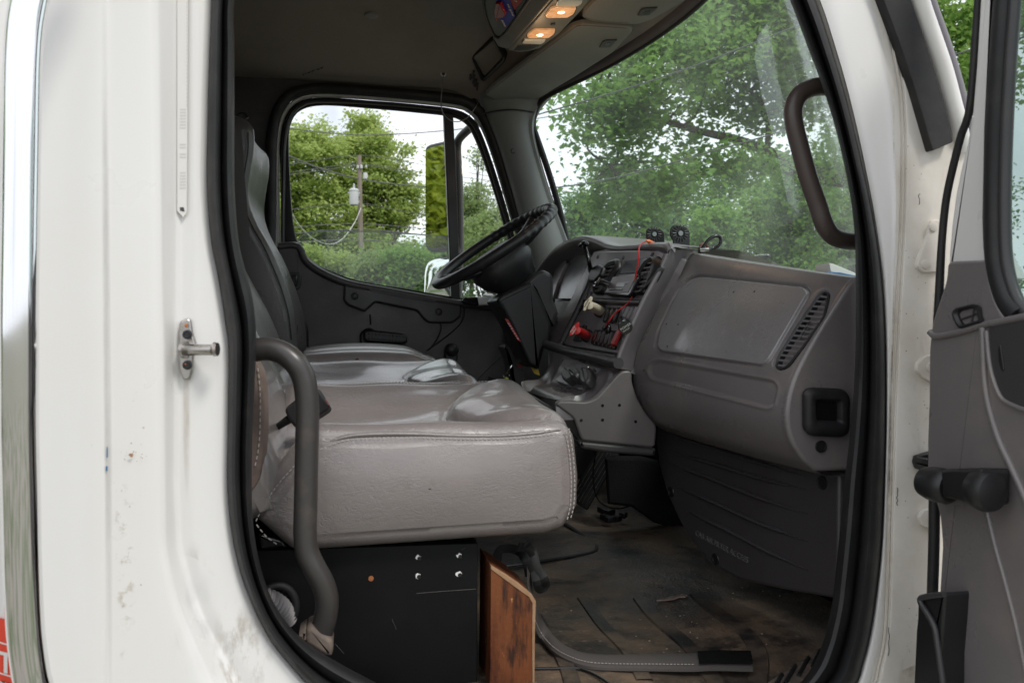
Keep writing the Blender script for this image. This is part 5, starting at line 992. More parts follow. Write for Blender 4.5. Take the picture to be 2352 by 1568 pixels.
o = b.build('radio_keys', M['blackgloss'], RD); o['kind'] = 'stuff'
bslab('radio_button', [(870, 470), (880, 440), (910, 436), (900, 468)], .0145, .003, .0008, M['lcd'], RD, .001)
b = MB(); c = BZ([(650, 490)], .014)[0]; b.lathe([(.0, 0), (.008, 0), (.0078, .022), (.0055, .026), (0, .026)], c, n+np.array([-.2, .5, .1]), 18); b.build('radio_knob', M['blackgloss'], RD)
CL = bslab('chrome_clip', [(412, 425), (470, 335), (530, 345), (480, 440), (450, 470)], .012, .010, .002, M['chrome'], None, .002); tag(CL, 'small shiny metal clip hooked on the left louvre vent', 'clip')
bslab('clip_slot', [(432, 415), (475, 355), (512, 358), (470, 420)], .0128, .001, .0003, M['black'], CL, .001)
b = MB(); b.ball(BZ([(440, 498)], .012)[0], .0035, 8); b.tube(BZ([(440, 498), (470, 470), (535, 320)], .011), .0018, 6); b.build('clip_screw', M['chrome'], CL)
# rocker switches
for k in range(3):
    x = 555+k*62; r0 = bslab('rocker_switch', [(x, 1000), (x+48, 1008), (x+62, 960), (x+112, 800), (x+108, 790), (x+62, 792), (x+42, 830)], -.0015, .010, .0022, M['blackgloss'], LP_, .0022)
    bslab('rocker', [(x+16, 980), (x+34, 984), (x+58, 920), (x+88, 830), (x+82, 812), (x+66, 815), (x+42, 890)], .0012, .004, .0016, M['dark'], r0, .0022)
for k in range(4):
    x = 716+k*62; bslab('blank_plate', [(x, 1028), (x+46, 1034), (x+170-k*2, 786), (x+124-k*2, 782)], -.0070, .004, .0012, M['bezel'], LP_, .0012)
for k in range(6):
    x = 384+k*55; y = 12*k; r0 = bslab('rocker_switch', [(x, 1306+y), (x+46, 1316+y), (x+62, 1275+y), (x+118-k*2, 1108+y*.25), (x+112-k*2, 1098+y*.25), (x+66, 1104+y*.25), (x+46, 1150+y*.3)], -.0015, .010, .0022, M['blackgloss'], LP_, .0022)
    if k == 5: bslab('rocker', [(x+2, 1240+y), (x+28, 1262+y), (x+52, 1255+y), (x+150, 1108), (x+142, 1078), (x+112, 1076)], .004, .007, .0022, M['red'], r0, .0022)
    else: bslab('rocker', [(x+14, 1262+y), (x+34, 1268+y), (x+58, 1220+y), (x+90, 1142+y*.25), (x+84, 1122+y*.25), (x+66, 1126+y*.25), (x+42, 1180+y*.25)], .0014, .004, .0018, M['dark'] if k else mat('dark_red_switch', (.05, .012, .012), .3), r0, .0022)
for k in range(2): bslab('rocker_switch', [(140+k*50, 1262), (184+k*50, 1270), (262+k*50, 1100), (318, 1040), (300, 1035), (240+k*40, 1060)], -.004, .006, .0018, M['blackgloss'], LP_, .002)
for k in range(3): bslab('indicator', [(60+k*62, 1080-k*118), (96+k*62, 1084-k*118), (138+k*62, 1002-k*118), (104+k*62, 996-k*118)], -.0045, .004, .001, M['blackgloss'], DB, .001)
bslab('usb_port', [(268, 690), (305, 700), (352, 608), (322, 604)], -.0035, .004, .001, M['black'], DB, .001)
bslab('usb_window', [(290, 682), (306, 686), (340, 616), (326, 612)], -.0030, .002, .0004, M['lcd'], DB, .0008)
b = MB(); an = np.linspace(0, 2*math.pi, 30)[:-1]; e = np.array([Zc(848+16*math.cos(a)*.9+36*math.sin(a)*.75, 1265-72*math.sin(a)+6*math.cos(a)) for a in an]); b.tube(np.array([PQ(*p, off_pl(bz, -.008)) for p in e]), .0022, 8, closed=True); b.build('socket_ring', M['steel'], LP_)
# pull knobs: parking brake and trailer supply, plus the push knob
def pull_knob(hexp, s0, s1, rs, m, lab, letters, lift=.055):
    a = PQ(*Zc(*s1), off_pl(bz, -.004)); ax = n; top = PQ(*Zc(*s0), off_pl(bz, lift)); ax = (top-a)/np.linalg.norm(top-a); L_ = np.linalg.norm(top-a)
    K = MB(); K.lathe([(.0, 0), (rs, 0), (rs*.97, L_*.5), (rs*.8, L_*.98), (0, L_)], a, ax, 20); k = K.build('pull_knob', m, DB); k['label'] = lab
    pk_ = (top, ax); b = MB(); hp = fillet(np.array([PQ(*Zc(*p), pk_) for p in hexp]), .003, 4); b.prism(hp, ax if np.dot(ax, CAM-top) > 0 else -ax, .006, .0009); b.build('knob_plate', m, k)
    b = MB(); b.lathe([(0, -.002), (rs*1.45, -.002), (rs*1.45, .004), (rs*1.05, .008), (0, .008)], a, ax, 16); b.build('collar', M['black'], k)
    b = MB(); nn = ax if np.dot(ax, CAM-top) > 0 else -ax; xdir = PQ(*Zc(*letters[1]), pk_)-PQ(*Zc(*letters[0]), pk_); o_ = PQ(*Zc(*letters[0]), pk_)+nn*.0005
    for i, tx in enumerate(letters[2]): text_mb(b, tx, .0056, o_+np.cross(nn, xdir/np.linalg.norm(xdir))*(-.006*i), xdir, np.cross(nn, xdir), th=.0002)
    b.build('knob_lettering', M['ink'] if m is M['cream'] else M['stickerwhite'], k); return k
pull_knob([(288, 842), (300, 735), (392, 640), (412, 652), (405, 705), (312, 846)], (375, 765), (530, 850), .0125, M['cream'], 'cream pull knob with printed plate', [(318, 800), (378, 680), ['PARKING', 'BRAKE']])
pull_knob([(92, 1190), (120, 1092), (208, 1000), (232, 1010), (226, 1062), (128, 1196)], (195, 1115), (345, 1195), .0125, M['red'], 'bright red pull knob with printed plate', [(118, 1160), (196, 1042), ['TRAILER', 'SUPPLY']])
a = PQ(*Zc(830, 975), off_pl(bz, -.004)); top = PQ(*Zc(880, 1078), off_pl(bz, .030)); axp = (top-a)/np.linalg.norm(top-a); Lk = np.linalg.norm(top-a)
b = MB(); b.lathe([(0, 0), (.0100, 0), (.0105, Lk*.4), (.0095, Lk*.75), (.0150, Lk*.84), (.0165, Lk*.93), (.0150, Lk), (0, Lk+.0006)], a, axp, 28); PK_ = b.build('push_knob', M['blackgloss'], DB); PK_['label'] = 'black round knob lettered POWER'
tp_ = top+axp*.0010; xd = RGT*.82+np.array([0, 0, .55]); xd = xd-axp*np.dot(xd, axp); xd /= np.linalg.norm(xd); yd = np.cross(axp, xd); b = MB(); o_ = tp_-xd*.0125-yd*.001
text_mb(b, 'POWER', .0078, o_, xd, yd, th=.0002); text_mb(b, 'OUTLET', .0048, o_-yd*.0058+xd*.002, xd, yd, th=.0002); b.build('knob_lettering', mat('grey_print', (.45, .45, .43), .6), PK_)
# instrument cluster, left bracket, lower shell, lever
cq = off_pl(bz, -.045)
slab('cluster_backing', [(1236, 640), (1270, 585), (1310, 560), (1368, 566), (1372, 600), (1310, 730), (1280, 800), (1250, 800)], off_pl(bz, -.062), .03, .003, M['dark'], DB, .01)
slab('cluster_lens', [(1313, 592), (1340, 584), (1358, 582), (1360, 602), (1350, 628), (1316, 686), (1268, 686), (1282, 650)], cq, .004, .002, mat('scratched_dull_lens', (.05, .05, .058), .2, mott=[(30, (.09, .085, .085), .55, .7), (6, (.065, .045, .045), .5, .7)]), DB, .005)
slab('cluster_bracket', [(1272, 625), (1285, 602), (1298, 596), (1300, 604), (1280, 650), (1268, 690), (1262, 680)], off_pl(bz, -.035), .01, .004, M['bezel'], DB, .004)
slab('lower_shell', [(1268, 689), (1316, 688), (1306, 712), (1292, 742), (1284, 775), (1256, 797), (1262, 740), (1275, 705)], off_pl(bz, -.028), .02, .008, M['trimgrey'], DB, .008)
b = MB(); b.tube(spl([PQ(1357, 622, off_pl(bz, .0)), PQ(1354, 606, off_pl(bz, .03)), PQ(1349, 585, off_pl(bz, .045)), PQ(1344, 568, off_pl(bz, .055)), PQ(1345, 560, off_pl(bz, .06))], 24), [.0085, .0075, .0055, .0055, .006], 12); LV = b.build('shift_lever', M['blackgloss'], DB)
b = MB(); b.tube(spl([PQ(1331, 566, off_pl(bz, .066)), PQ(1337, 560, off_pl(bz, .064)), PQ(1345, 558, off_pl(bz, .062)), PQ(1350, 560, off_pl(bz, .055))], 12), [.006, .0095, .0095, .006], 12, flat=.7); b.build('lever_grip', M['blackgloss'], LV)
b = MB(); b.prism(fillet(np.array([PQ(u, v, off_pl(bz, .016)) for u, v in [(1352, 628), (1360, 612), (1372, 605), (1384, 612), (1378, 630), (1362, 648), (1350, 646)]]), .005, 4), n, .02, .007, 4); b.build('lever_base', M['black'], LV)
# ------------------------------------------------ lower console with knobs
def Yc(x, y): return (1091+.18313*x, 775.2+.18313*y)
def curve(pts, Y, n_=24): return spl([P(*Yc(x, y), Y) for x, y in pts], n_)
C0 = curve([(1015, 835), (1060, 793), (1180, 795), (1400, 802), (1530, 742), (1650, 600), (1790, 440), (1870, 405)], 1.80)
C2 = curve([(1060, 785), (1120, 738), (1300, 718), (1430, 645), (1520, 505), (1610, 440), (1690, 350), (1730, 345)], 1.89)
C4 = curve([(715, 700), (730, 630), (790, 592), (920, 578), (1000, 500), (1060, 370), (1120, 280), (1150, 230)], 2.16)
C6 = curve([(570, 640), (575, 565), (620, 543), (800, 528), (900, 450), (960, 330), (975, 250), (985, 180)], 2.28)
C7 = curve([(590, 640), (600, 555), (650, 533), (800, 518), (880, 440), (930, 320), (930, 250), (920, 180)], 2.34)
dz = lambda c, d: c+np.array([.012, 0, -d])
wts = np.sin(np.pi*np.linspace(.0, 1, 24)**.9)**.7
C1 = (C0+C2)/2+np.outer(wts, [.0, 0, -.05]); C5 = (C4+C6)/2+np.outer(wts, [0, 0, -.05]); C3 = (C2+C4)/2+np.array([0, 0, -.002])
def bot(c, d): q_ = c.copy(); q_[:, 2] = EZ-d; return q_
rows = [bot(C0, .21), C0+np.array([0, -.001, -.012]), C0+np.array([0, .003, -.003]), C0+np.array([0, .008, 0]), C0+(C1-C0)*.3, C1, C1+(C2-C1)*.7, C2+np.array([0, -.006, 0]), C2, C3, C4, C4+np.array([0, .006, -.001]), C4+(C5-C4)*.3, C5, C5+(C6-C5)*.7, C6, C7, bot(C7, .2)]
b = MB(); b.grid(np.array([resample(np.array([r_[i] for r_ in rows]), 0+len(rows)*0+len(rows), False) if False else np.array([r_[i] for r_ in rows]) for i in range(24)])); LC = b.build('lower_console', M['taupe'], T, ang=60); tag(LC, 'grey lower console with scooped side walls and heater knobs')
sp = [(1277, 930), (1284, 921), (1307, 921), (1347, 923), (1371, 913), (1393, 888), (1421, 857), (1433, 851), (1452, 851), (1452, 878), (1463, 912), (1485, 951), (1509, 976), (1505, 1028), (1336, 1012), (1318, 960)]
b = MB(); b.prism(fillet(pxl(sp, P, 1.795), .010, 4), (0, -1, 0), .02, .005, 3); SPn = b.build('console_side', mat('brownish_taupe_plastic', (.118, .105, .103), .42, bump=[('pebble', 420, .16, .0006)], mott=[(7, (.15, .13, .12), .5, .8)]), LC)
b = MB(); b.prism(fillet(pxl([(1330, 1014), (1508, 1031), (1504, 1047), (1400, 1040), (1337, 1030)], P, 1.790), .003), (0, -1, 0), .05, .006); b.build('console_skirt', M['taupe_dark'], LC)
b = MB(); b.prism(pxl([(1330, 1010), (1270, 935), (1195, 890), (1200, 1010), (1336, 1030)], P, 1.83), (0, -1, 0), .45, .004); b.build('console_core', M['black'], LC)
for u, v in [(1384, 931), (1423, 930), (1335, 965), (1384, 964), (1460, 968)]:
    b = MB(); b.lathe([(0, 0), (.0036, 0), (.0032, .0006), (0, .0006)], P(u, v, 1.7945), (0, -1, 0), 12); b.build('drilled_hole', M['blackgloss'], SPn)
dk = plane3(P(*Yc(1010, 535), 2.12), P(*Yc(1235, 285), 2.12), P(*Yc(1330, 655), 1.93)); dk = off_pl(dk, .004)
def dsl(name, pts, off, th, r, m, parent, fil=.003): 
    b = MB(); b.prism(fillet(np.array([PQ(*Yc(*p), off_pl(dk, off)) for p in pts]), fil, 5), dk[1], th, r, 4); return b.build(name, m, parent)
HP = dsl('heater_plate', [(1008, 535), (1235, 278), (1566, 372), (1500, 440), (1340, 655)], .003, .012, .001, M['bezel'], LC)
for q_, h_, fl in [([(1062, 450), (1100, 370), (1170, 328), (1235, 345), (1280, 400), (1250, 470), (1190, 510), (1130, 540), (1080, 500)], .026, .006), ([(1156, 420), (1190, 374), (1260, 388), (1285, 430), (1250, 480), (1190, 490)], .034, .005), ([(1284, 480), (1300, 410), (1345, 350), (1420, 368), (1442, 430), (1425, 500), (1380, 562), (1330, 568), (1300, 530)], .026, .006), ([(1128, 532), (1160, 486), (1204, 505), (1172, 556)], .018, .002), ([(1218, 515), (1250, 480), (1280, 490), (1250, 535)], .016, .002)]:
    dsl('heater_knob', q_, h_, h_-.003, .008 if h_ > .02 else .003, M['dark'], HP, fl)
b = MB(); b.tube([PQ(*Yc(1412, 372), off_pl(dk, .03)), PQ(*Yc(1498, 432), off_pl(dk, .006))], .0022, 8); b.ball(PQ(*Yc(1418, 374), off_pl(dk, .03)), .0036, 6); b.lathe([(0, 0), (.007, 0), (.007, .008), (.004, .01), (0, .01)], PQ(*Yc(1500, 440), off_pl(dk, .002)), dk[1], 14); b.build('toggle_post', M['steel'], HP)
dsl('ash_lip', [(910, 650), (950, 655), (1080, 720), (1075, 752), (1040, 755), (920, 680)], -.02, .02, .004, M['blackgloss'], LC)
dsl('ash_cover', [(970, 655), (1010, 648), (1190, 712), (1160, 725), (1100, 722)], .008, .01, .002, M['dark'], LC)
# ------------------------------------------------ steering column and wheel
SC = empty('steering_column', tuple(P(1215, 700, 2.5))); attach(SC, T); SC['label'] = 'black boxy steering column cover'
def col_prism(name, pts, y0, y1, r, m, parent):
    b = MB(); lp = fillet(pxl(pts, P, y0), .008, 4); b.prism(lp, (0, -1, 0), y1-y0, r, 4); return b.build(name, m, parent)
col_prism('column_cover', [(1140, 690), (1150, 677), (1206, 651), (1224, 648), (1250, 698), (1268, 745), (1266, 790), (1250, 800), (1238, 850), (1215, 838), (1180, 760), (1155, 712)], 2.40, 2.58, .012, M['black'], SC)
col_prism('upper_shroud', [(1200, 655), (1232, 624), (1249, 619), (1266, 626), (1274, 641), (1272, 690), (1285, 718), (1265, 760), (1243, 712), (1222, 664)], 2.415, 2.6, .014, M['dark'], SC)
b = MB(); b.prism(pxl([(1159, 731), (1167, 733), (1197, 785), (1189, 781)], P, 2.396), (0, -1, 0), .001); ws_ = b.build('warning_sticker', M['redcard'], SC)
b = MB()
for k in range(7): b.prism(pxl([(1165+k*3.6, 742+k*5.6), (1170+k*3.4, 743+k*5.6), (1171+k*3.4, 744.5+k*5.6), (1166+k*3.6, 743.5+k*5.6)], P, 2.3955), (0, -1, 0), .0004)
o = b.build('sticker_print', M['stickerwhite'], ws_); o['kind'] = 'stuff'
b = MB(); b.prism(fillet(pxl([(1160, 758), (1170, 752), (1188, 785), (1196, 800), (1180, 802), (1162, 788)], P, 2.7), .01), (0, -1, 0), .06, .01); b.build('stalk_base', M['dark'], SC)
b = MB(); b.prism(pxl([(1216, 838), (1236, 846), (1240, 862), (1228, 858)], P, 2.44), (0, -1, 0), .002); b.build('yellow_sticker', M['yellow'], SC)
A_, B_ = P(1006, 652, 2.52), P(1260, 480, 2.52); wc = (A_+B_)/2; R0 = np.linalg.norm(B_-A_)/2; e1 = (B_-A_)/np.linalg.norm(B_-A_); th_ = math.radians(6.0)
n0 = np.cross(e1, [0, 1, 0]); n0 = n0 if n0[2] > 0 else -n0
e2 = np.array([0, 1, 0])*math.cos(th_)+n0*math.sin(th_); wn = np.cross(e1, e2); wn = wn if wn[2] > 0 else -wn
SW = empty('steering_wheel', tuple(wc)); attach(SW, T); SW['label'] = 'worn black four spoke steering wheel seen almost edge on'
an = np.linspace(0, 2*math.pi, 241)[:-1]; rr_ = .0165+.0012*np.sin(an*46)*(np.cos(an) > .2)
b = MB(); m_ = []; seg = 18
for a, r_ in zip(an, rr_):
    c = wc+R0*(math.cos(a)*e1+math.sin(a)*e2); ro = math.cos(a)*e1+math.sin(a)*e2; m_.append([c+r_*(math.cos(t)*ro+math.sin(t)*wn)*(1 if math.sin(t) > -.2 or True else 1) for t in np.linspace(0, 2*math.pi, seg, endpoint=False)])
WM = mat('worn_wheel_rubber', (.017, .017, .018), .38, bump=[('crack', 120, .25, .0008), ('noise', 40, .2, .001)], mott=[(30, (.05, .05, .052), .60, .72)])
b.grid(np.array(m_), cu=True, cv=True); b.build('rim', WM, SW)
hub = MB(); G = []
for hgt, ra, rb in [(.004, .001, .001), (.003, .055, .05), (-.004, .085, .078), (-.02, .098, .09), (-.055, .10, .095), (-.09, .085, .085), (-.125, .065, .07), (-.17, .05, .05)]:
    G.append([wc-wn*.012+wn*hgt+e1*(-.012 if hgt > -.1 else .0)+ra*math.cos(t)*abs(math.cos(t))**-.25*e1+rb*math.sin(t)*abs(math.sin(t)+1e-9)**-.25*e2 if abs(math.cos(t)) > 1e-6 and abs(math.sin(t)) > 1e-6 else wc-wn*.012+wn*hgt+e1*(-.012 if hgt > -.1 else .0)+ra*math.cos(t)*e1+rb*math.sin(t)*e2 for t in np.linspace(0.01, 2*math.pi+.01, 40, endpoint=False)])
hub.grid(np.array(G), cv=True); hub.cap(np.array(G)[-1]); hub.build('hub', WM, SW)
for a in (math.radians(28), math.radians(152), math.radians(208), math.radians(332)):
    ro = math.cos(a)*e1+math.sin(a)*e2; b = MB(); b.tube(spl([wc+ro*.06-wn*.045, wc+ro*.10-wn*.035, wc+ro*.15-wn*.022, wc+ro*(R0-.004)-wn*.002], 20), [.026, .021, .016, .013], 12, flat=.62); b.build('spoke', WM, SW)
# ignition key with tag, small label behind it
K = empty('key_ring', tuple(P(1163, 860, 2.62))); tag(K, 'bunch with a key ring and a lime green tag hanging from the ignition', 'keys')
b = MB(); b.tube([P(1175, 838, 2.64), P(1173, 842, 2.62), P(1168, 850, 2.61), P(1165, 858, 2.6)], .002, 6); b.build('chain', M['chrome'], K)
b = MB(); an = np.linspace(0, 2*math.pi, 26)[:-1]; c = P(1163, 863, 2.6); b.tube(np.array([c+.0095*(math.cos(a)*np.array([1, 0, 0])+math.sin(a)*np.array([0, .2, 1])) for a in an]), .0012, 6, closed=True); b.build('ring', M['chrome'], K)
b = MB(); b.prism(fillet(pxl([(1158, 868), (1162, 865), (1168, 867), (1169, 888), (1156, 888)], P, 2.595), .003), (0, -1, 0), .003, .001); b.build('tag', M['lime'], K)
b = MB(); b.prism(pxl([(1189, 836), (1200, 836), (1201, 842), (1190, 843)], P, 2.62), (0, -1, 0), .002); b.build('dash_label', M['redcard'], T)
b = MB(); b.prism(fillet(pxl([(1155, 795), (1190, 790), (1205, 810), (1205, 880), (1180, 900), (1170, 830)], P, 2.72), .01), (0, -1, 0), .1, .01); b.build('knee_panel', M['taupe_dark'], T)
# ------------------------------------------------ things on the dashboard
def clip_plate(name, lab, pts, Y, cpx, rr):
    b = MB(); b.prism(fillet(pxl(pts, P, Y), .010, 5), (-.3, -1, .1), .006, .002, 3); t = b.build(name, M['black'], None); tag(t, lab, 'phone holder')
    c = P(*cpx, Y-.001); b = MB()
    for k in range(16):
        a = 2*math.pi*k/16; d = np.array([math.cos(a), 0, math.sin(a)]); b.tube([c+d*rr*.55+np.array([0, -.003, 0]), c+d*rr+np.array([0, -.003, 0])], rr*.075, 6)
    o = b.build('gear_teeth', M['dark'], t); o['kind'] = 'stuff'
    b = MB(); b.lathe([(0, 0), (rr*.3, 0), (rr*.3, .003), (0, .003)], c+np.array([0, -.002, 0]), (0, -1, 0), 12); b.build('centre_hole', M['lcd'], t); return t
clip_plate('phone_holder', 'smaller black phone holder plate with a toothed disc, left of the two on the dash', [(1484, 528), (1490, 523), (1518, 525), (1526, 534), (1527, 566), (1498, 566), (1484, 548)], 2.0, (1502, 538), .019)
clip_plate('phone_holder', 'taller black phone holder plate, right of the two on the dash', [(1539, 525), (1548, 515), (1575, 520), (1585, 531), (1584, 575), (1548, 574), (1545, 550), (1539, 542)], 1.95, (1562, 536), .021)
b = MB(); b.tube(spl([P(1610, 574, 1.9), P(1625, 553, 1.9), P(1640, 543, 1.9), P(1652, 543, 1.9), P(1656, 553, 1.9), P(1648, 566, 1.9), P(1632, 571, 1.9), P(1617, 574, 1.88)], 50), .0042, 10); LPc = b.build('looped_cable', M['blackgloss'], None); tag(LPc, 'black cable standing in a loop on top of the dashboard', 'cable')
b = MB(); b.tube([P(1606, 576, 1.88), P(1613, 576, 1.88), P(1626, 573, 1.885)], [.0072, .006, .005], 12); b.build('plug', M['steel'], LPc)
b = MB(); b.tube(spl([P(1606, 574, 1.93), P(1610, 563, 1.93), P(1618, 560, 1.93), P(1624, 566, 1.93), P(1622, 580, 1.93)], 20), .0035, 8); tag(b.build('red_cable', mat('dull_red_cable', (.18, .04, .03), .5), None), 'short dull red cable curled behind the looped black one', 'cable')
b = MB(); b.tube(spl([P(1487, 553, 1.93), P(1478, 566, 1.90)+np.array([-.01, 0, 0]), P(1466, 600, 1.86), P(1459, 640, 1.86), P(1453, 678, 1.86), P(1440, 698, 1.87), P(1422, 712, 1.88), P(1410, 722, 1.89), P(1396, 742, 1.9), P(1390, 752, 1.93)], 60), .0019, 6); RW = b.build('red_wire', M['red'], None); tag(RW, 'thin red wire hanging over the instrument stack with an orange end', 'wire')
b = MB(); b.tube([P(1484, 553, 1.925), P(1490, 554, 1.925), P(1503, 559, 1.93)], [.003, .005, .0035], 8); b.build('wire_end', M['orange'], RW)
b = MB(); b.ball(P(1387, 753, 1.93), .005, 8); b.ball(P(1397, 757, 1.925), (.008, .01, .014), 8); b.build('wire_plug', M['blackgloss'], RW)
BK = empty('notebook', tuple(P(1930, 630, 1.5))); tag(BK, 'blue covered booklet lying open on the dash end beside the pillar', 'booklet')
b = MB(); b.prism(pxl([(1896, 631), (1902, 624), (1930, 625), (1990, 638), (1990, 645), (1900, 640)], P, 1.42), (0, -1, 0), .10, .002); b.build('cover', M['bookblue'], BK)
b = MB(); b.prism(pxl([(1905, 604), (1915, 606), (1960, 625), (1990, 640), (1930, 628), (1908, 624)], P, 1.44), (0, -1, 0), .05, .001); b.build('page', M['paper'], BK)
# inspection stickers on the glass, wiper
for i, (pts, lab) in enumerate([([(1618, 582), (1666, 552), (1660, 582), (1625, 586)], 'slanted clear sticker'), ([(1640, 584), (1706, 580), (1700, 600), (1650, 606)], 'clear pale sticker')]):
    b = MB(); b.cap(np.array([PX(u, v, 1.10) for u, v in pts])); b.build('glass_sticker', M['glass2'], T, smooth=False)
W_ = empty('wiper', tuple(P(1720, 600, 2.3))); attach(W_, T)
b = MB(); b.tube(spl([PX(1660, 612, 1.18), PX(1700, 603, 1.19), PX(1740, 594, 1.20), PX(1768, 587, 1.21)], 20), .0055, 8); b.build('wiper_blade', M['rubber'], W_)
b = MB(); b.tube(spl([PX(1655, 607, 1.17), PX(1690, 598, 1.18), PX(1735, 588, 1.19), PX(1765, 585, 1.20)], 20), .004, 8, flat=.6); b.tube([PX(1690, 598, 1.18), PX(1712, 596, 1.19)], .003, 6); b.tube([PX(1735, 588, 1.19), PX(1712, 596, 1.19)], .003, 6); b.build('wiper_arm', M['steel'], W_)
# pillar grab handle
b = MB(); b.tube(spl([P(1950, 212, 1.30), P(1905, 200, 1.28), P(1868, 201, 1.27), P(1839, 216, 1.27), P(1823, 246, 1.27), P(1824, 285, 1.27), P(1839, 345, 1.27), P(1857, 410, 1.27), P(1878, 470, 1.27), P(1893, 515, 1.27), P(1912, 541, 1.28), P(1940, 552, 1.29), P(1985, 556, 1.31)], 120), .0152, 20); GH = b.build('pillar_handle', M['bar'], T); tag(GH, 'worn brown-black grab handle on the front pillar')
# lining of the near pillar
b = MB(); G = []
for i, t in enumerate(np.linspace(-.1, 1, 30)):
    w_ = WS(1.262, t); u, v = proj(w_); vv = v; s_ = Lu([(a, c) for a, c in seal_in_R], vv); q_ = P(s_+26, vv, 1.20); G.append([w_+(q_-w_)*k for k in np.linspace(0, 1, 6)])
b.grid(np.array(G)); b.build('near_pillar_trim', M['trimgrey'], T)
# ================================================================ SEATS
def smooth_end(k, K): return k/K
def seat_body(name, ring_fn, y0, y1, m, parent, r=.03, n=46, ang=60):
    """ring_fn(y) -> closed XZ outline (N,2), world z. Ends rounded by shrinking the outline."""
    st = []
    for k in range(7): a = math.pi/2*k/6; st.append((y0+r*(1-math.sin(a)), r*(1-math.cos(math.pi/2-a))*1.0, a))
    st = [(y0+r*(1-math.cos(math.pi/2*k/6)), r*(1-math.sin(math.pi/2*k/6))) for k in range(7)]
    st += [(y, 0) for y in np.linspace(y0+r, y1-r, n)][1:-1]
    st += [(y1-r*(1-math.cos(math.pi/2*k/6)), r*(1-math.sin(math.pi/2*k/6))) for k in range(6, -1, -1)]
    G = []
    for y, off in st:
        q_ = ring_fn(y); t = np.roll(q_, -1, 0)-np.roll(q_, 1, 0); t /= np.linalg.norm(t, axis=1)[:, None]+1e-9; nn = np.stack([t[:, 1], -t[:, 0]], 1)
        if np.sum(nn*(q_-q_.mean(0))) > 0: nn = -nn
        q2 = q_+nn*off; G.append([(x, y, z) for x, z in q2])
    G = np.array(G, float)
    def fill(R_, sgn):
        c = R_.mean(0); out = []
        for k in (.985, .96, .93, .88, .8, .7, .6, .5, .4, .3, .2, .1, .01):
            q_ = c+(R_-c)*k; ex = np.abs(R_-c).max(0); w1 = np.clip(1-((q_[:, 0]-c[0])/ex[0])**2, 0, 1)*np.clip(1-((q_[:, 2]-c[2])/ex[2])**2, 0, 1); q_[:, 1] += sgn*.012*w1; out.append(q_)
        return out
    G = np.array(fill(G[0], -1)[::-1]+list(G)+fill(G[-1], 1)); b = MB(); b.grid(G, cv=True); return b.build(name, m, parent, ang=ang)
def cushion_ring(xb, xf, ztop, zbot, y, back_low=None):
    xs_ = np.linspace(xb+.02, xf-.035, 64); top = [(x, ztop(x, y)) for x in xs_]
    zf = ztop(xf-.035, y); fr = [(xf-.035+.035*math.sin(a), zf-.035+.035*math.cos(a)) for a in np.linspace(.2, math.pi/2, 7)]
    bul = [(xf+.006, zf-.09), (xf+.004, zf-.14), (xf-.004, zbot+.03), (xf-.02, zbot+.008), (xf-.05, zbot)]
    zt_b = ztop(xb+.02, y); bk = [(xb+.10, zbot-.008), (xb+.055, zbot-.006), (xb+.004, zbot+(zt_b-zbot)*.42), (xb+.0, zbot+(zt_b-zbot)*.62), (xb+.006, zbot+(zt_b-zbot)*.88)]
    out = np.array(top+fr+bul+bk); return resample(out, 150, True)
def bolster(x, y, y0, y1, zn, zf, xf, depth, ph, pc, pr):
    s = (y-y0)/(y1-y0); z = zn+(zf-zn)*s
    tr = float(sm((s-.07)/.26)*sm((.97-s)/.40)); fr = float(sm((x+.05)/(xf+.02)))
    pan = depth*tr*(1-.62*fr)
    d = math.sqrt(((x-pc[0])/pr[0])**2+((y-pc[1])/pr[1])**2)
    roll = ph*math.sqrt(max(0., 1-d*d))**.8 if d < 1 else 0.
    crease = -.0065*math.exp(-((d-1.0)/.045)**2)*(1 if x < xf-.03 else .3)
    crease -= .004*math.exp(-((d-.72)/.05)**2)*(1 if y < pc[1]-.03 and x > pc[0]-.06 else 0)
    ridge = .005*math.exp(-((s-.05)/.05)**2)+.006*math.exp(-((s-.95)/.05)**2)
    wob = .0016*math.sin(x*31+y*17)+.0012*math.sin(x*13-y*41)
    return EZ+z-pan+roll+crease+ridge+wob-.010*float(sm((x-(xf-.05))/.04))
PS = empty('passenger_bench', (.1, 1.8, FZ+.25)); attach(PS, T); PS['label'] = 'two place passenger seat in shiny taupe vinyl'
zA = lambda x, y: bolster(x, y, 1.30, 1.795, -.160, -.126, .362, .050, .036, (.360, 1.552), (.180, .212))-.10*sm((-.045-x)/.11)*(1-sm((y-1.30)/.25))
CU1 = seat_body('seat_cushion', lambda y: cushion_ring(-.145, .362, zA, EZ-.338, y), 1.297, 1.795, M['leather'], PS, .026, 60); CU1['label'] = 'near seat cushion'
zB = lambda x, y: bolster(x, y, 1.80, 2.285, -.130, -.098, .292, .046, .034, (.292, 2.045), (.165, .205))
CU2 = seat_body('seat_cushion', lambda y: cushion_ring(-.17, .292, zB, EZ-.30, y), 1.80, 2.285, M['leather_worn'], PS, .022, 50); CU2['label'] = 'middle seat cushion'
def back_ring(y):
    s = (y-1.295)/.99; zz = np.linspace(-.285, .43, 46); X = np.array([-.122-(z+.17)*.45-(.035*sm((-.19-z)/.09)) for z in zz])
    g_ = .012*math.exp(-((y-1.80)/.02)**2); X = X-g_+.004*np.sin(zz*22+y*6)
    fr = [(x, EZ+z) for x, z in zip(X, zz)]; bk = [(X[-1]-.03, EZ+.46), (X[-1]-.08, EZ+.46), (X[-1]-.11, EZ+.42), (X[0]-.11, EZ-.26), (X[0]-.07, EZ-.30)]
    return resample(np.array(fr+bk), 130, True)
BK = seat_body('backrest', back_ring, 1.292, 2.285, M['leather_worn'], PS, .03, 50)
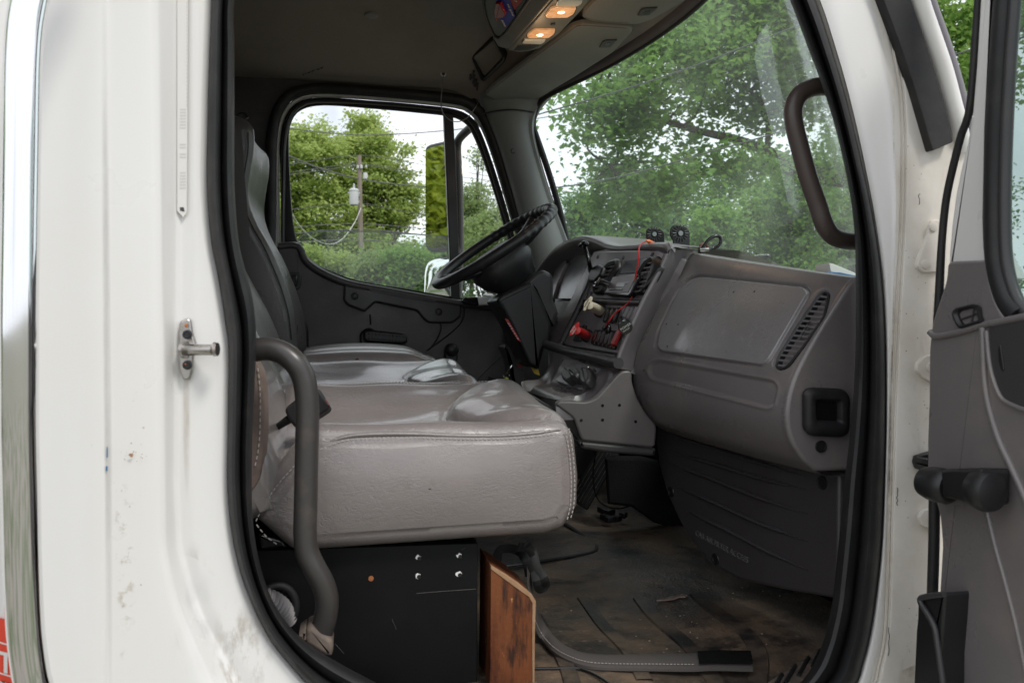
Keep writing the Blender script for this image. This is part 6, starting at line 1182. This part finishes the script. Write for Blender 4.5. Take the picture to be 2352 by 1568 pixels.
# brown worn side gusset of the backrest
gp = spl([P(584, 828, 1.288), P(600, 860, 1.288), P(605, 920, 1.288), P(606, 985, 1.288), P(600, 1060, 1.288), P(593, 1100, 1.288), P(582, 1120, 1.288)], 30)
b = MB(); b.grid(np.array([[p+np.array([-.07, .0, 0]), p+np.array([-.012, -.003, 0]), p, p+np.array([.006, .012, 0])] for p in gp])); b.build('side_gusset', M['suede'], BK)
stitch_on(spl([P(592, 845, 1.2835), P(597, 900, 1.2835), P(597, 985, 1.2835), P(592, 1040, 1.2835), P(584, 1075, 1.2835)], 60), M['stitch'], 'stitching', BK, .0010, .0085, .55)['kind'] = 'stuff'
# seams on the near cushion: welt, double stitching
def on_side(u, v, o=.0022): return P(u, v, 1.297-o)
seam = [(588, 1196), (612, 1150), (640, 1110), (665, 1082), (690, 1056), (735, 1024), (790, 1004), (850, 997), (950, 996), (1050, 1000), (1150, 1000), (1230, 994), (1290, 985), (1312, 974)]
fwx = [np.array([.357, yy, EZ-.163+(yy-1.3)*.068]) for yy in (1.318, 1.36, 1.45, 1.55, 1.65, 1.74)]
b = MB(); b.tube(spl([on_side(u, v, -.004) for u, v in seam[4:-1]], 120), [.0034]*12+[.0008], 8); b.build('welt', M['leather'], CU1)
for nm, pth in [('a', [(u, v+8) for u, v in seam[5:]]), ('b', seam[:6]), ('c', [(589, 1204), (612, 1232), (640, 1252)]), ('d', [(1300, 990), (1309, 1050), (1312, 1110), (1310, 1160), (1302, 1196)]), ('e', [(1308, 988), (1317, 1050), (1320, 1110), (1318, 1160), (1310, 1192)])]:
    o_y = {'a': .0006, 'b': .0006, 'c': .0004, 'd': .0004, 'e': -.001}[nm]
    stitch_on(spl([on_side(u, v, o_y) for u, v in pth], 120), M['stitch'], 'stitching', CU1, .00085 if nm != 'a' else .0006, .0068, .6)['kind'] = 'stuff'
def on_top(zf, pts, m, name, par, r=.0008, off=.0015, gap=.007):
    q_ = spl(np.array([(x, y, 0) for x, y in pts]), 140); p3 = [(x, y, zf(x, y)+off) for x, y, _ in q_]; o = stitch_on(np.array(p3), m, name, par, r, gap, .6); o['kind'] = 'stuff'
on_top(zA, [(-.08, 1.772), (.05, 1.775), (.2, 1.775), (.30, 1.77)], M['stitch'], 'stitching', CU1)
on_top(zB, [(-.10, 2.255), (.05, 2.26), (.18, 2.26), (.24, 2.25)], M['stitch'], 'stitching', CU2)
on_top(zB, [(-.10, 1.825), (.05, 1.822), (.18, 1.822), (.24, 1.83)], M['stitch'], 'stitching', CU2)
# buckle between the seats
BU = empty('seat_belt_buckle', tuple(P(700, 930, 1.6))); attach(BU, T)
b = MB(); b.tube(spl([P(604, 1000, 1.50), P(620, 990, 1.49), P(645, 975, 1.48), P(672, 958, 1.46)], 14), [.009, .010, .012, .015], 10, flat=.5); b.build('belt_stalk', M['web'], BU)
b = MB(); b.prism(fillet(pxl([(651, 938), (700, 898), (733, 890), (758, 930), (754, 938), (690, 980), (668, 972)], P, 1.44), .008, 4), (-.1, -1, .35), .028, .005, 3); bb = b.build('buckle', M['black'], BU)
b = MB(); b.prism(fillet(pxl([(746, 916), (748, 916), (756, 930), (754, 931)], P, 1.431), .001), (0, -1, .2), .004, .0005); b.build('release_button', mat('dull_pink', (.30, .08, .08), .5), bb)
b = MB(); b.prism(fillet(pxl([(794, 836), (822, 821), (833, 836)], P, 2.30), .002), (0, -1, .3), .02, .003); b2 = b.build('driver_buckle', M['blackgloss'], BU)
b = MB(); b.prism(pxl([(819, 826), (825, 824), (833, 838), (817, 838)], P, 2.295), (0, -1, .3), .004, .0008); b.build('release_button', M['red'], b2)
# driver seat
DS_ = empty('driver_seat', (.1, 2.6, FZ+.3)); attach(DS_, T); DS_['label'] = 'high backed driver seat in dark grey vinyl'
def zD(x, y):
    s = (y-2.335)/.5; d = (x-.03)/.24; return EZ-.102+.052*max(0, 1-d*d*.55)*(.55+.45*math.sin(math.pi*min(max(s*1.1, 0), 1)))-.006*math.exp(-((s-.16)/.02)**2)-.03*sm((x-.15)/.14)
seat_body('seat_cushion', lambda y: cushion_ring(-.15, .262, zD, EZ-.26, y), 2.335, 2.835, M['leather'], DS_, .03, 40)
on_top(zD, [(-.12, 2.40), (.0, 2.39), (.12, 2.39), (.2, 2.41)], M['stitch'], 'stitching', DS_, .0007, .002)
dfp = [(690, 822), (690, 780), (683, 722), (669, 670), (650, 620), (627, 568), (600, 520), (583, 480), (577, 440), (583, 390), (590, 345), (590, 305), (582, 288), (565, 276), (545, 270)]
dpr = spl([P(u, v, 2.42) for u, v in dfp], 60)
def dring(y):
    fr = [(p[0]-.02*math.sin(math.pi*min(max((y-2.36)/.46, 0), 1)), p[2]) for p in dpr]; bk = [(fr[-1][0]-.03, fr[-1][1]-.004), (fr[-1][0]-.06, fr[-1][1]-.05), (fr[30][0]-.12, fr[30][1]), (fr[0][0]-.12, fr[0][1]+.05), (fr[0][0]-.10, fr[0][1]-.02)]
    return resample(np.array(fr+bk), 140, True)
DBK = seat_body('backrest', dring, 2.37, 2.83, M['leather_grey'], DS_, .035, 30)
b = MB(); b.tube(spl([P(u-20, v, 2.366) for u, v in dfp[1:-3]], 60), .0022, 6); b.build('piping', M['black'], DBK)
b = MB(); b.prism(fillet(pxl([(627, 870), (652, 856), (680, 850), (676, 866), (640, 888), (622, 892)], P, 2.31), .006), (0, -1, .2), .02, .005); b.build('recliner_cover', M['black'], DS_)
b = MB(); b.tube([P(545, 268, 2.5), P(552, 262, 2.5), P(562, 262, 2.5), P(568, 272, 2.5)], .006, 8); b.build('headrest_loop', M['black'], DBK)
# ---------------------------------------------------------------- seat box, hose, handle
SB = None
b = MB(); b.prism(pxl([(560, 1264), (640, 1262), (1097, 1247), (1097, 1590), (560, 1590)], P, 1.335), (0, -1, 0), .93, .0025); SB = b.build('seat_box', M['steelblack'], T); tag(SB, 'black painted steel box under the passenger seat')
for u, v in [(962, 1281), (1056, 1277), (961, 1323), (1055, 1319)]:
    b = MB(); an = np.linspace(0, 2*math.pi, 12)[:-1]; b.prism(np.array([P(u-1+RNG.uniform(4.5, 8)*math.cos(a), v-1+RNG.uniform(4, 8)*math.sin(a), 1.3345) for a in an]), (0, -1, 0), .0006); pc_ = b.build('paint_chip', M['whitepaint2'], SB)
    b = MB(); b.lathe([(0, 0), (.0036, 0), (.003, .0012), (0, .0012)], P(u+1.5, v+1, 1.3336), (0, -1, 0), 12); b.build('drilled_hole', M['blackgloss'], SB)
b = MB(); b.lathe([(0, 0), (.0045, 0), (.004, .0015), (0, .002)], P(852, 1328, 1.3345), (0, -1, 0), 14); b.build('rusty_bolt', M['rust'], SB)
b = MB()
for p_a, p_b in [((957, 1362), (1020, 1357)), ((1020, 1357), (1092, 1352)), ((1060, 1262), (1068, 1258)), ((770, 1478), (790, 1500)), ((900, 1420), (910, 1445))]: b.tube([P(*p_a, 1.3342), P(*p_b, 1.3342)], .0004, 4)
o = b.build('scratch', mat('grey_scratch', (.07, .065, .06), .6), SB); o['kind'] = 'stuff'
b = MB(); b.prism(fillet(pxl([(592, 1225), (650, 1240), (660, 1258), (600, 1262)], P, 1.32), .004), (0, -1, 0), .03, .004); b.build('seat_bracket', M['blackgloss'], T)
c = P(636, 1394, 1.31); an = np.linspace(0, 2*math.pi, 49)[:-1]
b = MB(); b.tube(np.array([c+np.array([.028*math.cos(a), .004*math.cos(a), .033*math.sin(a)]) for a in an]), .0062, 12, closed=True); RGm = b.build('hose_grommet', M['rubber'], T)
b = MB(); b.lathe([(0, 0), (.026, 0), (.026, .001), (0, .001)], c+np.array([0, .006, 0]), (0, -1, 0), 24); b.build('grommet_hole', M['blackgloss'], RGm)
hp = spl([P(590, 1372, 1.285), P(618, 1380, 1.29), P(642, 1396, 1.30), P(658, 1424, 1.32)], 120); rad = .0160+.0020*np.sin(np.linspace(0, 2*math.pi*13, 120))
b = MB(); b.tube(hp, rad, 18); tag(b.build('corrugated_hose', M['hose'], T), 'pale grey corrugated hose end beside the seat box')
b = MB(); b.tube(spl([P(560, 808, 1.235), P(592, 803, 1.225), P(622, 802, 1.22), P(652, 812, 1.215), P(679, 834, 1.21), P(696, 864, 1.21), P(704, 905, 1.21), P(706, 960, 1.21), P(704, 1060, 1.21), P(702, 1160, 1.21), P(701, 1225, 1.21), P(706, 1268, 1.21), P(722, 1303, 1.21), P(741, 1338, 1.212), P(751, 1375, 1.215), P(748, 1415, 1.22), P(738, 1452, 1.225), P(728, 1490, 1.23)], 160), .0166, 24); GB = b.build('seat_handle', M['bar2'], T); tag(GB, 'thick charcoal entry grab bar beside the passenger seat')
b = MB(); b.prism(fillet(pxl([(703, 1446), (716, 1438), (764, 1470), (766, 1490), (762, 1508), (745, 1506), (702, 1478)], P, 1.205), .004), (0, -1, 0), .05, .006); b.build('handle_foot', mat('dusty_brown_rubber', (.11, .085, .07), .75, mott=[(25, (.19, .15, .12), .45, .7)]), GB)
b = MB(); b.prism(fillet(pxl([(684, 1460), (702, 1447), (704, 1472), (692, 1474)], P, 1.204), .003), (0, -1, 0), .05, .004); b.build('foot_flange', bpy.data.materials['dusty_brown_rubber'], GB)
# ---------------------------------------------------------------- loose things on the floor
WB = empty('wooden_board', tuple(P(1170, 1600, 1.36))); tag(WB, 'worn orange-brown plywood board standing against the black seat box', 'board')
wp = [(1128, 1300), (1160, 1321), (1190, 1342), (1221, 1367), (1228, 1381), (1226, 1450), (1225, 1560), (1225, 1592), (1124, 1592), (1126, 1500)]
b = MB(); b.prism(pxl(wp, P, 1.31), (0, -1, 0), .115, .0012); b.build('plywood', M['wood'], WB)
b = MB(); b.prism(pxl([(1128, 1299), (1160, 1318), (1192, 1340), (1222, 1365), (1231, 1380), (1229, 1450), (1228, 1592), (1222, 1592), (1223, 1560), (1222, 1450), (1223, 1385), (1215, 1371), (1190, 1353), (1160, 1331), (1128, 1307)], P, 1.3085), (0, -1, 0), .010, .001); b.build('worn_edge', M['woodedge'], WB)
b = MB()
for a in [[(1190, 1255), (1212, 1262), (1224, 1290), (1232, 1330), (1240, 1352), (1252, 1345), (1250, 1330), (1232, 1300), (1222, 1262), (1208, 1248)], [(1140, 1290), (1150, 1262), (1185, 1262), (1208, 1285), (1216, 1320)]]:
    b.tube(spl([P(u, v, 1.44+.02*(i % 3)) for i, (u, v) in enumerate(a)], 50), .0085, 8, flat=.3, upv=(0, 1, 0))
tag(b.build('webbing_straps', M['web'], None), 'black webbing straps dangling in loops under the passenger seat', 'strap')
zs = FZ+.024
up_ = [P(1218, 1290, 1.46), P(1221, 1330, 1.46), P(1226, 1368, 1.46), P(1236, 1400, 1.47)]; fe_u = [(1252, 1432), (1275, 1462), (1306, 1485), (1350, 1499), (1420, 1502), (1500, 1500), (1590, 1499), (1640, 1496), (1724, 1497)]
lo_p = [P(1210, 1290, 1.44), P(1212, 1340, 1.44), P(1217, 1385, 1.44), P(1226, 1425, 1.44)]; fe_l = [(1242, 1462), (1268, 1492), (1304, 1514), (1352, 1529), (1420, 1533), (1500, 1534), (1590, 1535), (1640, 1533), (1730, 1535)]
U_ = spl(np.array(up_+[PZ(u, v, zs+.002) for u, v in fe_u]), 90); L2 = spl(np.array(lo_p+[PZ(u, v, zs) for u, v in fe_l]), 90)
b = MB(); k1 = 90; b.grid(np.array([[U_[i]+np.array([0, 0, -.004]), U_[i], U_[i]*.7+L2[i]*.3+np.array([0, 0, .004]), U_[i]*.3+L2[i]*.7+np.array([0, 0, .004]), L2[i], L2[i]+np.array([0, 0, -.005])] for i in range(k1)])); SR = b.build('vinyl_strap', M['strap'], None); tag(SR, 'grey vinyl strap with a black velcro end curving along the floor', 'strap')
kk = [i for i in range(90) if proj(U_[i])[0] > 1592]
b = MB(); b.grid(np.array([[U_[i]*.97+L2[i]*.03+np.array([0, 0, .004]), U_[i]*.6+L2[i]*.4+np.array([0, 0, .008]), U_[i]*.08+L2[i]*.92+np.array([0, 0, .006])] for i in kk])); b.build('velcro_end', M['velcro'], SR)
stitch_on(np.array([U_[i]*.12+L2[i]*.88+np.array([0, 0, .0045]) for i in range(10, kk[0])]), M['stitch'], 'stitching', SR, .0006, .006, .6)['kind'] = 'stuff'
b = MB(); b.tube(spl([PZ(u, v, FZ+.022) for u, v in [(1226, 1534), (1270, 1534), (1320, 1533), (1360, 1545), (1400, 1570), (1430, 1600)]], 40), .0024, 6); tag(b.build('black_cord', M['blackgloss'], None), 'thin black cord along the floor below the vinyl strap', 'cord')
b = MB(); b.tube(spl([P(1368, 1040, 2.25), P(1362, 1090, 2.25), P(1368, 1135, 2.28), P(1385, 1158, 2.3), PZ(1420, 1168, FZ+.03), PZ(1460, 1160, FZ+.03), PZ(1500, 1180, FZ+.03)], 40), .0022, 6); tag(b.build('hanging_cord', M['blackgloss'], None), 'thin black cord hanging under the lower console down to the floor', 'cord')
b = MB()
for u, v in [(1392, 1188), (1405, 1192), (1418, 1190), (1400, 1176), (1432, 1182), (1385, 1172)]: b.box(PZ(u, v, FZ+.03), (RNG.uniform(.02, .05), .02, .018), Matrix.Rotation(RNG.uniform(0, 3), 3, 'Z'), .004)
tag(b.build('rubber_scraps', M['black'], None), 'tangle of black connector scraps on the floor below the console', 'scrap')
# ================================================================ THE OPEN PASSENGER DOOR (stands at a right angle, close to the camera)
XD = .845
PD_ = empty('passenger_door', (XD, .7, FZ)); attach(PD_, T); PD_['label'] = 'open passenger door standing out from the cab'
def dp(name, pts, X, th, r, m, parent, fil=.004, seg=4, nrm=(-1, 0, 0)):
    b = MB(); b.prism(fillet(pxl(pts, PX, X), fil, seg), nrm, th, r, 4); return b.build(name, m, parent)
dp('outer_skin', [(2262, -300), (2254, 0), (2238, 240), (2222, 330), (2200, 420), (2186, 520), (2175, 640), (2168, 900), (2166, 1200), (2163, 1400), (2158, 1700), (2900, 2000), (2900, 700), (2400, 760), (2330, 718), (2300, 690), (2275, 560), (2290, -300)], XD+.035, .03, .004, M['white'], PD_, .004)
b = MB(); b.tube(spl([PX(u, v, XD+.012) for u, v in [(2258, -200), (2243, 60), (2228, 245), (2208, 310), (2190, 380), (2173, 460), (2163, 560), (2157, 680), (2152, 800), (2146, 1000), (2146, 1130), (2145, 1250), (2141, 1380), (2134, 1560), (2128, 1700)]], 90), [.004, .0055, .0055, .0055, .007, .008, .008, .008, .008], 12); b.build('door_edge_rubber', M['rubber'], PD_)
b = MB(); wf = [(2257, -200), (2249, 0), (2240, 150), (2231, 260), (2219, 330), (2204, 390), (2192, 450), (2183, 520), (2178, 580), (2174, 660), (2300, 640), (2275, 598), (2266, 570), (2264, 500), (2268, 300), (2282, 0), (2292, -200)]
dp('window_surround', wf, XD, .04, .006, M['white'], PD_, .003)
b = MB(); ru = spl([PX(u, v, XD-.004) for u, v in [(2318, -200), (2303, 0), (2292, 150), (2284, 300), (2280, 450), (2281, 560), (2286, 615), (2297, 660), (2312, 697), (2335, 725)]], 70)
b.tube(ru, .0125, 16, flat=.8); b.build('window_rubber', M['rubber'], PD_)
b = MB(); b.tube(ru+np.array([.006, -.014, 0]), .0085, 12); b.build('glass_run', M['dark'], PD_)
b = MB(); b.cap(np.array([PX(u, v, XD+.004) for u, v in [(2325, -200), (2318, 0), (2303, 150), (2295, 300), (2292, 450), (2294, 600), (2305, 660), (2325, 700), (2420, 680), (2700, 600), (2900, -200)]])); b.build('door_glass', M['doorglass'], PD_, smooth=False)
TRM = dp('door_trim', [(2175, 607), (2182, 600), (2262, 597), (2269, 603), (2272, 640), (2282, 680), (2297, 715), (2310, 735), (2900, 560), (2900, 1900), (2100, 1900), (2120, 1500), (2152, 1440), (2157, 1350), (2163, 1250), (2157, 1180), (2146, 1142), (2128, 1100), (2131, 1000), (2133, 800), (2139, 745), (2160, 680), (2172, 645)], XD-.012, .03, .0045, M['taupe'], PD_, .010)
# styled ridges and the darker arm rest hollow
def dtube(name, pts, X, r, m, par, flat=None): b = MB(); b.tube(spl([PX(u, v, X) for u, v in pts], 60), r, 10, flat=flat); return b.build(name, m, par)
dtube('trim_ridge', [(2136, 762), (2150, 772), (2190, 766), (2230, 755), (2260, 746), (2300, 738), (2360, 726)], XD-.013, .0048, M['taupe'], TRM)
dtube('trim_ridge', [(2257, 752), (2259, 800), (2262, 870), (2272, 935), (2295, 1010), (2318, 1060), (2345, 1120), (2380, 1200)], XD-.013, .0048, M['taupe'], TRM)
dtube('trim_ridge', [(2264, 1160), (2285, 1250), (2310, 1340), (2335, 1440), (2360, 1560)], XD-.012, .0030, M['taupe'], TRM)
hol = dp('arm_hollow', [(2268, 750), (2300, 742), (2420, 720), (2420, 960), (2352, 943), (2320, 930), (2302, 918), (2288, 890), (2275, 850), (2269, 800)], XD-.0145, .004, .0015, M['dark'], TRM, .008)
dp('finger_slot', [(2291, 800), (2297, 790), (2303, 830), (2306, 850), (2300, 852), (2293, 832)], XD-.016, .003, .001, M['black'], hol, .002)
dtube('hollow_rim', [(2266, 760), (2270, 810), (2277, 855), (2290, 895), (2303, 917), (2325, 930), (2360, 943), (2400, 950)], XD-.015, .0032, M['taupe'], TRM)
go = resample(fillet(pxl([(2190, 718), (2200, 708), (2240, 698), (2254, 703), (2256, 722), (2262, 740), (2210, 755), (2200, 744)], PX, XD-.0135), .004, 5), 48, True); gi = go.mean(0)+(go-go.mean(0))*.68
nn = np.array([-1., 0, 0]); b = MB(); b.grid(np.array([go, go+nn*.004, go*.5+gi*.5+nn*.005, gi+nn*.002, gi-nn*.012]), cv=True); b.cap(gi-nn*.012); DV = b.build('door_vent', M['black'], PD_)
b = MB(); b.tube([PX(2208, 733, XD-.014), PX(2250, 718, XD-.014)], .0012, 6); b.tube([PX(2238, 705, XD-.013), PX(2232, 742, XD-.013)], .0014, 6); b.build('vent_vanes', M['dark'], DV)
# window crank / door strap roller: two rounded barrels on a bar
CK = empty('closing_handle', tuple(PX(2210, 1125, XD-.03))); attach(CK, PD_); 
c1, c2 = PX(2152, 1112, XD-.045), PX(2262, 1126, XD-.050); ax = np.array([.12, -1., 0]); ax /= np.linalg.norm(ax)
b = MB(); b.lathe([(0, -.026), (.012, -.0255), (.0205, -.021), (.0235, -.010), (.0245, .004), (.024, .018), (.020, .024), (0, .024)], c1, ax, 26); b.build('roller', M['black'], CK)
b = MB(); b.lathe([(0, -.018), (.016, -.0175), (.023, -.014), (.0260, -.004), (.0268, .006), (.024, .013), (.012, .018), (0, .018)], c2, ax, 26); b.build('roller', M['black'], CK)
b = MB(); b.prism(fillet(pxl([(2160, 1078), (2180, 1076), (2250, 1077), (2255, 1085), (2255, 1158), (2245, 1162), (2195, 1148), (2162, 1140)], PX, XD-.058), .006), nn, .04, .004); b.build('link', M['black'], CK)
# pocket at the bottom
pkp = [(2107, 1372), (2112, 1368), (2130, 1364), (2168, 1360), (2170, 1366), (2166, 1430), (2160, 1500), (2158, 1700), (2095, 1700), (2100, 1568), (2105, 1450)]
PKo = dp('door_pocket', pkp, XD-.050, .05, .004, M['black'], PD_, .003)
dtube('pocket_lip', [(2168, 1364), (2130, 1369), (2114, 1374), (2116, 1386), (2130, 1408), (2146, 1438), (2152, 1470), (2158, 1510), (2166, 1568), (2172, 1640)], XD-.054, .0042, M['dark'], PKo)
dp('pocket_front', [(2112, 1385), (2126, 1410), (2142, 1440), (2148, 1475), (2154, 1515), (2162, 1568), (2170, 1700), (2095, 1700), (2100, 1568), (2105, 1450)], XD-.052, .004, .001, M['black'], PKo, .002)
